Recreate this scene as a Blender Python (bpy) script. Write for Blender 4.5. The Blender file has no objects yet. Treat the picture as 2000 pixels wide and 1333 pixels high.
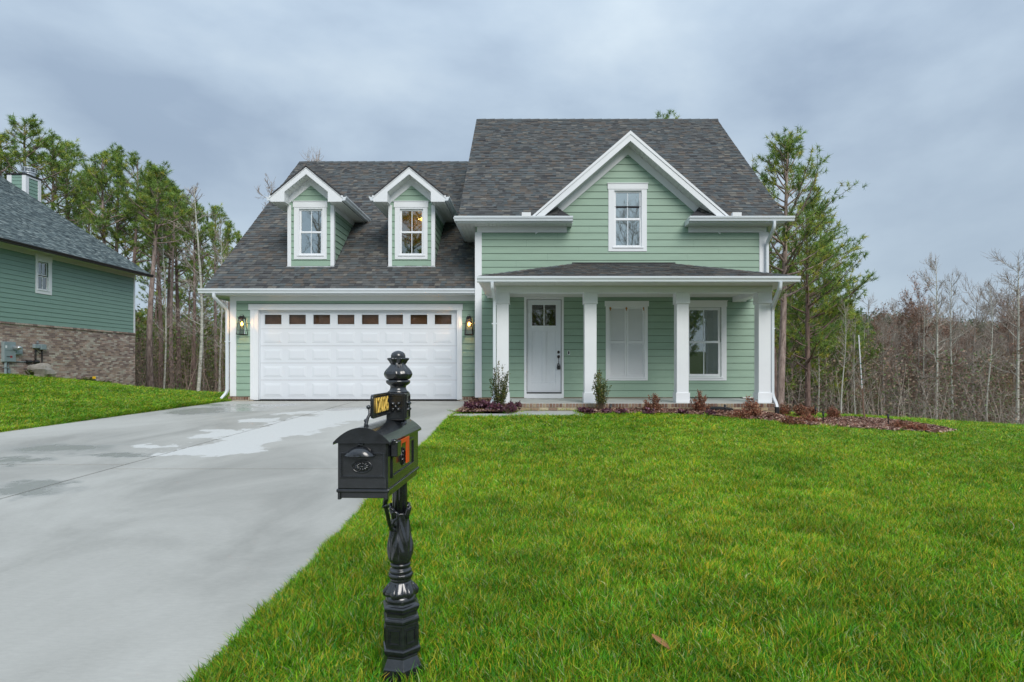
import bpy, math, random
import numpy as np
from mathutils import Vector, Matrix
from mathutils.geometry import tessellate_polygon

scene = bpy.context.scene
R = math.radians
rng = np.random.default_rng(7)
random.seed(11)

# ------------------------------------------------------------------ camera
# x0,y0: principal point in the 2000x1333 photograph, F: focal length in its pixels
F, X0, Y0, CZ = 1200.0, 1030.0, 718.0, 0.92
cam = bpy.data.cameras.new('camera')
cam.sensor_width = 36.0
cam.lens = 36.0 * F / 2000.0
cam.shift_x = -(X0 - 1000.0) / 2000.0
cam.shift_y = (Y0 - 666.5) / 2000.0
cam.clip_start = 0.05
cam.clip_end = 3000
camo = bpy.data.objects.new('camera', cam)
scene.collection.objects.link(camo)
camo.location = (0, 0, CZ)
camo.rotation_euler = (R(90), 0, 0)
scene.camera = camo

# ------------------------------------------------------------------ world, sun, exposure
SUN_EL, SUN_AZ = 38.0, 158.0      # azimuth measured clockwise from +Y: behind the camera, a little to the left
world = bpy.data.worlds.new('World')
scene.world = world
world.use_nodes = True
wn, wl = world.node_tree.nodes, world.node_tree.links
wn.clear()
def wnode(t, **k):
    n = wn.new(t)
    for a, b in k.items():
        setattr(n, a, b)
    return n
out = wnode('ShaderNodeOutputWorld')
bg_sky = wnode('ShaderNodeBackground'); bg_cloud = wnode('ShaderNodeBackground')
sky = wnode('ShaderNodeTexSky', sky_type='NISHITA', sun_disc=False)
sky.sun_elevation = R(SUN_EL); sky.sun_rotation = R(SUN_AZ)
wl.new(sky.outputs[0], bg_sky.inputs['Color']); bg_sky.inputs['Strength'].default_value = 0.06
tc = wnode('ShaderNodeTexCoord')
mp = wnode('ShaderNodeMapping'); mp.inputs['Scale'].default_value = (1.0, 1.0, 1.9); mp.inputs['Location'].default_value = (2.3, .4, .9)
wl.new(tc.outputs['Generated'], mp.inputs['Vector'])
n1 = wnode('ShaderNodeTexNoise'); n1.inputs['Scale'].default_value = 2.3; n1.inputs['Detail'].default_value = 8; n1.inputs['Roughness'].default_value = 0.5; n1.inputs['Distortion'].default_value = 0.15
wl.new(mp.outputs[0], n1.inputs['Vector'])
cr = wnode('ShaderNodeValToRGB')
e = cr.color_ramp.elements
e[0].position = 0.35; e[0].color = (0.198, 0.252, 0.325, 1)
e[1].position = 0.66; e[1].color = (0.350, 0.410, 0.462, 1)
m_ = cr.color_ramp.elements.new(0.5); m_.color = (0.268, 0.330, 0.400, 1)
wl.new(n1.outputs['Fac'], cr.inputs[0])
sep = wnode('ShaderNodeSeparateXYZ'); wl.new(tc.outputs['Generated'], sep.inputs[0])
# pale band of thinner cloud near the horizon
band = wnode('ShaderNodeMapRange'); band.inputs['From Min'].default_value = 0.02; band.inputs['From Max'].default_value = 0.30
band.inputs['To Min'].default_value = 0.55; band.inputs['To Max'].default_value = 0.0
wl.new(sep.outputs['Z'], band.inputs['Value'])
# a little thicker and greyer towards the upper right, thinner to the left
mixb = wnode('ShaderNodeMix', data_type='RGBA'); mixb.inputs['B'].default_value = (0.42, 0.505, 0.575, 1)
wl.new(band.outputs[0], mixb.inputs['Factor']); wl.new(cr.outputs[0], mixb.inputs['A'])
# overcast luminance: brighter towards the zenith
zen = wnode('ShaderNodeMapRange'); zen.inputs['From Min'].default_value = 0.10; zen.inputs['From Max'].default_value = 1.0
zen.inputs['To Min'].default_value = 1.0; zen.inputs['To Max'].default_value = 1.9
wl.new(sep.outputs['Z'], zen.inputs['Value'])
wl.new(mixb.outputs['Result'], bg_cloud.inputs['Color']); wl.new(zen.outputs[0], bg_cloud.inputs['Strength'])
mixs = wnode('ShaderNodeMixShader'); mixs.inputs[0].default_value = 0.93
wl.new(bg_sky.outputs[0], mixs.inputs[1]); wl.new(bg_cloud.outputs[0], mixs.inputs[2])
wl.new(mixs.outputs[0], out.inputs['Surface'])

sd = bpy.data.lights.new('sun', 'SUN')
sd.energy = 1.5; sd.angle = R(30); sd.color = (1.0, 0.955, 0.90)
so = bpy.data.objects.new('sun', sd); scene.collection.objects.link(so)
el, az = R(SUN_EL), R(SUN_AZ)
sdir = Vector((math.sin(az) * math.cos(el), math.cos(az) * math.cos(el), math.sin(el)))
so.rotation_euler = sdir.to_track_quat('Z', 'Y').to_euler()

scene.view_settings.view_transform = 'Standard'
scene.view_settings.look = 'None'
scene.view_settings.gamma = 1.0
scene.view_settings.exposure = 0.60
scene.view_settings.use_curve_mapping = False
scene.cycles.max_bounces = 6
scene.cycles.diffuse_bounces = 4
scene.cycles.transparent_max_bounces = 12
scene.cycles.use_denoising = True

# ------------------------------------------------------------------ helpers
def XZ(px, py, d):
    return (px - X0) / F * d, CZ - (py - Y0) / F * d
def PX(px, d): return (px - X0) / F * d
def PZ(py, d): return CZ - (py - Y0) / F * d
def PT(px, py, d):
    x, z = XZ(px, py, d)
    return (x, d, z)

WORLD = {}
def link(name, data, parent=None, loc=None, rot=None, mat=None, **props):
    o = bpy.data.objects.new(name, data)
    scene.collection.objects.link(o)
    M = Matrix.Identity(4)
    if loc is not None or rot is not None:
        M = Matrix.Translation(loc or (0, 0, 0)) @ (rot.to_4x4() if rot is not None else Matrix.Identity(4))
        o.matrix_basis = M
    if parent is not None:
        o.parent = parent
        o.matrix_parent_inverse = WORLD[parent.name].inverted()
    WORLD[o.name] = M
    if mat is not None and data is not None:
        if not len(data.materials):
            data.materials.append(mat)
    for k, v in props.items():
        o[k] = v
    return o
def thing(name, loc, label, category, group=None):
    o = link(name, None, loc=loc, label=label, category=category)
    if group: o['group'] = group
    o.empty_display_size = 0.2
    return o

class MB:
    """collects faces and links them as one mesh object"""
    def __init__(s):
        s.v = []; s.f = []; s.c = []; s.col = (1, 1, 1)
    def add(s, verts, faces):
        n = len(s.v)
        s.v.extend([tuple(q) for q in verts])
        for f in faces:
            s.f.append(tuple(i + n for i in f)); s.c.append(s.col)
        return s
    def hexa(s, q):
        """q: 8 points, bottom ring 0-3 then top ring 4-7"""
        return s.add(q, [(3, 2, 1, 0), (4, 5, 6, 7), (0, 1, 5, 4), (1, 2, 6, 5), (2, 3, 7, 6), (3, 0, 4, 7)])
    def box(s, x0, x1, y0, y1, z0, z1):
        return s.hexa([(x0, y0, z0), (x1, y0, z0), (x1, y1, z0), (x0, y1, z0), (x0, y0, z1), (x1, y0, z1), (x1, y1, z1), (x0, y1, z1)])
    def fbox(s, fr, a0, a1, h0, h1, n0, n1):
        return s.hexa([fr(a0, h0, n1), fr(a1, h0, n1), fr(a1, h0, n0), fr(a0, h0, n0), fr(a0, h1, n1), fr(a1, h1, n1), fr(a1, h1, n0), fr(a0, h1, n0)])
    def bevbox(s, fr, a0, a1, h0, h1, n0, n1, b):
        """box with its front edges chamfered: reads as a raised panel"""
        q = [fr(a0, h0, n0), fr(a1, h0, n0), fr(a1, h1, n0), fr(a0, h1, n0),
             fr(a0 + b, h0 + b, n1), fr(a1 - b, h0 + b, n1), fr(a1 - b, h1 - b, n1), fr(a0 + b, h1 - b, n1)]
        return s.add(q, [(4, 5, 6, 7), (0, 1, 5, 4), (1, 2, 6, 5), (2, 3, 7, 6), (3, 0, 4, 7)])
    def prism(s, pts, off):
        """extrude a planar polygon (any shape) by vector off"""
        n = len(pts); P = [Vector(p) for p in pts]; off = Vector(off)
        tri = tessellate_polygon([P])
        base = [tuple(p) for p in P] + [tuple(p + off) for p in P]
        fc = [tuple(t) for t in tri] + [tuple(i + n for i in reversed(t)) for t in tri]
        fc += [(i, (i + 1) % n, (i + 1) % n + n, i + n) for i in range(n)]
        return s.add(base, fc)
    def tube(s, pts, rad, n=8, cap=True, aspect=None, up=None):
        P = [Vector(p) for p in pts]
        if not hasattr(rad, '__len__'): rad = [rad] * len(P)
        rings = []
        prev = None
        for i, p in enumerate(P):
            t = (P[min(i + 1, len(P) - 1)] - P[max(i - 1, 0)]).normalized()
            if up is not None:
                u = Vector(up) - t * t.dot(Vector(up)); u.normalize()
            elif prev is None:
                u = t.orthogonal().normalized()
            else:
                u = (prev - t * t.dot(prev)).normalized()
            prev = u; w = t.cross(u)
            ring = []
            for k in range(n):
                a = 2 * math.pi * (k + .5) / n
                ca, sa = math.cos(a), math.sin(a)
                if aspect:
                    ex = 0.35
                    ca = math.copysign(abs(ca) ** ex, ca) * aspect[0]; sa = math.copysign(abs(sa) ** ex, sa) * aspect[1]
                ring.append(p + (u * ca + w * sa) * rad[i])
            rings.append(ring)
        vs = [q for r in rings for q in r]
        fs = []
        for i in range(len(P) - 1):
            for k in range(n):
                a, b = i * n + k, i * n + (k + 1) % n
                fs.append((a, b, b + n, a + n))
        if cap:
            fs.append(tuple(reversed(range(n)))); fs.append(tuple(range((len(P) - 1) * n, len(P) * n)))
        return s.add(vs, fs)
    def lathe(s, prof, n=24, c=(0, 0, 0), fn=None, rot=0.0, lean=(0, 0), cap=True):
        """prof: [(z, r)], fn(theta, z, r) -> r; lean: x, y shift per metre of height"""
        vs = []; fs = []
        for z, r in prof:
            for k in range(n):
                a = 2 * math.pi * k / n + rot
                rr = fn(a, z, r) if fn else r
                vs.append((c[0] + lean[0] * z + rr * math.cos(a), c[1] + lean[1] * z + rr * math.sin(a), c[2] + z))
        for i in range(len(prof) - 1):
            for k in range(n):
                a, b = i * n + k, i * n + (k + 1) % n
                fs.append((a, b, b + n, a + n))
        if cap:
            fs.append(tuple(reversed(range(n)))); fs.append(tuple(range((len(prof) - 1) * n, len(prof) * n)))
        return s.add(vs, fs)
    def mesh(s, name, smooth=False, mat=None):
        me = bpy.data.meshes.new(name)
        me.from_pydata(s.v, [], s.f)
        ca = me.color_attributes.new('Col', 'FLOAT_COLOR', 'CORNER')
        tot = []
        for f, c in zip(s.f, s.c):
            tot.extend((c[0], c[1], c[2], 1.0) * len(f))
        ca.data.foreach_set('color', tot)
        if smooth:
            me.polygons.foreach_set('use_smooth', [True] * len(me.polygons))
        if mat is not None: me.materials.append(mat)
        me.update()
        return me
    def build(s, name, mat, parent=None, smooth=False, bevel=0, **props):
        me = s.mesh(name, smooth, mat)
        o = link(name, me, parent, **props)
        if bevel:
            b = o.modifiers.new('bevel', 'BEVEL'); b.width = bevel; b.segments = 2; b.limit_method = 'ANGLE'; b.angle_limit = R(40)
        return o

class Fr:
    """a plane: a runs along it, h up it, n out of it"""
    def __init__(s, O, Rv, Uv, Nv):
        s.O, s.R, s.U, s.N = Vector(O), Vector(Rv).normalized(), Vector(Uv).normalized(), Vector(Nv).normalized()
    def __call__(s, a, h, n=0.0):
        return tuple(s.O + s.R * a + s.U * h + s.N * n)
def front(d): return Fr((0, d, 0), (1, 0, 0), (0, 0, 1), (0, -1, 0))
def rect(d, x0, y0, x1, y1):
    return PX(x0, d), PX(x1, d), PZ(y1, d), PZ(y0, d)

def fast_mesh(name, V, Fc, col=None, mat=None, smooth=False, percorner=None):
    """V (n,3), Fc (m,k) numpy; col per face (m,3)"""
    V = np.asarray(V, np.float32); Fc = np.asarray(Fc, np.int32)
    me = bpy.data.meshes.new(name)
    m, k = Fc.shape
    me.vertices.add(len(V)); me.vertices.foreach_set('co', V.ravel())
    me.loops.add(m * k); me.loops.foreach_set('vertex_index', Fc.ravel())
    me.polygons.add(m)
    me.polygons.foreach_set('loop_start', np.arange(0, m * k, k, dtype=np.int32))
    me.polygons.foreach_set('loop_total', np.full(m, k, np.int32))
    if smooth: me.polygons.foreach_set('use_smooth', np.ones(m, bool))
    if col is not None:
        ca = me.color_attributes.new('Col', 'FLOAT_COLOR', 'CORNER')
        c = np.ones((m, k, 4), np.float32); c[:, :, :3] = np.asarray(col, np.float32)[:, None, :]
        ca.data.foreach_set('color', c.ravel())
    if mat is not None: me.materials.append(mat)
    me.update(calc_edges=True)
    return me

# ------------------------------------------------------------------ materials
def mat_new(name):
    m = bpy.data.materials.new(name); m.use_nodes = True
    nt = m.node_tree
    b = nt.nodes['Principled BSDF']
    return m, nt, b
def nd(nt, t, **k):
    n = nt.nodes.new(t)
    for a, v in k.items():
        if a in n.inputs: n.inputs[a].default_value = v
        else: setattr(n, a, v)
    return n
def noise(nt, scale, detail=4, rough=.5, coord='Object', stretch=(1, 1, 1), dist=0.0):
    t = nd(nt, 'ShaderNodeTexCoord'); mpn = nd(nt, 'ShaderNodeMapping'); mpn.inputs['Scale'].default_value = stretch
    if coord == 'World':
        g = nd(nt, 'ShaderNodeNewGeometry'); nt.links.new(g.outputs['Position'], mpn.inputs[0])
    else:
        nt.links.new(t.outputs[coord], mpn.inputs[0])
    n = nd(nt, 'ShaderNodeTexNoise', Scale=scale, Detail=detail, Roughness=rough, Distortion=dist)
    nt.links.new(mpn.outputs[0], n.inputs['Vector'])
    return n
def ramp(nt, src, stops):
    r = nd(nt, 'ShaderNodeValToRGB'); el_ = r.color_ramp.elements
    el_[0].position, el_[0].color = stops[0][0], (*stops[0][1], 1)
    el_[1].position, el_[1].color = stops[-1][0], (*stops[-1][1], 1)
    for p, c in stops[1:-1]:
        q = el_.new(p); q.color = (*c, 1)
    nt.links.new(src, r.inputs[0])
    return r
def mul(nt, a, bb, fac=1.0, mode='MULTIPLY'):
    m = nd(nt, 'ShaderNodeMix', data_type='RGBA', blend_type=mode); m.inputs['Factor'].default_value = fac
    nt.links.new(a, m.inputs['A']); nt.links.new(bb, m.inputs['B'])
    return m.outputs['Result']
def bump(nt, b, src, strength=.3, dist=.01):
    bu = nd(nt, 'ShaderNodeBump', Strength=strength, Distance=dist)
    nt.links.new(src, bu.inputs['Height']); nt.links.new(bu.outputs[0], b.inputs['Normal'])
    return bu
def paint(name, col, rough=.45, var=.06, scale=3.0, stretch=(1, 1, 1), bumpy=.0, bscale=60, spec=.4, metal=0.0, vcol=False):
    m, nt, b = mat_new(name)
    n = noise(nt, scale, 5, .6, 'World', stretch)
    lo = tuple(c * (1 - var) for c in (1, 1, 1)); hi = tuple(c * (1 + var) for c in (1, 1, 1))
    r = ramp(nt, n.outputs['Fac'], [(.3, lo), (.7, hi)])
    base = nd(nt, 'ShaderNodeRGB'); base.outputs[0].default_value = (*col, 1)
    src = base.outputs[0]
    if vcol:
        at = nd(nt, 'ShaderNodeAttribute', attribute_name='Col')
        src = mul(nt, src, at.outputs['Color'])
    nt.links.new(mul(nt, src, r.outputs[0]), b.inputs['Base Color'])
    b.inputs['Roughness'].default_value = rough
    b.inputs['Specular IOR Level'].default_value = spec
    b.inputs['Metallic'].default_value = metal
    if bumpy:
        n2 = noise(nt, bscale, 3, .6, 'World', stretch)
        bump(nt, b, n2.outputs['Fac'], bumpy, .004)
    return m

M = {}
M['white'] = paint('white_trim_paint', (.79, .81, .83), .42, .03, 2.0)
M['cream'] = paint('white_vinyl_soffit', (.66, .67, .64), .5, .03, 2.0)
M['door'] = paint('white_door_paint', (.72, .75, .79), .33, .02, 1.5, bumpy=.06, bscale=40)
M['gutter'] = paint('white_aluminium', (.70, .745, .78), .28, .03, 1.2, spec=.5)
M['siding'] = paint('sage_green_siding', (.278, .402, .308), .5, .055, 1.6, (1, 1, 6), .22, 26)
M['siding2'] = paint('grey_green_siding', (.215, .345, .285), .5, .06, 1.5, (1, 1, 6), .2, 26)
M['lap_shadow_sheath'] = paint('lap_shadow_sheathing', (.05, .07, .055), .8, .05)  # backing painted near black: stands in for shadow under each siding lap
M['shingle'] = paint('asphalt_shingle', (1, 1, 1), .85, .16, 38, (1, 1, 1), .7, 160, .25, vcol=True)
M['brick'] = paint('clay_brick', (1, 1, 1), .85, .2, 30, (1, 1, 1), .6, 90, .2, vcol=True)
M['mortar'] = paint('mortar', (.50, .45, .36), .9, .12, 20, bumpy=.5, bscale=120)
M['mortar2'] = paint('grey_mortar', (.50, .46, .42), .9, .12, 20, bumpy=.5, bscale=120)
M['dark'] = paint('dark_metal', (.022, .022, .024), .4, .1, 8)
M['blackgutter'] = paint('black_gutter', (.025, .022, .022), .35, .05, 3)
M['bronze'] = paint('dark_bronze', (.05, .042, .04), .35, .1, 20, metal=.7)
M['steel'] = paint('galvanised_steel', (.55, .58, .6), .3, .08, 8, metal=.8)
M['utility'] = paint('grey_utility_paint', (.27, .34, .36), .42, .06, 6)
M['plastic_black'] = paint('black_plastic', (.018, .018, .02), .45, .1, 20)
M['red_tag'] = paint('red_sticker', (.62, .03, .05), .5, .02)
M['flag'] = paint('orange_red_flag', (.78, .085, .012), .38, .04, 8)
M['gold'] = paint('gold_numerals', (.95, .62, .13), .4, .1, 30, metal=.1)
M['tape'] = paint('brown_latch', (.45, .22, .06), .6, .1)
M['room'] = paint('interior_wall', (.20, .195, .18), .8, .1, 1)
M['room_warm'] = paint('interior_wall_warm', (.42, .26, .12), .8, .2, 2)
M['curtain'] = paint('sheer_curtain', (.55, .60, .60), .9, .12, 4, (6, 1, .6))
M['stone'] = paint('boulder', (.30, .28, .25), .85, .3, 3, bumpy=.8, bscale=8)

# soffit board with fine beads
def soffit_mat():
    m, nt, b = mat_new('beaded_soffit')
    g = nd(nt, 'ShaderNodeNewGeometry'); s_ = nd(nt, 'ShaderNodeSeparateXYZ'); nt.links.new(g.outputs['Position'], s_.inputs[0])
    ad = nd(nt, 'ShaderNodeMath', operation='FRACT'); mm = nd(nt, 'ShaderNodeMath', operation='MULTIPLY')
    mm.inputs[1].default_value = 1 / .1; nt.links.new(s_.outputs['X'], mm.inputs[0]); nt.links.new(mm.outputs[0], ad.inputs[0])
    r = ramp(nt, ad.outputs[0], [(0.0, (.25, .25, .25)), (.10, (1, 1, 1)), (1.0, (1, 1, 1))])
    base = nd(nt, 'ShaderNodeRGB'); base.outputs[0].default_value = (.70, .71, .69, 1)
    nt.links.new(base.outputs[0], b.inputs['Base Color'])
    b.inputs['Roughness'].default_value = .5
    bump(nt, b, r.outputs[0], .9, .02)
    return m
M['soffit'] = soffit_mat()

def glass_mat(name, tint, refl):
    m, nt, b = mat_new(name)
    nt.nodes.remove(b)
    tr = nd(nt, 'ShaderNodeBsdfTransparent'); tr.inputs[0].default_value = (*tint, 1)
    gl = nd(nt, 'ShaderNodeBsdfGlossy', Roughness=.015); gl.inputs[0].default_value = (.92, .97, .95, 1)
    fr = nd(nt, 'ShaderNodeFresnel', IOR=1.55)
    ma = nd(nt, 'ShaderNodeMath', operation='MULTIPLY_ADD'); ma.inputs[1].default_value = 1.0; ma.inputs[2].default_value = refl
    nt.links.new(fr.outputs[0], ma.inputs[0])
    mx = nd(nt, 'ShaderNodeMixShader'); nt.links.new(ma.outputs[0], mx.inputs[0])
    nt.links.new(tr.outputs[0], mx.inputs[1]); nt.links.new(gl.outputs[0], mx.inputs[2])
    bu = nd(nt, 'ShaderNodeBump', Strength=.02, Distance=.02); n = noise(nt, 1.7, 2, .5, 'World')
    nt.links.new(n.outputs['Fac'], bu.inputs['Height']); nt.links.new(bu.outputs[0], gl.inputs['Normal'])
    nt.links.new(mx.outputs[0], nt.nodes['Material Output'].inputs[0])
    return m
M['glass'] = glass_mat('window_glass', (.62, .68, .66), .20)
M['glass_light'] = glass_mat('coated_window_glass', (.50, .60, .57), .50)
M['glass_brown'] = glass_mat('tinted_garage_glass', (.85, .76, .68), -.02)
M['glass_dark'] = glass_mat('front_door_glass', (.8, .76, .7), .06)
M['glass_clear'] = glass_mat('lantern_glass', (.95, .93, .9), .02)

def emit(name, col, st):
    m, nt, b = mat_new(name)
    b.inputs['Emission Color'].default_value = (*col, 1); b.inputs['Emission Strength'].default_value = st
    b.inputs['Base Color'].default_value = (*col, 1)
    return m
M['bulb'] = emit('lit_bulb', (1.0, .50, .08), 9)

# black cast metal: glossy enamel over a rough casting
def cast():
    m, nt, b = mat_new('black_cast_enamel')
    n = noise(nt, 30, 5, .6, 'World')
    r = ramp(nt, n.outputs['Fac'], [(.3, (.009, .010, .012)), (.75, (.026, .029, .034))])
    nt.links.new(r.outputs[0], b.inputs['Base Color'])
    b.inputs['Roughness'].default_value = .22; b.inputs['Specular IOR Level'].default_value = .8; b.inputs['Coat Weight'].default_value = .3; b.inputs['Coat Roughness'].default_value = .08
    n2 = noise(nt, 110, 4, .6, 'World'); bump(nt, b, n2.outputs['Fac'], .12, .002)
    return m
M['cast'] = cast()

# foliage materials use the per-face colour
def leafy(name, rough=.6, trans=.25, var=.25, scale=1.2):
    m, nt, b = mat_new(name)
    at = nd(nt, 'ShaderNodeAttribute', attribute_name='Col')
    n = noise(nt, scale, 3, .6, 'World')
    r = ramp(nt, n.outputs['Fac'], [(.3, (1 - var,) * 3), (.7, (1 + var,) * 3)])
    c = mul(nt, at.outputs['Color'], r.outputs[0])
    nt.links.new(c, b.inputs['Base Color'])
    b.inputs['Roughness'].default_value = rough; b.inputs['Specular IOR Level'].default_value = .25
    if trans:
        tl = nd(nt, 'ShaderNodeBsdfTranslucent'); nt.links.new(c, tl.inputs[0])
        mx = nd(nt, 'ShaderNodeMixShader'); mx.inputs[0].default_value = trans
        nt.links.new(b.outputs[0], mx.inputs[1]); nt.links.new(tl.outputs[0], mx.inputs[2])
        nt.links.new(mx.outputs[0], nt.nodes['Material Output'].inputs[0])
    return m
M['needles'] = leafy('pine_needles')
M['leaf'] = leafy('shrub_leaves', .5, .2, .2, 6)
M['twig'] = leafy('bare_twigs', .8, 0, .2, 2)
M['mulch_chip'] = leafy('bark_chips', .8, 0, .25, 8)
def bark(name, c0, c1, zs=.6, spots=False):
    m, nt, b = mat_new(name)
    n = noise(nt, 9, 6, .7, 'Object', (1.0, 1.0, .25) if not spots else (1, 1, 2.2))
    r = ramp(nt, n.outputs['Fac'], [(.35, c0), (.62, c1)])
    nt.links.new(r.outputs[0], b.inputs['Base Color'])
    b.inputs['Roughness'].default_value = .9; b.inputs['Specular IOR Level'].default_value = .15
    bump(nt, b, n.outputs['Fac'], .8, .03)
    return m
M['pinebark'] = bark('pine_bark', (.16, .115, .10), (.42, .33, .29))
M['pinebark_dark'] = bark('dark_pine_bark', (.11, .075, .065), (.28, .20, .17))
M['paleb'] = bark('pale_bark', (.30, .30, .25), (.68, .68, .60), spots=True)
M['greyb'] = bark('grey_bark', (.21, .185, .16), (.44, .395, .345), spots=True)

# ------------------------------------------------------------------ the ground
def zdrive(y): return -0.45 + 0.0353 * (min(y, 16.0) - 2.7)
def drive_hit(px, py):
    k = (py - Y0) / F
    d = (1.37 + 0.0953) / (k + 0.0353)
    return PX(px, d), d

DRIVE_L = [(-12.2, -6.0), (-10.6, 1.0), (-9.0, 10.5), (-8.06, 16.45)]
DRIVE_R = [(-1.30, -6.0), (-1.36, 2.67), (-1.49, 14.73), (-1.42, 16.35)]
def edge_x(E, y):
    ys = [p[1] for p in E]; xs = [p[0] for p in E]
    return float(np.interp(y, ys, xs))

ctrl = []
for y in (-6, -2, 2.7, 5, 8, 11, 14, 16):
    for x in (-1.5, -5, -8.5 if y > 12 else -9.3):
        ctrl.append((x, y, zdrive(y)))
ctrl += [(-10, 17.0, .06), (-9.4, 10.5, -.15), (-11, 12, .02), (-13, 14, .22), (-16, 17, .5), (-19.3, 22.5, .64), (-19.2, 26.2, .29), (-19.1, 30.1, -.33), (-16, 22, .32),
         (-13, 24, -.12), (-10, 21, -.05), (-16, 30, -.45), (-11, 30, -.5), (-16, 40, -.95), (-24, 42, -.7), (-9, 45, -1.3), (-30, 22, 1.5), (-32, 38, .3), (-14, 5, -.2), (-22, 8, .1), (-30, 0, .2),
         (0, 2.7, -.45), (2.1, 2.6, -.45), (0, 6, -.33), (3, 6, -.335), (6, 7, -.33), (1, 10, -.17), (1, 12.6, -.08), (-1, 12.6, -.09), (2, 12.6, -.085), (3, 12.6, -.09), (4, 12.5, -.125), (4.9, 12.3, -.20), (.5, 13.8, -.05), (2, 13.8, -.05), (3.5, 13.8, -.07), (5.5, 13.8, -.165), (-1.2, 13.8, -.06),
         (6, 14, -.36), (7.6, 11, -.285), (4.9, 10, -.235), (10.5, 13, -.36), (10, 9, -.33), (8, 5, -.42), (14, 9, -.5), (12.5, 24, -1.08), (19.4, 24, -1.5), (8.4, 16, -.42), (9.2, 15.5, -.42), (8, 14, -.36), (10.5, 19, -.66), (15, 17, -.95), (25, 16, -1.7),
         (2, 20, -.4), (2, 28, -.9), (-4, 28, -.7), (15, 30, -1.65), (12, 34, -1.6), (26, 40, -3.0), (36, 30, -3.0), (20, 60, -4.5), (45, 60, -6), (0, 60, -3), (-30, 60, -2), (-10, -4, -.6), (0, -6, -.65), (10, -6, -.7),
         (30, 0, -1.2), (30, -10, -1.4), (-30, -10, -.4), (0, -20, -.6), (30, 90, -8), (90, 90, -10), (-60, 90, -3), (-90, 20, 3), (90, 10, -7), (-60, -60, 0), (60, -60, -1), (0, -90, 0)]
ctrl = np.array(ctrl, float)
def tps_fit(P, lam=.02):
    n = len(P); D = np.hypot(P[:, None, 0] - P[None, :, 0], P[:, None, 1] - P[None, :, 1])
    K = np.where(D > 0, D * D * np.log(D + 1e-9), 0) + lam * np.eye(n)
    Q = np.c_[np.ones(n), P[:, :2]]
    A = np.block([[K, Q], [Q.T, np.zeros((3, 3))]])
    return np.linalg.solve(A, np.r_[P[:, 2], 0, 0, 0])
TW = tps_fit(ctrl)
def ter(x, y):
    x = np.atleast_1d(np.asarray(x, float)); y = np.atleast_1d(np.asarray(y, float))
    xc = np.clip(x, -95, 95); yc = np.clip(y, -95, 95)
    o = np.empty(x.shape)
    fx, fy, fo = xc.ravel(), yc.ravel(), o.ravel()
    for i in range(0, len(fx), 20000):
        a, b = fx[i:i + 20000], fy[i:i + 20000]
        D = np.hypot(a[:, None] - ctrl[None, :, 0], b[:, None] - ctrl[None, :, 1])
        K = np.where(D > 0, D * D * np.log(D + 1e-9), 0)
        fo[i:i + 20000] = K @ TW[:len(ctrl)] + TW[-3] + TW[-2] * a + TW[-1] * b
    return fo.reshape(x.shape)
def tz(x, y): return float(ter([x], [y])[0])
def ground_hit(px, py, d0=1.5, d1=40):
    ds = np.linspace(d0, d1, 500)
    zz = PZ(py, ds); gz = ter(PX(px, ds), ds)
    i = int(np.argmax(zz <= gz)) if (zz <= gz).any() else len(ds) - 1
    d = ds[i]
    return PX(px, d), d

def poly_mask(poly, x, y):
    x = np.asarray(x); y = np.asarray(y)
    ins = np.zeros(x.shape, bool); n = len(poly)
    for i in range(n):
        x1, y1 = poly[i]; x2, y2 = poly[(i + 1) % n]
        c = ((y1 > y) != (y2 > y))
        xi = (x2 - x1) * (y - y1) / ((y2 - y1) if y2 != y1 else 1e-9) + x1
        ins ^= c & (x < xi)
    return ins

DRIVE = DRIVE_L + DRIVE_R[::-1]
HOUSE_FOOT = [(-8.05, 16.5), (-1.5, 16.3), (-1.4, 16.0), (-.78, 16.0), (-.78, 13.8), (5.56, 13.8), (5.56, 16), (6.32, 16), (6.32, 27), (-8.05, 27)]
LANDING = [(-.2, 13.79), (-.22, 13.3), (-.34, 13.1), (-.6, 12.97), (-1.515, 12.93), (-1.51, 12.45), (1.0, 12.48), (1.16, 12.55), (1.2, 12.75), (1.15, 13.2), (1.1, 13.79)]
BED_L = [(-1.46, 16.2), (-1.50, 12.95), (-.6, 12.99), (-.36, 13.12), (-.24, 13.3), (-.22, 13.79), (-.8, 13.79), (-.8, 16.05), (-1.36, 16.05)]
def hitlist(L): return [ground_hit(*p) for p in L]
bf = hitlist([(1200, 812.5), (1300, 813), (1400, 818), (1500, 827), (1600, 836), (1700, 843), (1790, 849), (1845, 851), (1866, 847)])
bk = hitlist([(1848, 841), (1825, 836), (1774, 829), (1730, 823)]) + [(8.5, 16.1)]
BED_R = [(1.22, 12.75), (1.3, 12.62)] + bf + bk + [(6.9, 15.2), (6.5, 16.8), (6.34, 16.8), (6.34, 16.05), (5.58, 16.0), (5.58, 13.79), (1.12, 13.79)]

def axis(lo, hi, step, far, n):
    a = list(np.arange(lo, hi + 1e-6, step))
    g = np.geomspace(step * 2, far, n)
    return np.array(sorted([lo - q for q in g] + a + [hi + q for q in g]))
gx = axis(-26, 22, .22, 500, 26); gy = axis(-2, 36, .22, 500, 26)
GX, GY = np.meshgrid(gx, gy)
GZ = ter(GX, GY)
GZ += .012 * np.sin(GX * 1.7 + 1.3 * np.sin(GY * .9)) * np.cos(GY * 1.3 + GX * .4) + .02 * np.sin(GX * .45) * np.sin(GY * .5 + 1)
far_ = np.clip((np.hypot(GX, GY - 20) - 90) / 160, 0, 1)
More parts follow.
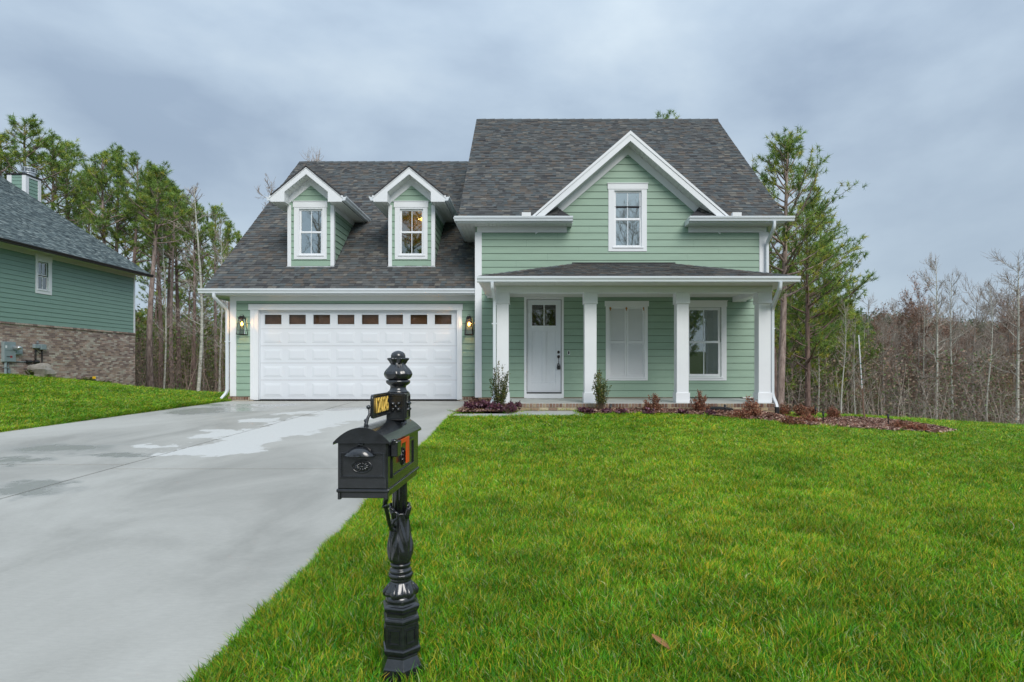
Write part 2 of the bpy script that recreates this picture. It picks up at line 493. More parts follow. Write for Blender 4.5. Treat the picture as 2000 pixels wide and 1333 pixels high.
# the wooded ridge that closes the view on the right and behind
ridge = np.clip((GY - 95) / 130, 0, 1) ** 1.2
GZ = GZ + far_ * 0 + ridge * 26 * (0.8 + .2 * np.sin(GX / 60.0 + .6)) + np.clip((-GY - 60) / 150, 0, 1) * 8
inside = poly_mask([(x + (.03 if x < -5 else -.03), y) for x, y in DRIVE], GX, GY)
GZ = np.where(inside, GZ * 0 + np.array([[zdrive(v) for v in gy]] * len(gx)).T - .09, GZ)
inside = poly_mask([(x * .995, y + .02) for x, y in HOUSE_FOOT], GX, GY)
GZ = np.where(inside, GZ - .35, GZ)
ins2 = poly_mask(LANDING, GX, GY); GZ = np.where(ins2, GZ - .05, GZ)

def lawn_limit(x):
    return np.interp(x, [-40, -19, -16, -11, -8.2, -8.0, 6.3, 6.5, 9, 12, 16, 20, 30], [36, 32, 30.5, 27, 24, 17, 17, 20, 22, 24, 23, 22, 20])
nx, ny = len(gx), len(gy)
V = np.c_[GX.ravel(), GY.ravel(), GZ.ravel()]
ii = np.arange((ny - 1) * (nx - 1)); r_, c_ = ii // (nx - 1), ii % (nx - 1)
q0 = r_ * nx + c_
Fq = np.c_[q0, q0 + 1, q0 + nx + 1, q0 + nx]
fcx, fcy = V[Fq].mean(1)[:, 0], V[Fq].mean(1)[:, 1]
lim = lawn_limit(fcx) + .8 * np.sin(fcx * 1.9) + .5 * np.sin(fcx * 5.1)
# per face colour: soil under turf, or leaf litter of the woodland floor
lawnf = (fcy < lim) & (fcy > -2.5)
cols = np.where(lawnf[:, None], np.array([[.035, .055, .012]]), np.array([[.125, .082, .055]]))
cols = cols * (1 + .25 * (rng.random((len(cols), 1)) - .5))
cols[fcy < -2.5] = (.07, .10, .04)
def ground_mat():
    m, nt, b = mat_new('soil_and_leaf_litter')
    at = nd(nt, 'ShaderNodeAttribute', attribute_name='Col')
    n = noise(nt, 5, 8, .7, 'World'); r = ramp(nt, n.outputs['Fac'], [(.3, (.55, .55, .5)), (.7, (1.4, 1.35, 1.2))])
    nt.links.new(mul(nt, at.outputs['Color'], r.outputs[0]), b.inputs['Base Color'])
    b.inputs['Roughness'].default_value = 1; b.inputs['Specular IOR Level'].default_value = .1
    bump(nt, b, n.outputs['Fac'], .8, .05)
    return m
M['ground'] = ground_mat()
link('ground', fast_mesh('ground', V, Fq, cols, M['ground'], True), kind='structure')

# ------------------------------------------------------------------ concrete
def concrete_mat():
    m, nt, b = mat_new('brushed_concrete')
    g = nd(nt, 'ShaderNodeNewGeometry'); L = nt.links
    big = noise(nt, .55, 6, .62, 'World', (1, .55, 1), .6)
    fine = noise(nt, 70, 5, .7, 'World', (.25, 1, 1))
    grit = noise(nt, 400, 2, .5, 'World')
    warp = nd(nt, 'ShaderNodeTexNoise', Scale=1.6, Detail=6, Roughness=.62); L.new(g.outputs['Position'], warp.inputs['Vector'])
    wv = nd(nt, 'ShaderNodeVectorMath', operation='MULTIPLY_ADD'); wv.inputs[1].default_value = (1.5, 1.9, 0); wv.inputs[2].default_value = (-.75, -.95, 0)
    L.new(warp.outputs['Color'], wv.inputs[0])
    ps = nd(nt, 'ShaderNodeVectorMath', operation='ADD'); L.new(g.outputs['Position'], ps.inputs[0]); L.new(wv.outputs[0], ps.inputs[1])
    # patches where the slab has already dried: pale, matt (ellipses cx, cy, rx, ry, ragged by the noise above)
    acc = None
    for cx, cy, rx, ry in DRY:
        sb = nd(nt, 'ShaderNodeVectorMath', operation='SUBTRACT'); sb.inputs[1].default_value = (cx, cy, 0); L.new(ps.outputs[0], sb.inputs[0])
        sc_ = nd(nt, 'ShaderNodeVectorMath', operation='MULTIPLY'); sc_.inputs[1].default_value = (1 / rx, 1 / ry, 0); L.new(sb.outputs[0], sc_.inputs[0])
        ln = nd(nt, 'ShaderNodeVectorMath', operation='LENGTH'); L.new(sc_.outputs[0], ln.inputs[0])
        if acc is None: acc = ln.outputs['Value']
        else:
            mn = nd(nt, 'ShaderNodeMath', operation='MINIMUM'); L.new(acc, mn.inputs[0]); L.new(ln.outputs['Value'], mn.inputs[1]); acc = mn.outputs[0]
    dry = nd(nt, 'ShaderNodeMapRange', interpolation_type='SMOOTHSTEP'); dry.inputs['From Min'].default_value = 1.04; dry.inputs['From Max'].default_value = .94
    L.new(acc, dry.inputs['Value'])
    acc = None
    for cx, cy, rx, ry in WET:
        sb = nd(nt, 'ShaderNodeVectorMath', operation='SUBTRACT'); sb.inputs[1].default_value = (cx, cy, 0); L.new(ps.outputs[0], sb.inputs[0])
        sc_ = nd(nt, 'ShaderNodeVectorMath', operation='MULTIPLY'); sc_.inputs[1].default_value = (1 / rx, 1 / ry, 0); L.new(sb.outputs[0], sc_.inputs[0])
        ln = nd(nt, 'ShaderNodeVectorMath', operation='LENGTH'); L.new(sc_.outputs[0], ln.inputs[0])
        if acc is None: acc = ln.outputs['Value']
        else:
            mn = nd(nt, 'ShaderNodeMath', operation='MINIMUM'); L.new(acc, mn.inputs[0]); L.new(ln.outputs['Value'], mn.inputs[1]); acc = mn.outputs[0]
    wet = nd(nt, 'ShaderNodeMapRange', interpolation_type='SMOOTHSTEP'); wet.inputs['From Min'].default_value = 1.25; wet.inputs['From Max'].default_value = .45
    L.new(acc, wet.inputs['Value'])
    r1 = ramp(nt, big.outputs['Fac'], [(.36, (.33, .322, .292)), (.5, (.425, .415, .378)), (.64, (.49, .48, .44))])
    r2 = ramp(nt, fine.outputs['Fac'], [(.3, (.93, .93, .93)), (.7, (1.06, 1.06, 1.06))])
    r3 = ramp(nt, grit.outputs['Fac'], [(.25, (.8, .8, .8)), (.4, (1, 1, 1))])
    c = mul(nt, mul(nt, r1.outputs[0], r2.outputs[0]), r3.outputs[0])
    mw = nd(nt, 'ShaderNodeMix', data_type='RGBA'); mw.inputs['B'].default_value = (.355, .355, .332, 1); L.new(wet.outputs[0], mw.inputs['Factor']); L.new(c, mw.inputs['A'])
    md = nd(nt, 'ShaderNodeMix', data_type='RGBA'); L.new(dry.outputs[0], md.inputs['Factor']); L.new(mw.outputs['Result'], md.inputs['A'])
    dc = mul(nt, r2.outputs[0], r3.outputs[0], 1); dcol = nd(nt, 'ShaderNodeRGB'); dcol.outputs[0].default_value = (.60, .60, .575, 1)
    L.new(mul(nt, dcol.outputs[0], dc), md.inputs['B'])
    L.new(md.outputs['Result'], b.inputs['Base Color'])
    rr = nd(nt, 'ShaderNodeMapRange'); rr.inputs['To Min'].default_value = .60; rr.inputs['To Max'].default_value = .22; L.new(wet.outputs[0], rr.inputs['Value'])
    rd = nd(nt, 'ShaderNodeMix', data_type='FLOAT'); L.new(dry.outputs[0], rd.inputs['Factor']); L.new(rr.outputs[0], rd.inputs['A']); rd.inputs['B'].default_value = .85
    L.new(rd.outputs['Result'], b.inputs['Roughness'])
    b.inputs['Specular IOR Level'].default_value = .5
    bump(nt, b, fine.outputs['Fac'], .22, .003)
    return m
def DH(px, py): return drive_hit(px, py)
DRY = []
for px, py, rx, ry in ((365, 884, .42, .28), (430, 878, .62, .5), (480, 862, .62, .6), (455, 848, .4, .4), (520, 851, .6, .5), (560, 836, .7, .6), (600, 826, .75, .6), (650, 817, .8, .8), (600, 806, .6, .35), (690, 808, .7, .7), (500, 822, .4, .3), (300, 873, .28, .22), (430, 842, .3, .25)):
    x, y = DH(px, py); DRY.append((x, y, rx, ry))
WET = []
for px, py, rx, ry in ((110, 876, .8, .5), (225, 890, .6, .25), (430, 800, 1.4, .55), (20, 900, .4, .3), (700, 800, .9, .5), (480, 792, 2.0, .35), (60, 955, .5, .3), (380, 805, .8, .5)):
    x, y = DH(px, py); WET.append((x, y, rx, ry))
M['concrete'] = concrete_mat()
def concrete2():
    m, nt, b = mat_new('pale_concrete')
    n = noise(nt, 3, 7, .6, 'World'); r = ramp(nt, n.outputs['Fac'], [(.3, (.40, .41, .385)), (.7, (.52, .53, .50))])
    nt.links.new(r.outputs[0], b.inputs['Base Color']); b.inputs['Roughness'].default_value = .6
    n2 = noise(nt, 90, 4, .6, 'World'); bump(nt, b, n2.outputs['Fac'], .25, .004)
    return m
M['concrete2'] = concrete2()

drive = link('driveway', None, loc=(-5, 9, -.2), kind='structure')
jx = [(-5.62, -6.0), (-5.04, 5.87), (-4.52, 16.45)]
def slab_piece(xa, xb, ya, yb, parent):
    """xa,xb: functions of y"""
    mb = MB(); n = 10
    ys = np.linspace(ya, yb, n)
    for i in range(n - 1):
        y0_, y1_ = ys[i], ys[i + 1]
        sk = lambda x: (x + 5) * -.10 if False else 0
        z0_, z1_ = zdrive(y0_), zdrive(y1_)
        mb.hexa([(xa(y0_), y0_, z0_ - .12), (xb(y0_), y0_, z0_ - .12), (xb(y1_), y1_, z1_ - .12), (xa(y1_), y1_, z1_ - .12),
                 (xa(y0_), y0_, z0_), (xb(y0_), y0_, z0_), (xb(y1_), y1_, z1_), (xa(y1_), y1_, z1_)])
    # keep only the outer skin so the inner faces do not show
    keepv, keepf, keepc = mb.v, [], []
    nf = 6
    for i in range(n - 1):
        for j, f in enumerate(mb.f[i * nf:(i + 1) * nf]):
            if j == 2 and i > 0: continue
            if j == 4 and i < n - 2: continue
            keepf.append(f); keepc.append(mb.c[0])
    mb.f, mb.c = keepf, keepc
    return mb.build('concrete_slab', M['concrete'], parent)
G2 = .012
jl = lambda y: float(np.interp(y, [p[1] for p in jx], [p[0] for p in jx]))
eL = lambda y: edge_x(DRIVE_L, y); eR = lambda y: edge_x(DRIVE_R, y)
for ya, yb in ((-6.0, .5), (.5 + 2 * G2, 7.55), (7.55 + 2 * G2, 16.0), (16.0 + 2 * G2, 16.45)):
    slab_piece(eL, lambda y: jl(y) - G2, ya, yb, drive)
for ya, yb in ((-6.0, .4), (.4 + 2 * G2, 7.3), (7.3 + 2 * G2, 16.0), (16.0 + 2 * G2, 16.45)):
    slab_piece(lambda y: jl(y) + G2, eR, ya, yb, drive)
mb = MB()
mb.prism([(-11.5, -6.0, -.86), (-1.5, -6.0, -.86), (-1.55, 16.4, -.07), (-8.0, 16.4, -.07)], (0, 0, -.05))
mb.build('joint_base', paint('joint_sand', (.07, .065, .055), .9, .2, 20), drive)
# street beyond the end of the drive, behind the viewer
mb = MB(); mb.box(-80, 80, -16, -6.4, -.95, -.72); mb.build('road', paint('asphalt', (.05, .05, .052), .8, .2, 40, bumpy=.4, bscale=120), kind='structure')
mb = MB(); mb.prism([(x, y, -.055) for x, y in LANDING], (0, 0, -.12)); mb.build('front_walk', M['concrete2'], bevel=.01, kind='structure')

# ------------------------------------------------------------------ mulch beds
def bed_mesh(name, poly, lift=.03):
    xs = [p[0] for p in poly]; ys = [p[1] for p in poly]
    st = .07
    ax, ay = np.arange(min(xs), max(xs), st), np.arange(min(ys), max(ys), st)
    X, Y = np.meshgrid(ax, ay); m = poly_mask(poly, X, Y)
    Z = ter(X, Y) + lift + .022 * rng.random(X.shape)
    n = len(ax); r, c = np.nonzero(m[:-1, :-1] & m[1:, 1:] & m[:-1, 1:] & m[1:, :-1]); q = r * n + c
    Fc = np.c_[q, q + 1, q + n + 1, q + n]
    return link(name, fast_mesh(name, np.c_[X.ravel(), Y.ravel(), Z.ravel()], Fc, None, M['mulch'], True), kind='structure')
def mulch_mat():
    m, nt, b = mat_new('bark_mulch')
    n = noise(nt, 55, 6, .75, 'World', (1, 1, 1)); r = ramp(nt, n.outputs['Fac'], [(.3, (.04, .021, .016)), (.5, (.15, .075, .052)), (.72, (.30, .17, .125))])
    nt.links.new(r.outputs[0], b.inputs['Base Color']); b.inputs['Roughness'].default_value = .9
    bump(nt, b, n.outputs['Fac'], 1, .04)
    return m
M['mulch'] = mulch_mat()
bed_mesh('mulch_bed', BED_L, .05); bed_mesh('mulch_bed', BED_R, .03)
def rand_in(poly, n):
    xs = [p[0] for p in poly]; ys = [p[1] for p in poly]; o = np.zeros((0, 2))
    while len(o) < n:
        a = np.c_[rng.uniform(min(xs), max(xs), n * 3), rng.uniform(min(ys), max(ys), n * 3)]
        o = np.r_[o, a[poly_mask(poly, a[:, 0], a[:, 1])]]
    return o[:n]
def rand_rot(n):
    q = rng.normal(size=(n, 4)); q /= np.linalg.norm(q, axis=1)[:, None]
    w, x, y, z = q.T
    return np.stack([1 - 2 * (y * y + z * z), 2 * (x * y - z * w), 2 * (x * z + y * w), 2 * (x * y + z * w), 1 - 2 * (x * x + z * z), 2 * (y * z - x * w), 2 * (x * z - y * w), 2 * (y * z + x * w), 1 - 2 * (x * x + y * y)], 1).reshape(n, 3, 3)
def chips(poly, n, lift):
    P = rand_in(poly, n); z = ter(P[:, 0], P[:, 1]) + lift
    Lh = rng.uniform(.012, .045, n); Wd = rng.uniform(.006, .016, n)
    a = rng.uniform(0, 2 * math.pi, n); t1 = rng.normal(0, .25, n); t2 = rng.normal(0, .3, n)
    u = np.c_[np.cos(a) * Lh, np.sin(a) * Lh, t1 * Lh]; w = np.c_[-np.sin(a) * Wd, np.cos(a) * Wd, t2 * Wd]
    C = np.c_[P, z + rng.uniform(0, .015, n)]
    V = np.stack([C - u - w, C + u - w, C + u + w, C - u + w], 1).reshape(-1, 3)
    Fc = np.arange(4 * n).reshape(n, 4)
    pal = np.array([(.24, .12, .085), (.17, .08, .055), (.36, .22, .16), (.09, .045, .035), (.50, .35, .27), (.21, .095, .065)])
    return V, Fc, pal[rng.integers(0, 6, n)] * rng.uniform(.75, 1.25, (n, 1))
parts = [chips(BED_L, 2500, .075), chips(BED_R, 26000, .052)]
V = np.concatenate([p[0] for p in parts]); o_ = len(parts[0][0])
Fc = np.concatenate([parts[0][1], parts[1][1] + o_]); Cc = np.concatenate([p[2] for p in parts])
link('bark_mulch_chips', fast_mesh('bark_mulch_chips', V, Fc, Cc, M['mulch_chip']), kind='stuff', label='loose reddish brown bark chips covering the planting beds', category='mulch')

# ------------------------------------------------------------------ grass
def grass_mat():
    m, nt, b = mat_new('grass_blades')
    L = nt.links
    at = nd(nt, 'ShaderNodeAttribute', attribute_name='Col')
    ti = nd(nt, 'ShaderNodeAttribute', attribute_name='tint', attribute_type='INSTANCER')
    c = mul(nt, at.outputs['Color'], ti.outputs['Color'])
    L.new(c, b.inputs['Base Color']); b.inputs['Roughness'].default_value = .5; b.inputs['Specular IOR Level'].default_value = .18
    tl = nd(nt, 'ShaderNodeBsdfTranslucent'); L.new(c, tl.inputs[0])
    mx = nd(nt, 'ShaderNodeMixShader'); mx.inputs[0].default_value = .30
    L.new(b.outputs[0], mx.inputs[1]); L.new(tl.outputs[0], mx.inputs[2]); L.new(mx.outputs[0], nt.nodes['Material Output'].inputs[0])
    return m
M['grass'] = grass_mat()
def tuft_mesh(k, nb=64, rad=.08, hmin=.028, hmax=.078, w=.0025):
    a = rng.uniform(0, 2 * math.pi, nb); r = rad * np.sqrt(rng.random(nb))
    B = np.c_[r * np.cos(a), r * np.sin(a), np.zeros(nb)]
    h = rng.uniform(hmin, hmax, nb) * rng.choice([1, 1, 1, .6, 1.15], nb); la = a + rng.normal(0, 1.3, nb); ln = h * rng.uniform(.15, 1.0, nb)
    D = np.c_[np.cos(la), np.sin(la), np.zeros(nb)]
    wa = rng.uniform(0, 2 * math.pi, nb); W = np.c_[np.cos(wa), np.sin(wa), np.zeros(nb)] * (w * rng.uniform(.6, 1.3, nb))[:, None]
    mid = B + D * (ln * .35)[:, None]; mid[:, 2] += h * .62
    tip = B + D * ln[:, None]; tip[:, 2] += h * .92
    V = np.stack([B - W, B + W, mid - W * .8, mid + W * .8, tip], 1)
    V = V.reshape(-1, 3)
    i = np.arange(nb)[:, None] * 5
    Fc = np.concatenate([i + np.array([[0, 1, 3]]), i + np.array([[0, 3, 2]]), i + np.array([[2, 3, 4]])])
    pal = np.array([(.15, .43, .012), (.07, .25, .010), (.26, .60, .05), (.18, .41, .008), (.36, .58, .03), (.10, .40, .06), (.66, .56, .06), (.72, .48, .05), (.66, .68, .36), (.46, .52, .06)])
    pr = np.array([.15, .16, .13, .11, .1, .07, .11, .065, .06, .045]); pr /= pr.sum()
    cb = pal[rng.choice(len(pal), nb, p=pr)] * rng.uniform(.55, 1.3, (nb, 1))
    return fast_mesh('grass_tuft', V, Fc, np.tile(cb, (3, 1)), M['grass'])
tufts = bpy.data.collections.new('grass_tufts')
for k in range(8):
    o = bpy.data.objects.new('grass_tuft', tuft_mesh(k)); tufts.objects.link(o)

def scatter(n, xr, yr, rho):
    """rejection sampling with density rho(x, y) per square metre"""
    x = rng.uniform(xr[0], xr[1], n); y = rng.uniform(yr[0], yr[1], n)
    area = (xr[1] - xr[0]) * (yr[1] - yr[0]); dens = n / area
    k = rng.random(n) < rho(x, y) / dens
    return x[k], y[k]
def rho(x, y):
    d = np.maximum(y, 1.0)
    r = np.where(d < 4.5, 620, 620 * (4.5 / d) ** 1.25)
    vis = (x > PX(-60, d) - .4) & (x < PX(2060, d) + .4)
    return r * vis
gp = []
for xr, yr, n in (((-2.2, 6), (1.9, 5.2), 26000), ((-2.2, 15), (5.2, 13.9), 64000), ((-26, -7.5), (9.5, 33), 66000), ((5.5, 24), (12, 25), 46000), ((-6, 3), (-2, 1.9), 1500)):
    gp.append(scatter(n, xr, yr, rho))
x = np.concatenate([g[0] for g in gp]); y = np.concatenate([g[1] for g in gp])
lim = lawn_limit(x) + .8 * np.sin(x * 1.9) + .5 * np.sin(x * 5.1)
ok = (y < lim)
for poly in (DRIVE, HOUSE_FOOT, LANDING, BED_R, BED_L):
    ok &= ~poly_mask(poly, x, y)
ok &= ~((x < -19.15) & (y > 21.5))
ok &= np.hypot(x - PX(784.6, 2.75), y - 2.72) > .115
hit_b = (np.abs(x - PX(784.6, 2.75)) < .16) & (y > 2.35) & (y < 2.75); ok &= ~(hit_b & (rng.random(len(x)) < .75))
ok &= ~((y > 5) & (rng.random(len(x)) < 0.0))
x, y = x[ok], y[ok]
# extra ragged edge along the drive and a denser fringe at the beds
ex = rng.uniform(1.9, 14.5, 5200); ex_x = np.array([eR(v) for v in ex]) + np.abs(rng.normal(0, .05, len(ex))) + .005
k = ~poly_mask(LANDING, ex_x, ex) & ~poly_mask(BED_L, ex_x, ex)
x = np.r_[x, ex_x[k]]; y = np.r_[y, ex[k]]
ex = rng.uniform(8, 16.4, 2600); ex_x = np.array([eL(v) for v in ex]) - np.abs(rng.normal(0, .05, len(ex))) - .01
x = np.r_[x, ex_x]; y = np.r_[y, ex]
# longer, uncut grass by the corner of the garage
ex = rng.normal(0, 1, (260, 2)); x = np.r_[x, -1.28 + ex[:, 0] * .11]; y = np.r_[y, 13.45 + ex[:, 1] * .35]
z = ter(x, y) + .012 * np.sin(x * 1.7 + 1.3 * np.sin(y * .9)) * np.cos(y * 1.3 + x * .4) + .02 * np.sin(x * .45) * np.sin(y * .5 + 1) - .006
npt = len(x)
me = bpy.data.meshes.new('grass'); me.vertices.add(npt); me.vertices.foreach_set('co', np.c_[x, y, z].astype(np.float32).ravel())
def vnoise(x, y, s, seed):
    """smooth value noise"""
    g = np.random.default_rng(seed).random((256, 256)); u, v = x / s + 900, y / s + 900
    i, j = np.floor(u).astype(int), np.floor(v).astype(int); fu, fv = u - i, v - j
    fu, fv = fu * fu * (3 - 2 * fu), fv * fv * (3 - 2 * fv)
    G = lambda a, b: g[a % 256, b % 256]
    return (G(i, j) * (1 - fu) + G(i + 1, j) * fu) * (1 - fv) + (G(i, j + 1) * (1 - fu) + G(i + 1, j + 1) * fu) * fv
pat = .45 * vnoise(x, y, 1.5, 1) + .35 * vnoise(x, y, .5, 2) + .2 * vnoise(x, y, .18, 3)
pat = np.clip((pat - .5) * 2.2 + .5 + rng.normal(0, .16, npt), 0, 1)
hgt = (.50 + 1.05 * vnoise(x, y, .22, 5) + .35 * rng.random(npt)) * np.interp(y, [0, 5, 10, 30], [.95, .85, .46, .5])
wid = np.where(y > 6, np.clip((y / 6) ** .85, 1, 3.2), 1.0)
a = me.attributes.new('scl', 'FLOAT_VECTOR', 'POINT'); a.data.foreach_set('vector', np.c_[wid, wid, hgt * np.clip(wid, 1, 1.15)].astype(np.float32).ravel())
a = me.attributes.new('rot', 'FLOAT_VECTOR', 'POINT'); a.data.foreach_set('vector', np.c_[rng.normal(0, .14, npt), rng.normal(0, .14, npt), rng.uniform(0, 6.283, npt)].astype(np.float32).ravel())
ya_ = np.array([.74, .82, .70]); yb_ = np.array([1.16, 1.06, .9])
bri = .68 + .34 * vnoise(x, y, .30, 9) + .30 * vnoise(x, y, .13, 12)
tint = 1.0 * bri[:, None] * (ya_ * (1 - pat[:, None]) + yb_ * pat[:, None]) * rng.uniform(.85, 1.15, (npt, 1))
a = me.attributes.new('tint', 'FLOAT_VECTOR', 'POINT'); a.data.foreach_set('vector', tint.astype(np.float32).ravel())
go = link('grass', me, kind='stuff', label='dense green lawn with yellowing blades around the drive and house', category='grass')
ng = bpy.data.node_groups.new('grass_scatter', 'GeometryNodeTree')
ng.interface.new_socket('Geometry', in_out='INPUT', socket_type='NodeSocketGeometry'); ng.interface.new_socket('Geometry', in_out='OUTPUT', socket_type='NodeSocketGeometry')
gi, go_ = ng.nodes.new('NodeGroupInput'), ng.nodes.new('NodeGroupOutput')
m2p = ng.nodes.new('GeometryNodeMeshToPoints'); ng.links.new(gi.outputs[0], m2p.inputs[0])
ci = ng.nodes.new('GeometryNodeCollectionInfo'); ci.inputs['Collection'].default_value = tufts; ci.inputs['Separate Children'].default_value = True; ci.inputs['Reset Children'].default_value = True
ip = ng.nodes.new('GeometryNodeInstanceOnPoints'); ng.links.new(m2p.outputs[0], ip.inputs['Points']); ng.links.new(ci.outputs[0], ip.inputs['Instance'])
ip.inputs['Pick Instance'].default_value = True
def nattr(nm, t):
    n = ng.nodes.new('GeometryNodeInputNamedAttribute'); n.data_type = t; n.inputs['Name'].default_value = nm; return n
e2r = ng.nodes.new('FunctionNodeEulerToRotation'); ng.links.new(nattr('rot', 'FLOAT_VECTOR').outputs[0], e2r.inputs[0])
ng.links.new(e2r.outputs[0], ip.inputs['Rotation']); ng.links.new(nattr('scl', 'FLOAT_VECTOR').outputs[0], ip.inputs['Scale'])
ng.links.new(ip.outputs[0], go_.inputs[0])
md = go.modifiers.new('scatter', 'NODES'); md.node_group = ng
print('grass instances', npt)

# ------------------------------------------------------------------ builders shared by the two houses
def bands(h0, h1, e, breaks, openings):
    """course bands, split at breaks and opening edges: [(course index, za, zb)]"""
    res = []; k = 0; z = h0
    cuts = sorted(set(list(breaks) + [o[2] for o in openings] + [o[3] for o in openings]))
    while z < h1 - 1e-4:
        zt = min(z + e, h1); c = [z] + [q for q in cuts if z + .004 < q < zt - .004] + [zt]
        for a, b in zip(c[:-1], c[1:]): res.append((k, a, b, z, zt))
        z = zt; k += 1
    return res
def siding(parent, fr, rng_fn, h0, h1, openings=(), e=.179, mat=None, name='siding_board', breaks=(), nb=0.0, thick=.020, maxlen=3.66, lap_shadow_sheath=True, sheath_mat=None):
    """lapped boards, each an object of its own, over one backing mesh"""
    back = MB()
    for k, za, zb, cz0, cz1 in bands(h0, h1, e, breaks, openings):
        l0, r0 = rng_fn(za + 1e-5); l1, r1 = rng_fn(zb - 1e-5)
        if max(r0 - l0, r1 - l1) < .02: continue
        r0, r1 = max(r0, l0), max(r1, l1)
        cutlist = sorted([(o[0], o[1]) for o in openings if o[2] < zb - .003 and o[3] > za + .003])
        segs = []; cl0, cl1 = l0, l1
        for a, b in cutlist:
            if a > cl0: segs.append((cl0, min(a, r0), cl1, min(a, r1)))
            cl0 = max(cl0, b); cl1 = max(cl1, b)
        if cl0 < r0 or cl1 < r1: segs.append((cl0, max(r0, cl0), cl1, max(r1, cl1)))
        for (s0, s1, t0, t1) in segs:
            if max(s1 - s0, t1 - t0) < .01: continue
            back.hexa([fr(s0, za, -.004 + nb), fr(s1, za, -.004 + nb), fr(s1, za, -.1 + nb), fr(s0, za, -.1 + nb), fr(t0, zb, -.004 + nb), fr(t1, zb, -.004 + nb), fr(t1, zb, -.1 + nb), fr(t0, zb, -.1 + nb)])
            # butt joints
            xs = [0.0]; L = max(s1, t1) - min(s0, t0)
            if L > 3.0:
                j0 = (k * 1.37) % maxlen
                base = min(s0, t0); j = base + .8 + j0 * .6
                while j < max(s1, t1) - .6:
                    if j > max(s0, t0) + .4 and j < min(s1, t1) - .4: xs.append(j)
                    j += maxlen
            ed0 = [s0] + [q for q in xs[1:]] + [s1]; ed1 = [t0] + [q for q in xs[1:]] + [t1]
            for i in range(len(ed0) - 1):
                a0, a1, b0, b1 = ed0[i] + (.0012 if i else 0), ed0[i + 1] - .0012, ed1[i] + (.0012 if i else 0), ed1[i + 1] - .0012
                if a1 <= a0: a1 = a0 + .0005
                if b1 <= b0: b1 = b0 + .0005
                # thickness follows the wedge of the whole board
                f0 = (za - cz0) / max(cz1 - cz0, 1e-6); f1 = (zb - cz0) / max(cz1 - cz0, 1e-6)
                n0 = nb + thick * (1 - f0) + .004 * f0; n1 = nb + thick * (1 - f1) + .004 * f1
                zg = za + (.008 if abs(za - cz0) < 1e-6 and zb - za > .02 else 0)  # added gap under each board; dark backing shows through as lap shadow
                m = MB(); m.hexa([fr(a0, zg, n0), fr(a1, zg, n0), fr(a1, zg, nb), fr(a0, zg, nb), fr(b0, zb, n1), fr(b1, zb, n1), fr(b1, zb, nb), fr(b0, zb, nb)])
                m.build(name, mat, SIDE_PARENT[0])
    return back

SIDE_PARENT = [None]
def wall_of(house, fr, rng_fn, h0, h1, openings=(), e=.179, mat=None, breaks=(), lap_shadow_sheath='lap_shadow_sheath', **kw):
    """a wall part (its backing) with the boards as its sub-parts"""
    hold = link('wall', bpy.data.meshes.new('wall'), house)
    SIDE_PARENT[0] = hold
    back = siding(hold, fr, rng_fn, h0, h1, openings, e, mat, breaks=breaks, **kw)
    old = hold.data; hold.data = back.mesh('wall', mat=M[lap_shadow_sheath]); bpy.data.meshes.remove(old)
    return hold

def board(parent, fr, a0, a1, h0, h1, n0, n1, name='trim_board', mat='white', bevel=.003):
    m = MB(); m.fbox(fr, a0, a1, h0, h1, n0, n1)
    return m.build(name, M[mat], parent, bevel=bevel)

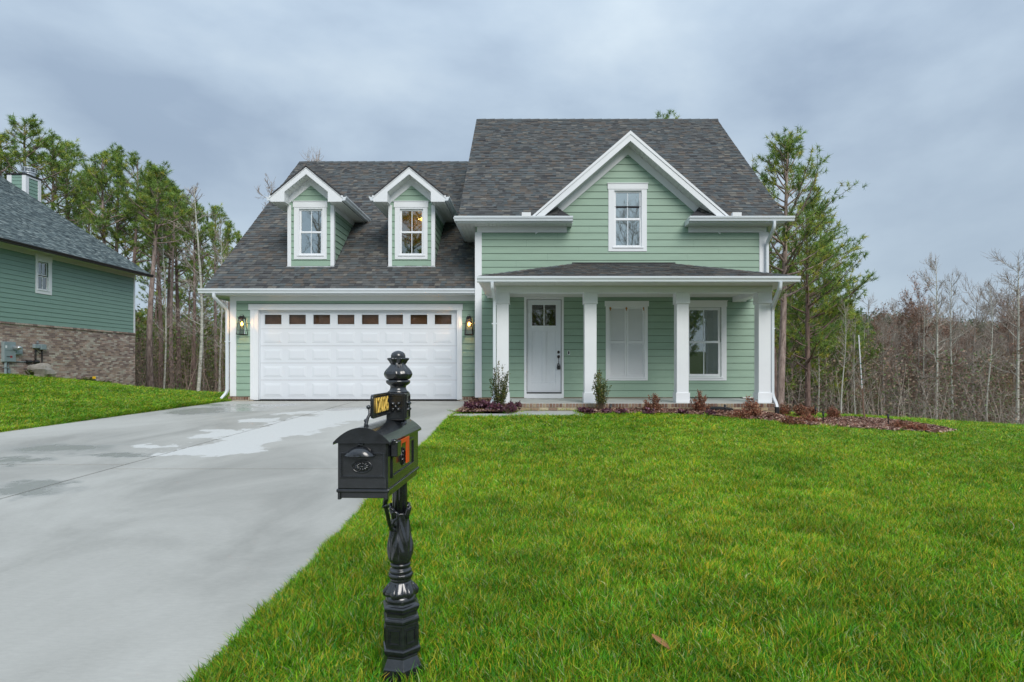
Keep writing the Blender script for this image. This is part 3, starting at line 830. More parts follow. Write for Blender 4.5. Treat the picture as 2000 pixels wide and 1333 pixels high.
def window(house, fr, case, glass_up, glass_low, header=None, sill=True, frame_w=.045, muntin=True, n=.0, room='room', depth=1.2, glass='glass', curtain=None, case_mat='white', label=None, rm=.5):
    """case / glass rects are (a0,a1,h0,h1) in the wall plane"""
    ca0, ca1, ch0, ch1 = case; g0, g1, gl0, gl1 = glass_low; _, _, gu0, gu1 = glass_up
    io = (g0 - frame_w, g1 + frame_w, gl0 - frame_w * 1.1, gu1 + frame_w)       # inner edge of the casing
    m = MB(); t0, t1 = n - .05, n + .032
    m.fbox(fr, ca0, io[0], ch0, ch1, t0, t1); m.fbox(fr, io[1], ca1, ch0, ch1, t0, t1)
    m.fbox(fr, io[0], io[1], ch0, io[2], t0, t1 - .002); m.fbox(fr, io[0], io[1], io[3], ch1, t0, t1 - .002)
    w = m.build('window', M[case_mat], house, bevel=.003)
    if label: w['label'] = label
    if header:
        m = MB(); m.fbox(fr, header[0], header[1], header[2], header[3], n, n + .042)
        m.fbox(fr, header[0] - .012, header[1] + .012, header[3], header[3] + .02, n, n + .056)
        m.build('header', M[case_mat], w, bevel=.003)
    if sill:
        m = MB(); m.fbox(fr, io[0] - .05, io[1] + .05, io[2] - .03, io[2] + .004, n + .0, n + .05); m.build('sill', M[case_mat], w, bevel=.004)
    fm = MB(); z0 = n - .05
    for (h0, h1, nn) in ((gl0, gl1, z0 + .028), (gu0, gu1, z0 + .006)):
        b_ = frame_w + .004; lo_ = frame_w * 1.1 + .004 if h0 == gl0 else .03; hi_ = frame_w + .004 if h1 == gu1 else .03
        fm.fbox(fr, g0 - b_, g0, h0 - lo_, h1 + hi_, nn - .02, nn + .02); fm.fbox(fr, g1, g1 + b_, h0 - lo_, h1 + hi_, nn - .02, nn + .02)
        fm.fbox(fr, g0, g1, h0 - lo_, h0, nn - .02, nn + .02); fm.fbox(fr, g0, g1, h1, h1 + hi_, nn - .02, nn + .02)
    fm.build('sash', M['white'], w, bevel=.002)
    gm = (g0 + g1) / 2
    for (h0, h1, nn) in ((gl0, gl1, z0 + .028), (gu0, gu1, z0 + .006)):
        if muntin:
            m = MB(); m.fbox(fr, gm - .010, gm + .010, h0, h1, nn - .004, nn + .010); m.build('muntin', M['gutter'], w)
            for a, b in ((g0, gm - .010), (gm + .010, g1)):
                m = MB(); m.fbox(fr, a - .003, b + .003, h0 - .004, h1 + .004, nn - .0055, nn - .0045); m.build('pane', M[glass], w)
        else:
            m = MB(); m.fbox(fr, g0 - .003, g1 + .003, h0 - .004, h1 + .004, nn - .0055, nn - .0045); m.build('pane', M[glass], w)
    # the room behind: five inner faces
    m = MB(); a0, a1, h0, h1 = g0 - rm, g1 + rm, gl0 - min(rm, .5), gu1 + min(rm, .25)
    f = n - .101
    m.add([fr(a0, h0, f), fr(a1, h0, f), fr(a1, h1, f), fr(a0, h1, f), fr(a0, h0, f - depth), fr(a1, h0, f - depth), fr(a1, h1, f - depth), fr(a0, h1, f - depth)],
          [(4, 5, 6, 7), (0, 1, 5, 4), (1, 2, 6, 5), (2, 3, 7, 6), (3, 0, 4, 7)])
    m.build('room', M[room], w)
    if curtain:
        m = MB()
        for (c0, c1) in curtain:
            nn = 40; pts = []
            for i in range(nn):
                a = c0 + (c1 - c0) * i / (nn - 1); dd = -.16 + .02 * math.sin(i * 1.5)
                pts.append((a, dd))
            vs = [fr(a, gl0 - .3, n + dd) for a, dd in pts] + [fr(a, gu1 + .1, n + dd) for a, dd in pts]
            m.add(vs, [(i, i + 1, i + 1 + nn, i + nn) for i in range(nn - 1)])
        m.build('curtain', M['curtain'], w)
    return w

PAL_ROOF = np.array([(.096, .098, .097), (.080, .082, .082), (.115, .116, .112), (.084, .095, .099), (.100, .114, .118), (.120, .104, .090), (.155, .147, .130), (.062, .062, .064), (.106, .093, .082)])
PW_ROOF = np.array([.2, .16, .14, .12, .07, .12, .06, .07, .06]); PW_ROOF /= PW_ROOF.sum()
PAL_ROOF2 = np.array([(.12, .155, .158), (.09, .118, .124), (.155, .195, .195), (.065, .088, .094), (.22, .26, .255), (.105, .135, .138)])
TABS = []        # every tab waits here until the roofs of one house are all laid
def clip_poly(P, Q):
    """Sutherland-Hodgman: P clipped by convex Q (counter-clockwise)"""
    outp = P
    for i in range(len(Q)):
        A, B = Q[i], Q[(i + 1) % len(Q)]
        inp, outp = outp, []
        if not inp: return []
        side = lambda p: (B[0] - A[0]) * (p[1] - A[1]) - (B[1] - A[1]) * (p[0] - A[0])
        for j in range(len(inp)):
            p, q = inp[j - 1], inp[j]; sp, sq = side(p), side(q)
            if sq >= -1e-9:
                if sp < -1e-9:
                    t = sp / (sp - sq); outp.append((p[0] + t * (q[0] - p[0]), p[1] + t * (q[1] - p[1])))
                outp.append(q)
            elif sp >= -1e-9:
                t = sp / (sp - sq); outp.append((p[0] + t * (q[0] - p[0]), p[1] + t * (q[1] - p[1])))
    return outp
WID = [.09, .12, .15, .18, .22]
def lay(roof, fr, polys, expo=.125, pal=PAL_ROOF, pw=PW_ROOF, skip=None, view=True):
    """shingle courses over convex polygons in (a, u)"""
    for Q in polys:
        a0, a1 = min(p[0] for p in Q), max(p[0] for p in Q); u0, u1 = min(p[1] for p in Q), max(p[1] for p in Q)
        k = 0; u = u0
        while u < u1 - .01:
            a = a0 - random.random() * .3
            while a < a1:
                w = random.choice(WID); up = u + expo + .015
                if skip is None or not skip(a + w / 2, u + expo / 2):
                    ci = int(rng.choice(len(pal), p=pw)) if pw is not None else int(rng.integers(0, len(pal)))
                    TABS.append((roof, fr, Q, a, a + w, u, up, random.choice((0, 1)), ci, pal, w))
                a += w
            u += expo; k += 1
def tab_solid(P, fr, u, up, lev):
    """P: clipped outline in (a,u); wedge-shaped tab, thick at its lower edge"""
    tk = .014 if lev else .009
    top = lambda h: .006 + tk * (1 - (h - u) / (up - u)) + (.003 if lev else 0)
    n = len(P)
    vs = [fr(a, h, top(h)) for a, h in P] + [fr(a, h, .001) for a, h in P]
    fs = [tuple(range(n))] + [(i, i + n, (i + 1) % n + n, (i + 1) % n) for i in range(n)]
    return vs, fs
def finish_shingles(nsingle=300, vis=None):
    """the tabs that show largest become objects, the rest one mesh per roof"""
    global TABS
    camp = Vector((0, 0, CZ))
    sc_ = []
    for i, t in enumerate(TABS):
        roof, fr, Q, a0, a1, u, up, lev, ci, pal, w = t
        c = Vector(fr((a0 + a1) / 2, u)); dv = camp - c; dist = dv.length
        s = dv.normalized().dot(fr.N) / dist ** 2 * w
        full = len(clip_poly([(a0, u), (a1, u), (a1, up), (a0, up)], Q)) == 4 and all(min((Q[(j + 1) % len(Q)][0] - Q[j][0]) * (p[1] - Q[j][1]) - (Q[(j + 1) % len(Q)][1] - Q[j][1]) * (p[0] - Q[j][0]) for j in range(len(Q))) >= 0 for p in ((a0, u), (a1, u), (a1, up), (a0, up)))
        if not full or s <= 0: s = -1
        if vis is not None and not vis(c): s = -1
        sc_.append(s)
    order = np.argsort(-np.array(sc_))[:nsingle]; single = set(int(i) for i in order if sc_[i] > 0)
    cache = {}; groups = {}
    for i, t in enumerate(TABS):
        roof, fr, Q, a0, a1, u, up, lev, ci, pal, w = t
        if i in single:
            key = (round(w, 3), lev, ci, id(pal), round(up - u, 4))
            if key not in cache:
                loc = Fr((0, 0, 0), (1, 0, 0), (0, 1, 0), (0, 0, 1))
                v, f = tab_solid([(0, 0), (w, 0), (w, up - u), (0, up - u)], loc, 0, up - u, lev)
                mb = MB(); mb.col = tuple(pal[ci]); mb.add(v, f); cache[key] = mb.mesh('shingle', mat=M['shingle'])
            rot = Matrix((fr.R, fr.U, fr.N)).transposed()
            link('shingle', cache[key], roof, loc=Vector(fr(a0, u)), rot=rot)
        else:
            P = clip_poly([(a0, u), (a1, u), (a1, up), (a0, up)], Q)
            if len(P) < 3: continue
            mb = groups.setdefault(roof.name, (roof, MB()))[1]
            mb.col = tuple(pal[ci] * random.uniform(.85, 1.15)); v, f = tab_solid(P, fr, u, up, lev); mb.add(v, f)
    for nm, (roof, mb) in groups.items():
        mb.build('shingles', M['shingle'], roof, kind='stuff')
    TABS = []

def slab_roof(house, fr, Q, th=.10, mat='shingle', name='roof', lift=0.0):
    m = MB(); m.col = (.05, .05, .055)
    m.prism([fr(a, u, lift) for a, u in Q], tuple(-fr.N * th))
    return m.build(name, M[mat], house)
def roof_frame(O, along, run_dir, slope):
    """O on the eave; run_dir horizontal, rising slope per metre"""
    U = Vector((run_dir[0], run_dir[1], slope)); A = Vector((*along, 0)); N = A.cross(U).normalized()
    if N.z < 0: N = -N
    return Fr(O, A, U, N)
def gutter(house, pts_fn, length, name='gutter', mat='gutter', **props):
    """K-style profile swept along a: pts_fn(a) gives a function (out, z) -> point"""
    prof = [(0, 0), (0, -.125), (.075, -.125), (.092, -.112), (.094, -.085), (.108, -.060), (.122, -.045), (.125, -.012), (.125, 0), (.112, 0), (.112, -.02), (.012, -.03), (.012, 0)]
    m = MB(); A = [pts_fn(0)(o, z) for o, z in prof]; B = [pts_fn(length)(o, z) for o, z in prof]
    m.prism(A, tuple(Vector(B[0]) - Vector(A[0])))
    return m.build(name, M[mat], house, **props)
def downspout(house, pts, name='downspout', up=(0, 1, 0), mat='gutter', r=.048, straps=(), **props):
    # round the corners
    P = [Vector(p) for p in pts]; Q = [P[0]]
    for i in range(1, len(P) - 1):
        a, b, c = P[i - 1], P[i], P[i + 1]; rr = min(.09, (a - b).length * .4, (c - b).length * .4)
        p0 = b + (a - b).normalized() * rr; p1 = b + (c - b).normalized() * rr
        for t in (0, .33, .66, 1): Q.append(p0 * (1 - t) ** 2 + b * 2 * t * (1 - t) + p1 * t * t)
    Q.append(P[-1])
    m = MB(); m.tube(Q, r, 12, True, (1.0, .72), up)
    o = m.build(name, M[mat], house, smooth=False, **props)
    for (x, y, z) in straps:
        s = MB(); s.box(x - .062, x + .062, y - .045, y + .05, z, z + .025); s.build('strap', M['gutter'], o)
    return o

# ================================================================== the green house
GH = thing('house', (0, 16.5, 0), 'pale green two storey house with white trim, grey shingle roof, garage and columned front porch', 'house')
dG, dM, dE, dGE = 16.6, 16.1, 15.67, 16.15
fG, fM = front(dG), front(dM)
gdr = rect(dG, 496, 604.5, 895.5, 790)         # garage opening
gdr = (gdr[0], gdr[1], .0, gdr[3])
xGL, xML, xMR = PX(452, dG), PX(930, dM), PX(1499, dM)
zS = .13
# --- garage wall
wg = wall_of(GH, fG, lambda h: (xGL, xML + .03), zS, 2.86, [gdr], .179, M['siding'])
# --- main wall with gable
gap, gsl, gx0 = 6.945, .866, PX(1226, dM)
gtop = 6.66
up_rect = rect(dM, 1196, 368, 1256, 486)
door_rect = rect(dM, 1027, 583, 1098.5, 777.5); door_rect = (door_rect[0], door_rect[1], .10, door_rect[3])
w2 = rect(dM, 1186.5, 596, 1262, 740); w3 = rect(dM, 1343, 601, 1408, 736)
def main_rng(h):
    if h < 4.62: return (xML, xMR)
    t = (gtop - h) / gsl
    return (gx0 - t, gx0 + t)
wall_of(GH, fM, main_rng, zS, 6.64, [up_rect, door_rect, w2, w3], .1795, M['siding'], breaks=(4.62,))
# --- side and back walls
fGL = Fr((xGL, dG, 0), (0, -1, 0), (0, 0, 1), (-1, 0, 0))
wall_of(GH, fGL, lambda h: (-9.8, -.005) if h < 2.9 else (-(9.8 - (h - 2.9) / .826 * 1.0), -(h - 2.9) / .826), zS, 8.0, [], .179, M['siding'], breaks=(2.9,), maxlen=30)
fMR = Fr((xMR, dM, 0), (0, 1, 0), (0, 0, 1), (1, 0, 0))
wall_of(GH, fMR, lambda h: (.005, 10.3) if h < 4.6 else ((h - 4.6) / .843, 10.3 - (h - 4.6) / .843), -.2, 8.9, [], .1795, M['siding'], breaks=(4.6,), maxlen=30)
fML = Fr((xML, dM, 0), (0, -1, 0), (0, 0, 1), (-1, 0, 0))
wall_of(GH, fML, lambda h: (-10.3, -.005) if h < 4.6 else (-(10.3 - (h - 4.6) / .843), -(h - 4.6) / .843), 2.6, 8.9, [], .1795, M['siding'], breaks=(4.6,), maxlen=30)
m = MB(); m.box(xGL, xML, 26.4, 26.5, -.3, 2.9); m.box(xML, xMR, 26.35, 26.5, -.3, 4.6); m.build('back_wall', M['siding'], GH)
# --- foundation strip
m = MB(); m.box(xGL + .02, xGL + .6, dG - .02, dG + .1, -.2, .12); m.box(gdr[1] + .04, xML, dG - .02, dG + .1, -.2, .12)
m.box(xGL + .02, xGL + .1, dG + .1, 26.3, -.8, .12); m.box(xMR - .1, xMR - .02, dM, 26.3, -1.4, .12)
m.build('foundation', M['mortar'], GH, kind='stuff')

# --- corner boards and friezes
def corner(fr, a0, a1, h0, h1, side=0):
    o = board(GH, fr, a0, a1, h0, h1, -.06, .028, 'corner_board')
    return o
corner(fG, xGL - .03, PX(462, dG), .14, 2.83)
corner(fM, xML - .03, PX(941, dM), .13, 4.46)
corner(fM, PX(1482.5, dM), xMR + .03, .13, 4.46)
m = MB(); m.box(xGL - .032, xGL - .004, dG + .06, dG + .16, .14, 2.83); m.build('corner_board', M['white'], GH)
m = MB(); m.box(xML - .032, xML - .004, dM + .06, dM + .16, .14, 4.46); m.build('corner_board', M['white'], GH)
m = MB(); m.box(xMR + .004, xMR + .032, dM + .06, dM + .16, .14, 4.46); m.build('corner_board', M['white'], GH)
board(GH, fG, PX(462, dG), xML - .03, PZ(588.2, dG), 2.84, 0, .030, 'frieze_board')
zSo = 4.60
fz0 = PZ(455, dM)
board(GH, fM, PX(932, dM), PX(1107, dM), fz0, zSo, 0, .034, 'frieze_board')
board(GH, fM, PX(1344, dM), PX(1496, dM), fz0, zSo, 0, .034, 'frieze_board')

# --- roofs
gS = .826; zGE = 2.985; rdG = 22.92
xgl, xgr = PX(398, dGE), xML - .0
fr_g = roof_frame((0, dGE, zGE), (1, 0), (0, 1), gS); Lg = math.hypot(rdG - dGE, gS * (rdG - dGE))
Qg = [(xgl, 0), (xML - .01, 0), (xML - .01, Lg), (xgl, Lg)]
roof_g = slab_roof(GH, fr_g, Qg, .12)
fr_gb = roof_frame((0, 2 * rdG - dGE, zGE), (1, 0), (0, -1), gS)
m = MB(); m.col = (.07, .07, .075); m.prism([fr_gb(a, u, .01) for a, u in Qg], tuple(-fr_gb.N * .12)); m.build('rear_roof', M['shingle'], GH)
mS = .843; zME = PZ(424, dE); rdM = 21.3
xml, xmr = PX(895, dE), PX(1534, dE)
fr_m = roof_frame((0, dE, zME), (1, 0), (0, 1), mS); km = math.hypot(1, mS); Lm = (rdM - dE) * km; uw = (dM - dE + .02) * km
gcx = PX(1231.5, dE); gft = (gap - zME) / gsl            # gable half width at the eave
XR1, XR2 = PX(1117, dE), PX(1347, dE)
Qm_main = [(xml, uw), (xmr, uw), (xmr, Lm), (xml, Lm)]
Qm_l = [(xml, 0), (XR1, 0), (XR1 - .40, uw), (xml, uw)]
Qm_r = [(XR2, 0), (xmr, 0), (xmr, uw), (XR2 + .40, uw)]
m = MB(); m.col = (.05, .05, .055)
for Q in (Qm_main, Qm_l, Qm_r): m.prism([fr_m(a, u) for a, u in Q], tuple(-fr_m.N * .09))
roof_m = m.build('roof', M['shingle'], GH)
fr_mb = roof_frame((0, 2 * rdM - dE, zME), (1, 0), (0, -1), mS)
m = MB(); m.col = (.07, .07, .075); m.prism([fr_mb(a, u, .01) for a, u in [(xml, 0), (xmr, 0), (xmr, Lm), (xml, Lm)]], tuple(-fr_mb.N * .1)); m.build('rear_roof', M['shingle'], GH)
# hip ends of the eave returns
for (xc, sg) in ((XR1, -1), (XR2, 1)):
    m = MB(); m.col = (.07, .07, .075)
    zt = fr_m(0, uw)[2]
    m.prism([(xc, dE, zME), (xc, dM + .02, zME), (xc + sg * .40, dM + .02, zt + .004)], (sg * .03, 0, -.05)); m.build('return_roof', M['shingle'], GH)
# gable roof: two triangles running back into the main slope
dgb = dE + (gap - zME) / mS
kg = math.hypot(1, gsl)
# a runs back (depth), u up the slope from the foot
frGL = roof_frame((gcx - gft, dE, zME), (0, 1), (1, 0), gsl); frGR = roof_frame((gcx + gft, dE, zME), (0, 1), (-1, 0), gsl)
Lgab = gft * kg; da = dgb - dE
Qgab = [(0, 0), (.0001, 0), (da, Lgab), (0, Lgab)]
mg = MB(); mg.col = (.05, .05, .055)
for f_ in (frGL, frGR): mg.prism([f_(a, u, .004) for a, u in Qgab if not (a == .0001)], tuple(-f_.N * .06))
roof_x = mg.build('gable_roof', M['shingle'], GH)
inside_gable = lambda a, u: abs(a - gcx) < (gft - u / km * mS / gsl) - .12
lay(roof_m, fr_m, [Qm_main], skip=inside_gable)
lay(roof_m, fr_m, [Qm_l, Qm_r], skip=lambda a, u: abs(a - gcx) < gft - .45 - u / km)
lay(roof_x, frGL, [Qgab]); lay(roof_x, frGR, [Qgab])
# ridge caps
def ridge_cap(parent, x0, x1, y, z, s):
    n = int((x1 - x0) / .3)
    for i in range(n):
        a0, a1 = x0 + (x1 - x0) * i / n, x0 + (x1 - x0) * (i + 1) / n
        m = MB(); m.col = tuple(PAL_ROOF[i % 5] * .9)
        m.add([(a0, y - .13, z - .13 * s + .012), (a1 + .02, y - .13, z - .13 * s + .026), (a1 + .02, y, z + .04), (a0, y, z + .026), (a0, y + .13, z - .13 * s + .012), (a1 + .02, y + .13, z - .13 * s + .026)],
              [(0, 1, 2, 3), (3, 2, 5, 4)])
        m.build('ridge_cap', M['shingle'], parent)
ridge_cap(roof_m, xml, xmr, rdM, zME + mS * (rdM - dE), mS)
ridge_cap(roof_g, xgl, xML - .3, rdG, zGE + gS * (rdG - dGE), gS)

# --- dormers
def dormer(cx, room, glass, lamp=False):
    df, do = 17.05, 16.67; hw, ov, sl = .62, .97, .825
    za, zb = PZ(324, do), PZ(394.3, do); zf = zGE + gS * (df - dGE); ffr = front(df)
    c = PX(607.5, df) - 0.0
    sx = cx - c
    rc_ = lambda x0, y0, x1, y1: tuple(v + (sx if i < 2 else 0) for i, v in enumerate(rect(df, x0, y0, x1, y1)))
    D = link('dormer', None, GH, loc=(cx, df, zf)); D['label'] = 'dormer lit orange inside' if lamp else 'dormer with sky and bare branches mirrored in its window'
    def sub(o): return o
    # front wall
    op = rc_(583.5, 407.5, 631.2, 499.5)
    zgt = PZ(362, df) + .10
    def rf(h):
        if h < zb: return (cx - hw, cx + hw)
        t = min(hw, (zgt - h) / sl); return (cx - t, cx + t)
    H = {'p': D}
    def holder(mb, name, mat, **k): return mb.build(name, mat, D, **k)
    hold = MB(); SIDE_PARENT[0] = D
    b1 = siding(D, ffr, rf, zf - .02, zgt - .03, [op], .179, M['siding'], breaks=(zb, zgt - sl * hw)); b1.build('dormer_wall', M['lap_shadow_sheath'], D)
    # cheeks
    for sg in (1, -1):
        fs = Fr((cx + sg * hw, df, 0), (0, 1, 0), (0, 0, 1), (sg, 0, 0))
        b2 = siding(D, fs, lambda h: (.0, max(.0, (h - zf) / gS)), zf + .02, zb, [], .179, M['siding'], maxlen=30); b2.build('dormer_wall', M['lap_shadow_sheath'], D)
        m = MB(); dd = (zb - zGE) / gS + dGE
        m.add([(cx + sg * (hw + .025), df + .001, zb - .13), (cx + sg * (hw + .025), dd - .16, zb - .13), (cx + sg * (hw + .025), dd, zb), (cx + sg * (hw + .025), df + .001, zb),
               (cx + sg * hw, df + .001, zb - .13), (cx + sg * hw, dd - .16, zb - .13), (cx + sg * hw, dd, zb), (cx + sg * hw, df + .001, zb)],
              [(0, 1, 2, 3), (7, 6, 5, 4), (0, 4, 5, 1), (3, 2, 6, 7), (1, 5, 6, 2), (0, 3, 7, 4)]); m.build('frieze_board', M['white'], D)
        # corner boards: face and side
        m = MB(); a0, a1 = sorted((cx + sg * (hw + .026), cx + sg * (hw - .075)))
        m.fbox(ffr, a0, a1, zf - .03, zb, 0, .027)
        a0, a1 = sorted((cx + sg * (hw + .001), cx + sg * (hw + .026)))
        m.box(a0, a1, df, df + .085, zf - .03, zb); m.build('corner_board', M['white'], D, bevel=.002)
        # rake frieze on the face
        m = MB(); t1 = hw - .0; zo = PZ(362, df) + .185
        m.prism([ffr(cx, zo - .2, .0), ffr(cx + sg * t1, zo - .2 - sl * t1, .0), ffr(cx + sg * t1, zo - sl * t1, .0), ffr(cx, zo, .0)], tuple(ffr.N * .028)); m.build('rake_frieze', M['white'], D)
        # flat soffit under the eave
        m = MB(); a0, a1 = sorted((cx + sg * (hw + .0), cx + sg * ov))
        dd = (zb - zGE) / gS + dGE + .02
        m.box(a0, a1, do + .03, dd, zb, zb + .012); m.build('soffit', M['soffit'], D)
        # fascia face: rake board with its boxed return
        it, izb = .59, 5.70; iza = PZ(340.5, do)
        m = MB()
        pts = [(0, za - .012), (sg * ov, za - .012 - sl * ov), (sg * ov, zb), (sg * it, zb), (sg * it, iza - sl * it + .01), (0, iza)]
        m.prism([(cx + a, do, h) for a, h in pts], (0, .03, 0)); m.build('rake_fascia', M['white'], D)
        m = MB()
        pts = [(0, za + .004), (sg * (ov + .03), za + .004 - sl * (ov + .03)), (sg * (ov + .03), za - .06 - sl * (ov + .03)), (0, za - .06)]
        m.prism([(cx + a, do - .016, h) for a, h in pts], (0, .016, 0)); m.build('rake_moulding', M['white'], D)
        # inner side of the return box and sloping soffit
        m = MB(); a0, a1 = sorted((cx + sg * it, cx + sg * (it + .012)))
        m.box(a0, a1, do + .03, df, zb, iza - sl * it + .012); m.build('return_box', M['white'], D)
        m = MB(); m.prism([(cx, do + .03, iza), (cx + sg * it, do + .03, iza - sl * it), (cx + sg * it, df, iza - sl * it), (cx, df, iza)], (0, 0, .01)); m.build('soffit', M['soffit'], D)
        # gutter along the eave
        dend = dGE + (zb + .13 - zGE) / gS
        gutter(D, lambda a: (lambda o, z: (cx + sg * (ov + o), do + a, zb + .155 + z)), dend - do + .1)
        # roof plane
        kk = math.hypot(1, sl); zfoot = za - sl * ov
        fr_ = roof_frame((cx + sg * ov, do - .02, zfoot), (0, 1), (-sg, 0), sl)
        bk0 = dGE + (zfoot - zGE) / gS - do; bk1 = dGE + (za - zGE) / gS - do
        Q = [(0, 0), (bk0, 0), (bk1, ov * kk), (0, ov * kk)]
        if fr_.R.cross(fr_.U).dot(fr_.N) < 0: pass
        m = MB(); m.col = (.05, .05, .055); m.prism([fr_(a, u, .003) for a, u in Q], tuple(-fr_.N * .035)); rr = m.build('dormer_roof', M['shingle'], D)
        lay_dormer.append((D, fr_, Q))
    w = window(GH, ffr, rc_(574.8, 396, 638.6, 507), rc_(587.9, 412, 627, 451.8), rc_(587.9, 455.7, 627, 495.4), rc_(573, 395, 640, 406), room=room, glass=glass, depth=.8, rm=.22,
               label='dormer window glowing orange' if lamp else 'dormer window mirroring sky')
    if lamp:
        ld = bpy.data.lights.new('dormer_lamp', 'POINT'); ld.energy = 3.5; ld.color = (1, .55, .2); ld.shadow_soft_size = .04
        lo = bpy.data.objects.new('dormer_lamp', ld); scene.collection.objects.link(lo); lo.location = (cx + .1, df + .55, zf + 1.45)
        m = MB(); m.lathe([(-.05, .01), (-.03, .04), (.03, .045), (.05, .015)], 12, (cx + .2, df + .5, zf + 1.42)); m.build('lamp_bulb', M['bulb'], D, smooth=True)
    m = MB(); m.box(cx - hw - .04, cx + hw + .04, df - .045, df - .002, zf - .085, zf - .012); m.build('flashing', M['gutter'], D)
    return D
lay_dormer = []
cxl, cxr = PX(607.5, 17.05), PX(804.2, 17.05)
dormer(cxl, 'room', 'glass_light')
dormer(cxr, 'room_warm', 'glass', True)
def in_dormer(a, u):
    y = dGE + u / math.hypot(1, gS)
    for c in (cxl, cxr):
        if abs(a - c) < .60 and y > 17.12: return y < 20.2
    return False
lay(roof_g, fr_g, [Qg], skip=in_dormer)
for D, fr_, Q in lay_dormer:
    # dormer slopes are laid straight into one small mesh each
    lay(D, fr_, [Q])

# --- gable rake fascia, soffit and wall frieze
for sg in (1, -1):
    foot = gft; fw = .245
    m = MB(); pts = [(0, gap - .01), (sg * foot, gap - .01 - gsl * foot), (sg * (foot - fw / gsl), gap - .01 - gsl * foot), (0, gap - fw)]
    m.prism([(gcx + a, dE, h) for a, h in pts], (0, .03, 0)); m.build('rake_fascia', M['white'], GH)
    m = MB(); pts = [(0, gap + .012), (sg * (foot + .01), gap + .012 - gsl * (foot + .01)), (sg * (foot - .07), gap + .012 - gsl * (foot + .01)), (0, gap - .075)]
    m.prism([(gcx + a, dE - .016, h) for a, h in pts], (0, .016, 0)); m.build('rake_moulding', M['white'], GH)
    zs = gap - fw + .01
    m = MB(); m.prism([(gcx, dE + .03, zs), (gcx + sg * 2.35, dE + .03, zs - gsl * 2.35), (gcx + sg * 2.35, dM, zs - gsl * 2.35), (gcx, dM, zs)], (0, 0, .012)); m.build('soffit', M['soffit'], GH)
    zt = zs - .002
    m = MB(); m.prism([fM(gx0 + 0, zt - .215), fM(gx0 + sg * 2.42, zt - .215 - gsl * 2.42), fM(gx0 + sg * 2.42, zt - gsl * 2.42), fM(gx0, zt)], tuple(fM.N * .032)); m.build('rake_frieze', M['white'], GH)
# --- eaves: gutters, fascias, soffits
gutter(GH, lambda a: (lambda o, z: (PX(390.5, dGE) + a, dGE - o, zGE - .005 + z)), xML - .035 - PX(390.5, dGE), label='long gutter above the garage door')
m = MB(); m.box(xgl, xML - .03, dGE, dGE + .02, 2.83, zGE - .01); m.build('fascia', M['white'], GH)
m = MB(); m.box(xgl, xML - .03, dGE + .02, dG, 2.83, 2.842); m.build('soffit', M['soffit'], GH)
m = MB(); m.box(xgl, xGL, dG, 26.5, 2.83, 2.842); m.box(xgl - .004, xgl + .02, dGE, 26.5, 2.80, 2.95); m.build('soffit', M['soffit'], GH)
gutter(GH, lambda a: (lambda o, z: (PX(888, dE) + a, dE - o, zME - .004 + z)), PX(1118.5, dE) - PX(888, dE))
gutter(GH, lambda a: (lambda o, z: (PX(1345, dE) + a, dE - o, zME - .004 + z)), PX(1549, dE) - PX(1345, dE))
for x0, x1 in ((xml - .03, XR1), (XR2, xmr + .03)):
    m = MB(); m.box(x0, x1, dE, dE + .02, zSo, zME - .02); m.build('fascia', M['white'], GH)
    m = MB(); m.box(x0, x1, dE + .02, dM, zSo, zSo + .012); m.build('soffit', M['soffit'], GH)
for xc, sg in ((XR1, 1), (XR2, -1)):
    m = MB(); a0, a1 = sorted((xc, xc + sg * .02)); m.box(a0, a1, dE, dM, zSo, zME - .015); m.build('fascia', M['white'], GH)
# cornices that run back along both gable ends
m = MB(); m.box(xml, xML - .03, dM, 18.3, zSo, zSo + .012); m.build('soffit', M['soffit'], GH)
m = MB(); m.box(xMR + .03, xmr, dM, 26.3, zSo, zSo + .012); m.build('soffit', M['soffit'], GH)
gutter(GH, lambda a: (lambda o, z: (xml - .02 - o * .8, dE + a, zME - .004 + z)), 2.7)
m = MB(); m.box(xmr, xmr + .022, dE, 26.3, zSo, zME - .02); m.build('fascia', M['white'], GH)
# main rake boards at both gable ends
for x in (xml - .015, xmr - .005):
    m = MB(); o = fr_m
    m.prism([(x, dE + .05, zME - .03), (x, rdM, zME + mS * (rdM - dE) - .06), (x, rdM, zME + mS * (rdM - dE) - .22), (x, dE + .2, zME - .03)], (.02, 0, 0)); m.build('rake_fascia', M['white'], GH)
x = xgl - .012
m = MB(); m.prism([(x, dGE + .05, zGE - .03), (x, rdG, zGE + gS * (rdG - dGE) - .06), (x, rdG, zGE + gS * (rdG - dGE) - .22), (x, dGE + .2, zGE - .03)], (.015, 0, 0)); m.build('rake_fascia', M['white'], GH)
# splash guards where the valleys drain
for px in (1028, 1436.5):
    m = MB(); cx_ = PX(px, dE); m.box(cx_ - .115, cx_ + .115, dE - .128, dE - .120, zME - .02, zME + .085); m.box(cx_ - .115, cx_ - .107, dE - .12, dE - .03, zME - .02, zME + .08); m.box(cx_ + .107, cx_ + .115, dE - .12, dE - .03, zME - .02, zME + .08)
    m.build('splash_guard', M['white'], GH, bevel=.01)

# --- upper window
window(GH, fM, rect(dM, 1188, 361, 1263, 491.8), rect(dM, 1203, 376.5, 1249.3, 426), rect(dM, 1203, 430.8, 1249.3, 479.5), rect(dM, 1186.5, 359.8, 1265, 370.5), room='room', glass='glass_light', depth=1.2, label='window high in the front gable')
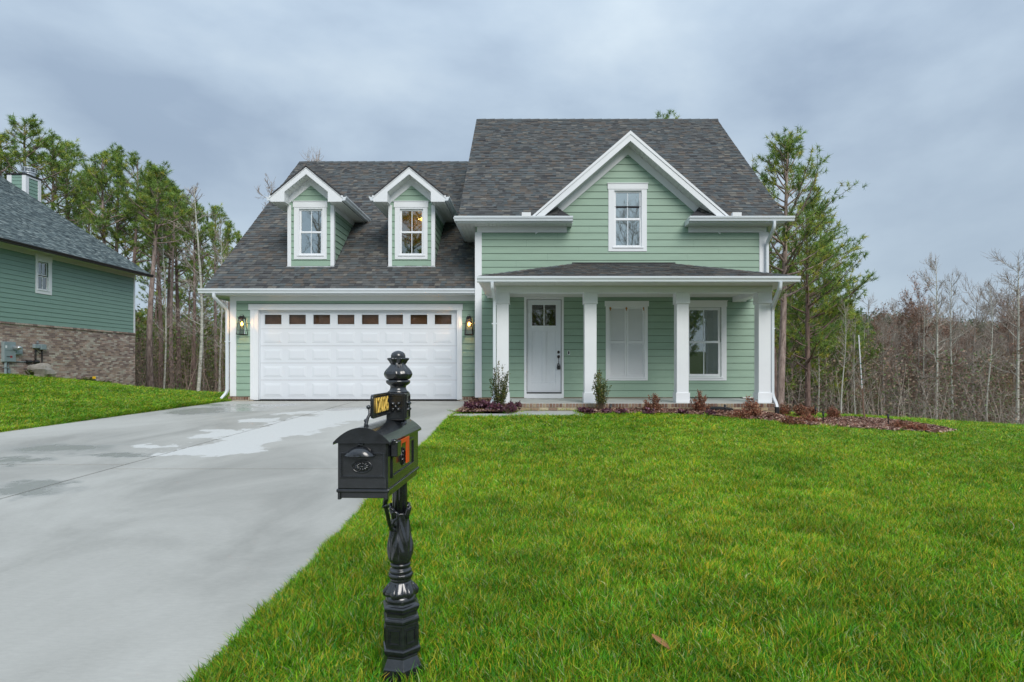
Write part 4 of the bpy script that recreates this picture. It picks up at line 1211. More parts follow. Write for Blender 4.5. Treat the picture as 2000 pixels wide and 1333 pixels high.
# --- garage door
dD = dG + .10
jz = PZ(594.5, dG)
m = MB(); a0, a1 = PX(489.5, dG), PX(902.5, dG)
m.fbox(fG, a0, gdr[0] + .0, .05, PZ(606, dG), 0, .034); m.fbox(fG, gdr[1], a1, .05, PZ(606, dG), 0, .034)
m.build('garage_door_trim', M['white'], GH, bevel=.003)
board(GH, fG, PX(486, dG), PX(904, dG), PZ(606, dG), PZ(594.5, dG), 0, .040, 'garage_door_trim')
m = MB(); dl, dr, dt, db = PX(508, dD), PX(893.5, dD), PZ(606.6, dD), .052
m.box(gdr[0] - .02, dl, dG - .02, dD + .06, .04, gdr[3]); m.box(dr, gdr[1] + .02, dG - .02, dD + .06, .04, gdr[3]); m.box(dl, dr, dG - .015, dD + .06, dt, gdr[3] + .02)
m.build('garage_door_jamb', M['white'], GH)
m = MB(); m.box(dl - .05, dl + .015, dD - .03, dD - .002, .05, dt); m.box(dr - .015, dr + .05, dD - .03, dD - .002, .05, dt); m.box(dl, dr, dD - .03, dD - .002, dt - .015, dt + .05); m.build('weather_strip', M['gutter'], GH)
GD = link('garage_door', None, GH, loc=((dl + dr) / 2, dD, .05), label='closed white garage door with eight small windows')
fD = front(dD)
ys = [607.2, 642.7, 676.0, 709.5, 742.8, 779.7]
secz = [PZ(v, dD) for v in ys]; secz[-1] = db
pc = [PX((343 + 91.5 + 182.5 * i) / 3.846 + 420, dD) for i in range(8)]
pcw = [PX((374.5 + 62 + 182.45 * i) / 3.846 + 420, dD) for i in range(8)]
for k in range(5):
    zt_, zb_ = secz[k], secz[k + 1]
    m = MB()
    if k == 0:
        hw_ = .228; wt, wb = PZ(615.1, dD), PZ(633.8, dD)
        m.fbox(fD, dl, dr, zb_ + .003, wb - .022, -.04, 0); m.fbox(fD, dl, dr, wt + .022, zt_, -.04, 0)
        ed = [dl] + [v for c in pcw for v in (c - hw_ - .022, c + hw_ + .022)] + [dr]
        for i in range(0, len(ed), 2): m.fbox(fD, ed[i], ed[i + 1], wb - .022, wt + .022, -.04, 0)
        s = m.build('door_section', M['door'], GD)
        for c in pcw:
            m = MB()
            for a0, a1, h0, h1 in ((c - hw_ - .026, c - hw_, wb - .026, wt + .026), (c + hw_, c + hw_ + .026, wb - .026, wt + .026), (c - hw_, c + hw_, wb - .026, wb), (c - hw_, c + hw_, wt, wt + .026)):
                m.fbox(fD, a0, a1, h0, h1, -.03, .008)
            m.build('window_frame', M['gutter'], GD, bevel=.003)
            m = MB(); m.fbox(fD, c - hw_, c + hw_, wb, wt, -.022, -.018); m.build('pane', M['glass_brown'], GD)
    else:
        m.fbox(fD, dl, dr, zb_ + .004, zt_ - .002, -.04, 0)
        for c in pc:
            w_, t_, b_ = .250, zt_ - .088, zb_ + .085
            # recessed moulding with a raised field
            m.bevbox(fD, c - w_, c + w_, b_, t_, .0005, -.0 + .006, .008)
            m.bevbox(fD, c - w_ + .022, c + w_ - .022, b_ + .022, t_ - .022, .006, .007, .002)
            m.bevbox(fD, c - w_ + .030, c + w_ - .030, b_ + .030, t_ - .030, .0065, .0125, .022)
        s = m.build('door_section', M['door'], GD)
m = MB(); m.box(dl, dr, dD - .012, dD + .03, .028, .052); m.build('rubber_seal', M['plastic_black'], GD)
m = MB(); m.add([(dl, dD + .12, 0), (dr, dD + .12, 0), (dr, dD + .12, 2.8), (dl, dD + .12, 2.8)], [(0, 1, 2, 3)]); m.build('garage_interior', paint('garage_interior', (.34, .275, .235), .9, .3, 2), GH)

# --- bricks under the siding at the garage
PALB = np.array([(.20, .115, .08), (.155, .085, .06), (.25, .155, .11), (.29, .20, .14), (.12, .07, .055), (.23, .16, .12)])
bcache = {}
def brick_mesh(L, H, ci, pal, T=.1):
    k = (round(L, 3), round(H, 3), ci, id(pal))
    if k not in bcache:
        mb = MB(); mb.col = tuple(pal[ci]); f = Fr((0, 0, 0), (1, 0, 0), (0, 0, 1), (0, -1, 0))
        b = .004
        q = [(0, 0, 0), (L, 0, 0), (L, 0, H), (0, 0, H)]
        mb.add([f(0, 0, -T), f(L, 0, -T), f(L, H, -T), f(0, H, -T), f(0, 0, 0), f(L, 0, 0), f(L, H, 0), f(0, H, 0), f(b, b, .005), f(L - b, b, .005), f(L - b, H - b, .005), f(b, H - b, .005)],
               [(8, 9, 10, 11), (4, 5, 9, 8), (5, 6, 10, 9), (6, 7, 11, 10), (7, 4, 8, 11), (0, 1, 5, 4), (1, 2, 6, 5), (2, 3, 7, 6), (3, 0, 4, 7)])
        bcache[k] = mb.mesh('brick', mat=M['brick'])
    return bcache[k]
def brick_course(parent, x0, x1, y, z, L, H, joint=.01, offset=0.0, pal=PALB):
    x = x0 - offset
    while x < x1 - .005:
        a, b = max(x, x0), min(x + L, x1)
        if b - a > .02:
            link('brick', brick_mesh(b - a, H, random.randrange(len(pal)), pal), parent, loc=Vector((a, y + random.uniform(-.002, .002), z)))
        x += L + joint
gb = [(PX(444.5, 16.5), gdr[0] - .10), (gdr[1] + .14, xML - .0)]
for a, b in gb:
    base = MB(); base.box(a, b, dG - .085, dG + .02, -.1, .118); bp = base.build('brick_ledge', M['mortar'], GH)
    brick_course(bp, a, b, dG - .09, .052, .06, .078)

# --- porch floor, bricks, columns, beam and roof
PO = link('porch', None, GH, loc=(2.4, 14.9, 0), label='front porch with four square columns')
xpl, xpr, dpf = -.76, PX(1513, 13.8), 13.8
m = MB(); m.box(xpl, xpr, dpf + .01, dM - .002, .03, .113); m.build('porch_floor', M['concrete2'], GH, bevel=.006)
m = MB(); m.box(xpl + .006, xpr - .006, dpf + .012, dM - .01, -.6, .029); pf = m.build('porch_base', M['mortar'], GH)
PALP = np.array([(.22, .14, .105), (.18, .11, .08), (.27, .185, .135), (.32, .25, .17), (.145, .09, .07), (.36, .29, .20)])
brick_course(pf, xpl, xpr, dpf, .026, .062, .082, .012, pal=PALP)
z_ = .026 - .012 - .062; k = 0
PALS = np.array([(.40, .32, .20), (.34, .26, .16), (.29, .21, .14), (.44, .37, .25), (.24, .165, .12)])
while z_ > -.36:
    brick_course(pf, xpl, xpr, dpf, z_, .195, .062, .011, offset=(.1 if k % 2 else 0), pal=PALS); z_ -= .073; k += 1
# left and right returns of the brick base
for xs_, sg in ((xpr, 1),):
    for r_i in range(5):
        zz_ = .026 - .012 - .062 - r_i * .073
        y = dpf
        while y < dM:
            mb = MB(); mb.col = tuple(random.choice(list(PALS))); mb.box(xs_ - .004, xs_ + .004, y + .01, min(y + .2, dM), zz_, zz_ + .062); mb.build('brick', M['brick'], pf); y += .21
dC = 14.03
cols_px = [(970, 993.4), (1141.8, 1165.2), (1322, 1345.3), (1482, 1505.5)]
zc0, zbm = .114, PZ(572, dC)
fC = front(dC); colx = []
for a, b in cols_px:
    x0, x1 = PX(a, dC), PX(b, dC); w_ = x1 - x0; colx.append((x0, x1))
    m = MB(); m.box(x0, x1, dC, dC + w_, zc0, zbm); c = m.build('column', M['white'], GH, bevel=.004)
    m = MB(); p = .022; m.box(x0 - p, x1 + p, dC - p, dC + w_ + p, zc0 - .001, PZ(767.5, dC)); m.build('column_base', M['white'], c, bevel=.004)
    m = MB(); m.box(x0 - p, x1 + p, dC - p, dC + w_ + p, PZ(592, dC), zbm - .001); m.build('column_cap', M['white'], c, bevel=.004)
    m = MB(); p = .03; m.box(x0 - p, x1 + p, dC - p, dC + w_ + p, PZ(592, dC) - .012, PZ(592, dC)); m.build('column_moulding', M['white'], c, bevel=.003)
bx0, bx1 = colx[0][0] - .022, colx[3][1] + .022
zbt = PZ(561, dC)
m = MB(); m.box(bx0, bx1, dC - .022, dC + .25, zbm, zbt + .02); m.build('porch_beam', M['white'], GH, bevel=.003)
m = MB(); m.box(bx0, bx0 + .22, dC + .25, dM - .03, zbm, zbt + .02); m.build('porch_beam', M['white'], GH, bevel=.003)
m = MB(); m.box(bx1 - .22, bx1, dC + .25, dM - .03, zbm, zbt + .02); m.build('porch_beam', M['white'], GH, bevel=.003)
m = MB(); m.fbox(fM, PX(952, dM), PX(962, dM), PZ(583, dM), PZ(571, dM), .02, .12); m.build('beam_end', M['white'], GH)
m = MB(); m.fbox(fM, PX(1432, dM), PX(1455, dM), PZ(590, dM), PZ(576, dM), .02, .12); m.build('beam_end', M['white'], GH)
# ceiling of the porch
m = MB(); m.box(bx0 + .22, bx1 - .22, dC + .25, dM - .02, zbt + .0, zbt + .012); m.build('porch_ceiling', M['cream'], GH)
dP = 13.4; xp0, xp1 = PX(934, dP), PX(1558, dP); zPe = PZ(541.2, dP); zPr = PZ(517, dM); xr0, xr1 = PX(1121, dM), PX(1315, dM)
zps = PZ(552.5, dP) + .012
m = MB(); m.box(xp0 + .02, xp1 - .02, dP + .02, dC - .0, zps, zps + .012); m.box(xp0 + .02, bx0, dC, dM, zps, zps + .012); m.box(bx1, xp1 - .02, dC, dM, zps, zps + .012); m.build('soffit', M['soffit'], GH)
m = MB(); m.box(bx0, bx1, dC - .05, dC - .022, zbt - .0, zps); m.build('frieze_board', M['cream'], GH)
pS = (zPr - zPe) / (dM - dP)
fr_p = roof_frame((0, dP, zPe), (1, 0), (0, 1), pS); kp = math.hypot(1, pS); Lp = (dM - dP - .01) * kp
Qp = [(xp0, 0), (xp1, 0), (xr1, Lp), (xr0, Lp)]
roof_p = slab_roof(GH, fr_p, Qp, .05); roof_p['label'] = 'shallow shingled porch roof'
lay(roof_p, fr_p, [Qp], expo=.125)
sl_ = (zPr - zPe) / (xr0 - xp0); sr_ = (zPr - zPe) / (xp1 - xr1)
for (xe, xr, sg) in ((xp0, xr0, 1), (xp1, xr1, -1)):
    m = MB(); m.col = (.075, .073, .078); m.prism([(xe, dP, zPe), (xe, dM - .01, zPe), (xr, dM - .01, zPr)], (0, 0, -.05)); m.build('hip_roof', M['shingle'], GH)
    # hip caps
    A, B = Vector((xe, dP, zPe + .01)), Vector((xr, dM - .01, zPr + .01)); n = 14
    for i in range(n):
        p, q = A.lerp(B, i / n), A.lerp(B, (i + 1.06) / n); w_ = Vector((.07, 0, -.01)) if True else 0
        mm = MB(); mm.col = tuple(PAL_ROOF[i % 6]); y_ = Vector((0, .10, -.012))
        mm.add([tuple(p - Vector((-sg * .0, .0, 0)) + Vector((sg * .14, 0, -.02))), tuple(q + Vector((sg * .14, 0, -.006))), tuple(q + Vector((0, 0, .022))), tuple(p + Vector((0, 0, .012))), tuple(p + y_), tuple(q + y_)], [(0, 1, 2, 3), (3, 2, 5, 4)])
        mm.build('ridge_cap', M['shingle'], roof_p)
m = MB(); m.box(xr0 - .05, xr1 + .05, dM - .03, dM - .018, zPr - .01, zPr + .05); m.build('flashing', M['dark'], GH)
gutter(GH, lambda a: (lambda o, z: (xp0 - .02 + a, dP - o + .005, zPe + .0 + z)), xp1 - xp0 + .04, label='gutter along the front of the porch roof')
m = MB(); m.box(xp0, xp1, dP + .005, dP + .025, zps, zPe - .015); m.box(xp0, xp0 + .02, dP + .025, dM, zps, zPe - .015); m.box(xp1 - .02, xp1, dP + .025, dM, zps, zPe - .015); m.build('fascia', M['white'], GH)
finish_shingles(300, vis=lambda c: not (c.y > 16.16 and any(abs(c.x - q) < 1.25 and 17.0 < c.y < 20 for q in (cxl, cxr))) and (c.z < 3.65 or c.y > 16.3 or True) and not (c.y < 16.1 and c.z < 3.7))

# --- front door
dr0 = rect(dM, 1029.6, 586, 1095.8, 766.6)
m = MB(); ca = rect(dM, 1023.6, 580.4, 1101, 777.6)
m.fbox(fM, ca[0], dr0[0] - .012, .12, ca[3], -.04, .032); m.fbox(fM, dr0[1] + .012, ca[1], .12, ca[3], -.04, .032); m.fbox(fM, dr0[0] - .012, dr0[1] + .012, dr0[3] + .012, ca[3], -.04, .030)
m.fbox(fM, dr0[0] - .012, dr0[1] + .012, .115, dr0[2] - .03, -.04, .028); m.build('door_casing', M['white'], GH, bevel=.003)
m = MB(); m.fbox(fM, dr0[0] - .012, dr0[1] + .012, dr0[2] - .03, dr0[2] - .004, -.04, .04); m.build('threshold', M['dark'], GH, bevel=.003)
FD = link('front_door', None, GH, loc=((dr0[0] + dr0[1]) / 2, dM, .24), label='white front door with two small panes')
lt = rect(dM, 1039, 595.7, 1085.7, 636.5); nd0 = -.03
W0, W1, H0, H1 = dr0; m = MB()
m.fbox(fM, W0, lt[0], H0, H1, nd0 - .04, nd0); m.fbox(fM, lt[1], W1, H0, H1, nd0 - .04, nd0); m.fbox(fM, lt[0], lt[1], lt[3], H1, nd0 - .04, nd0)
# lower part: two recessed flat panels between stiles and rails
pz1, pz0 = PZ(648, dM), PZ(748, dM); cxm = (W0 + W1) / 2
m.fbox(fM, lt[0], lt[1], H0, pz0, nd0 - .04, nd0); m.fbox(fM, lt[0], lt[1], pz1, lt[2], nd0 - .04, nd0); m.fbox(fM, cxm - .05, cxm + .05, pz0, pz1, nd0 - .04, nd0)
for a, b in ((lt[0], cxm - .05), (cxm + .05, lt[1])): m.fbox(fM, a, b, pz0, pz1, nd0 - .04, nd0 - .022)
m.build('door_slab', M['door'], FD, bevel=.003)
m = MB(); m.fbox(fM, cxm - .012, cxm + .012, lt[2], lt[3], nd0 - .03, nd0 + .004); m.fbox(fM, lt[0] - .01, lt[1] + .01, lt[2] - .03, lt[2], nd0 - .01, nd0 + .02); m.build('muntin', M['white'], FD, bevel=.002)
for a, b in ((lt[0], cxm - .012), (cxm + .012, lt[1])):
    m = MB(); m.fbox(fM, a, b, lt[2], lt[3], nd0 - .022, nd0 - .018); m.build('pane', M['glass_dark'], FD)
m = MB(); m.add([fM(lt[0] - .4, H0, -.9), fM(lt[1] + .4, H0, -.9), fM(lt[1] + .4, H1 + .1, -.9), fM(lt[0] - .4, H1 + .1, -.9)], [(0, 1, 2, 3)]); m.build('room', paint('hall', (.10, .06, .045), .8, .3, 2), FD)
hx = PX(1091, dM); hs = MB()
for z in (PZ(688.3, dM), PZ(696.5, dM)):
    hs.lathe([(0, .031), (.012, .031), (.02, .022), (.03, .012)], 16)
hs = MB()
def disc(mb, c, r, dpt, n=16):
    vs = []
    for i, (rr, yy) in enumerate(((r, 0), (r, -dpt * .5), (r * .7, -dpt))):
        for k in range(n):
            a = 2 * math.pi * k / n; vs.append((c[0] + rr * math.cos(a), c[1] + yy, c[2] + rr * 1.15 * math.sin(a)))
    fs = [(i * n + k, i * n + (k + 1) % n, (i + 1) * n + (k + 1) % n, (i + 1) * n + k) for i in range(2) for k in range(n)] + [tuple(range(2 * n, 3 * n))]
    mb.add(vs, fs)
ysf = dM - nd0
disc(hs, (hx, ysf, PZ(688.3, dM)), .034, .03); disc(hs, (hx, ysf, PZ(697, dM)), .036, .03)
hs.tube([(hx, ysf - .02, PZ(698, dM)), (hx, ysf - .055, PZ(702, dM)), (hx, ysf - .06, PZ(708, dM)), (hx, ysf - .04, PZ(713, dM))], .009, 8)
hs.build('door_handle', M['bronze'], FD, smooth=True)
hs = MB(); hs.box(hx - .04, hx + .04, ysf - .05, ysf - .012, PZ(722, dM), PZ(714, dM)); hs.tube([(hx - .028, ysf - .03, PZ(714, dM)), (hx - .026, ysf - .03, PZ(711, dM)), (hx, ysf - .03, PZ(709.5, dM)), (hx + .026, ysf - .03, PZ(711, dM)), (hx + .028, ysf - .03, PZ(714, dM))], .006, 6)
hs.build('key_lock_box', M['dark'], FD, bevel=.004)
m = MB(); m.fbox(fM, PX(1109.5, dM), PX(1112, dM), PZ(692.5, dM), PZ(686.5, dM), .012, .03); m.build('doorbell', M['plastic_black'], GH)
m = MB(); m.fbox(fM, PX(1108.6, dM), PX(1113, dM), PZ(693.5, dM), PZ(685.5, dM), .010, .02); m.build('doorbell_plate', M['white'], GH)

# --- window with closed shutters
sw = link('shuttered_window', None, GH, loc=(PX(1224, dM), dM, .5), label='window closed by white louvred shutters')
ca = rect(dM, 1183, 590, 1264.8, 743.6); io = rect(dM, 1189.5, 599.3, 1258.3, 737)
m = MB(); m.fbox(fM, ca[0], io[0], ca[2], ca[3], -.05, .032); m.fbox(fM, io[1], ca[1], ca[2], ca[3], -.05, .032); m.fbox(fM, io[0], io[1], ca[2], io[2], -.05, .030); m.fbox(fM, io[0], io[1], io[3], ca[3], -.05, .030)
m.build('casing', M['white'], sw, bevel=.003)
hd = rect(dM, 1181, 588.6, 1267, 599); board(sw, fM, *hd, 0, .044, 'header')
m = MB(); m.fbox(fM, io[0] - .04, io[1] + .04, io[2] - .035, io[2], 0, .05); m.build('sill', M['white'], sw, bevel=.004)
mid = (io[0] + io[1]) / 2
for a, b in ((io[0], mid - .003), (mid + .003, io[1])):
    m = MB(); st = .045
    m.fbox(fM, a, a + st, io[2], io[3], -.05, -.012); m.fbox(fM, b - st, b, io[2], io[3], -.05, -.012); m.fbox(fM, a + st, b - st, io[2], io[2] + .05, -.05, -.012); m.fbox(fM, a + st, b - st, io[3] - .05, io[3], -.05, -.012)
    m.fbox(fM, a + st, b - st, (io[2] + io[3]) / 2 - .03, (io[2] + io[3]) / 2 + .03, -.05, -.012)
    sh = m.build('shutter', M['white'], GH, bevel=.002)
    zz_ = io[2] + .055; nl = 0
    while zz_ < io[3] - .06:
        if abs(zz_ - (io[2] + io[3]) / 2 + .012) > .045:
            m = MB(); m.hexa([fM(a + st, zz_, -.024), fM(b - st, zz_, -.024), fM(b - st, zz_ + .003, -.046), fM(a + st, zz_ + .003, -.046), fM(a + st, zz_ + .041, -.042), fM(b - st, zz_ + .041, -.042), fM(b - st, zz_ + .043, -.050), fM(a + st, zz_ + .043, -.050)]); m.build('louvre', M['white'], sh); nl += 1
        zz_ += .048
    m = MB(); m.fbox(fM, a, b, io[2], io[3], -.065, -.055); m.build('backing', M['white'], sh)
for px in (1192.2, 1223.5, 1257.6):
    m = MB(); m.fbox(fM, PX(px - 1, dM), PX(px + 1, dM), PZ(607, dM), PZ(600.5, dM), -.012, .0); m.fbox(fM, PX(px - 2, dM), PX(px + 2, dM), PZ(603.5, dM), PZ(601.5, dM), -.012, .003); m.build('latch', M['tape'], sw)
# --- porch window
window(GH, fM, rect(dM, 1332, 590, 1418.5, 743.6), rect(dM, 1348, 606, 1403.7, 666.3), rect(dM, 1347, 670.5, 1403, 731), rect(dM, 1330, 588.8, 1419.5, 599.4), frame_w=.07, room='room', depth=2.0, label='double hung window behind the third column')
m = MB(); m.box(PX(1448, dM), PX(1471, dM), dM - .12, dM - .03, .116, .15); m.build('wood_offcut', M['cream'], GH)

# --- lanterns
def lantern(cx, cz, d, lab):
    L = link('wall_lantern', None, GH, loc=(cx, d, cz)); L['label'] = lab
    s = 1.0; zt, zb = cz + .235, cz - .22; y = d - .14
    m = MB(); m.fbox(front(d), cx - .055, cx + .055, cz + .02, cz + .24, .018, .04); m.build('back_plate', M['bronze'], L, bevel=.004)
    m = MB(); wt, wb = .062, .105
    cr_ = lambda w, z: [(cx - w, y - w, z), (cx + w, y - w, z), (cx + w, y + w, z), (cx - w, y + w, z)]
    T, B = cr_(wt, zt - .04), cr_(wb, zb)
    for i in range(4):
        m.tube([T[i], B[i]], .008, 4); m.tube([T[i], T[(i + 1) % 4]], .008, 4); m.tube([B[i], B[(i + 1) % 4]], .009, 4)
    m.box(cx - .07, cx + .07, y - .07, y + .07, zt - .04, zt + .0); m.box(cx - .05, cx + .05, y - .05, y + .05, zt, zt + .035)
    m.tube([(cx, y + .02, zt + .02), (cx, y + .09, zt + .06), (cx, d - .03, zt + .0)], .011, 6)
    m.tube([(cx - .03, y, zt + .03), (cx - .03, y, zt + .085), (cx + .03, y, zt + .085), (cx + .03, y, zt + .03)], .005, 5)
    m.build('lantern_frame', M['bronze'], L)
    for i in range(4):
        g = MB(); g.add([T[i], T[(i + 1) % 4], B[(i + 1) % 4], B[i]], [(0, 1, 2, 3)]); g.build('lantern_glass', M['glass_clear'], L)
    m = MB(); m.tube([(cx, y, zt - .04), (cx, y, zt - .12)], .014, 8); m.build('lamp_socket', M['bronze'], L)
    m = MB(); pr = [(-.055, .004), (-.045, .022), (-.02, .030), (.01, .028), (.04, .014), (.05, .012)]
    m.lathe([(z, r) for z, r in pr], 14, (cx, y, zt - .17)); m.build('bulb', M['bulb'], L, smooth=True)
    ld = bpy.data.lights.new('lantern_light', 'POINT'); ld.energy = 5; ld.color = (1, .50, .13); ld.shadow_soft_size = .035
    lo = bpy.data.objects.new('lantern_light', ld); scene.collection.objects.link(lo); lo.location = (cx, y - .045, zt - .17)
    return L
lantern(PX(472.5, dG - .14), PZ(637.5, dG - .14), dG, 'lit lantern beside the downspout end of the garage')
lantern(PX(916, dG - .14), PZ(638, dG - .14), dG, 'lit lantern between garage door and porch')

# --- downspouts
yg = dGE - .06
gx_ = PX(418, yg); bx_ = PX(450, dG - .03)
downspout(GH, [(gx_, yg, 2.86), (gx_, yg, 2.76), (bx_ - .06, dG - .08, 2.48), (bx_ - .06, dG - .08, .26), (bx_ - .17, dG - .2, .07)], straps=[(bx_ - .06, dG - .06, 1.6)], label='downspout at the outer garage corner')
yy = dP - .06
xd = PX(966, 13.95)
downspout(GH, [(xd - .02, yy, zPe - .12), (xd - .02, yy + .02, zPe - .24), (xd, 13.90, zPe - .42), (xd, 13.92, .33), (xd - .02, 13.84, .22), (PX(955, 13.5), 13.45, -.0)], straps=[(xd, 13.93, 1.9)], label='downspout in front of the first column')
m = MB(); m.tube([(PX(955.5, 13.5), 13.47, .015), (PX(953, 13.4), 13.3, -.035)], .06, 10, True, (1, .8), (0, 0, 1)); m.build('drain_pipe', M['plastic_black'], GH)
x0_, x1_ = PX(1524, yy), PX(1507.5, dC)
downspout(GH, [(x0_, yy, zPe - .12), (x0_, yy + .02, zPe - .25), (x1_ + .03, dC + .05, zPe - .62), (x1_ + .03, dC + .05, .28), (PX(1516, dC), dC, .08), (PX(1516, dC), dC - .02, -.0)], straps=[(x1_ + .03, dC + .08, 1.8)], label='downspout on the last porch column')
m = MB(); m.tube([(PX(1516, dC), dC - .02, .02), (PX(1516, dC), dC - .02, -.35)], .058, 10, True, (1, .8), (0, 1, 0)); m.build('drain_pipe', M['plastic_black'], GH)
yy = dE - .06; x0_ = PX(1512, yy); x1_ = PX(1496.5, dM - .04)
downspout(GH, [(x0_, yy, zME - .13), (x0_, yy, zME - .28), (x1_, dM - .08, zME - .62), (x1_, dM - .08, 3.02)], label='short downspout under the upper right eave')

# ================================================================== neighbour's house
NX, NY1, NY0 = -19.25, 30.1, 14.0
NH = thing('house', (NX - 4, 24, 0), 'dark green neighbouring house on a brick base with grey roof and chimney', 'house')
fN = Fr((NX, 0, 0), (0, 1, 0), (0, 0, 1), (1, 0, 0))
def nd_(px): return -NX * F / (X0 - px)       # depth of the neighbour's wall at a column of the photograph
wn0, wn1 = nd_(75), nd_(92)
gl_up = (wn0, wn1, PZ(540, 24.8), PZ(516, 24.6)); gl_lo = (wn0, wn1, PZ(567.5, 24.8), PZ(543.5, 24.6))
nw_open = (wn0 - .03, wn1 + .03, gl_lo[2] - .03, gl_up[3] + .03)
zb2 = 2.60
wall_of(NH, fN, lambda h: (NY0, NY1), zb2, 5.28, [nw_open], .1778, M['siding2'], maxlen=4.2)
cs = (nd_(68.3), nd_(100), gl_lo[2] - .20, gl_up[3] + .30)
window(NH, fN, cs, gl_up, gl_lo, (nd_(67.5), nd_(100.5), gl_up[3] + .10, gl_up[3] + .29), frame_w=.04, room='room', glass='glass', depth=1.0, label='narrow two sash window in the green siding')
board(NH, fN, NY1 - .09, NY1 + .02, zb2, 5.45, -.06, .028, 'corner_board')
board(NH, fN, NY0, NY1 - .09, 5.28, 5.45, 0, .030, 'frieze_board', 'cream')
m = MB(); m.box(-37, NX - .02, NY1 - .1, NY1, -2.0, 5.4); m.prism([(-37, NY1 - .1, 5.4), (NX - .02, NY1 - .1, 5.4), (-27.6, NY1 - .1, 11.0)], (0, .1, 0)); m.build('gable_wall', M['siding2'], NH)
m = MB(); m.box(NX, -18.65, NY0, NY1 + .35, 5.45, 5.462); m.build('soffit', M['cream'], NH)
gutter(NH, lambda a: (lambda o, z: (-18.66 + o, NY0 + a, 5.50 + z)), NY1 + .4 - NY0, mat='blackgutter', label='black gutter')
m = MB(); m.box(-18.68, -18.66, NY0, NY1 + .38, 5.44, 5.50); m.build('fascia', M['blackgutter'], NH)
sN = .655; fr_n = roof_frame((-18.65, 0, 5.505), (0, 1), (-1, 0), sN); kN = math.hypot(1, sN)
Qn = [(NY0, 0), (NY1 + .38, 0), (NY1 + .38, 9 * kN), (NY0, 9 * kN)]
if fr_n.R.cross(fr_n.U).dot(fr_n.N) < 0: Qn = Qn
roof_n = slab_roof(NH, fr_n, Qn, .1)
PWN = None
lay(roof_n, fr_n, [[(17.5, 0), (NY1 + .38, 0), (NY1 + .38, 9 * kN), (17.5, 9 * kN)]], pal=PAL_ROOF2, pw=PWN)
finish_shingles(300)
m = MB(); m.prism([(-18.66, NY1 + .38, 5.50), (-27.65, NY1 + .38, 5.50 + 9 * sN), (-27.65, NY1 + .38, 5.3 + 9 * sN), (-18.9, NY1 + .38, 5.44)], (0, .02, 0)); m.build('rake_fascia', M['blackgutter'], NH)
m = MB(); m.col = (.08, .11, .11); m.prism([(-27.65, NY0, 11.4), (-27.65, NY1 + .38, 11.4), (-36.6, NY1 + .38, 5.5), (-36.6, NY0, 5.5)], (0, 0, -.1)); m.build('rear_roof', M['shingle'], NH)
# brick base
m = MB(); m.box(NX - .3, NX + .012, NY0, NY1 + .03, -1.2, zb2 - .0); nb = m.build('brick_wall', M['mortar2'], NH)
PALN = 1.18 * np.array([(.40, .295, .25), (.24, .17, .15), (.34, .265, .23), (.40, .335, .29), (.20, .145, .13), (.31, .225, .185), (.46, .41, .35), (.33, .24, .19)])
rotN = Matrix((fN.R, -fN.N, fN.U)).transposed()
row = 0; zz_ = zb2 - .075; single = 0; jm = MB()
def side_brick(y0_, y1_, z, h, single_):
    ci = random.randrange(len(PALN))
    if single_:
        link('brick', brick_mesh(round(y1_ - y0_, 3), h, ci, PALN), nb, loc=Vector((NX + .016, y0_, z)), rot=rotN)
    else:
        jm.col = tuple(PALN[ci] * random.uniform(.85, 1.15)); q = .016 + random.uniform(0, .005)
        v = [(NX + q, y0_, z), (NX + q, y1_, z), (NX + q, y1_, z + h), (NX + q, y0_, z + h), (NX + .008, y0_, z), (NX + .008, y1_, z), (NX + .008, y1_, z + h), (NX + .008, y0_, z + h)]
        jm.add(v, [(0, 1, 2, 3), (0, 4, 5, 1), (1, 5, 6, 2), (2, 6, 7, 3), (3, 7, 4, 0)])
# projecting rowlock sill
y = NY0 + 4
while y < NY1 + .03:
    mb = MB(); y1_ = min(y + .2, NY1 + .03); mb.col = tuple(PALN[random.randrange(6)]); mb.box(NX + .005, NX + .06, y, y1_ - .01, zb2 - .065, zb2 + .0)
    mb.build('sill_brick', M['brick'], nb); y += .21
zz_ = zb2 - .145
while zz_ > -.75:
    y = NY0 + 4 - (.105 if row % 2 else 0)
    while y < NY1 + .02:
        y1_ = min(y + .2, NY1 + .03)
        s_ok = 22.5 < y < 26.2 and row < 17 and y1_ - y > .19 and single < 300
        side_brick(y, y1_, zz_, .058, s_ok); single += s_ok
        y += .21
    zz_ -= .068; row += 1
jm.build('bricks', M['brick'], nb, kind='stuff')
# chimney
cx0, cx1, cy0, cy1, czt = PX(15.5, 30.5), PX(50, 30.5), 30.5, 31.42, PZ(341, 30.5)
CH = link('chimney', None, NH, loc=((cx0 + cx1) / 2, 31, czt))
fc = front(cy0); fcs = Fr((cx1, cy0, 0), (0, 1, 0), (0, 0, 1), (1, 0, 0))
SIDE_PARENT[0] = CH
b_ = siding(CH, fc, lambda h: (cx0, cx1), 8.4, czt, [], .1778, M['siding2']); b_.build('chimney_wall', M['lap_shadow_sheath'], CH)
b_ = siding(CH, fcs, lambda h: (0, cy1 - cy0), 8.4, czt, [], .1778, M['siding2']); b_.build('chimney_wall', M['lap_shadow_sheath'], CH)
m = MB(); m.fbox(fc, cx0 - .03, cx0 + .2, 8.4, czt - .03, 0, .03); m.fbox(fc, cx1 - .16, cx1 + .03, 8.4, czt - .03, 0, .03); m.build('corner_board', M['white'], CH)
m = MB(); m.fbox(fcs, .0, .17, 8.4, czt - .03, 0, .03); m.fbox(fcs, cy1 - cy0 - .17, cy1 - cy0 + .02, 8.4, czt - .03, 0, .03); m.fbox(fcs, .17, cy1 - cy0 - .17, czt - .12, czt - .03, 0, .028); m.build('corner_board', M['white'], CH)
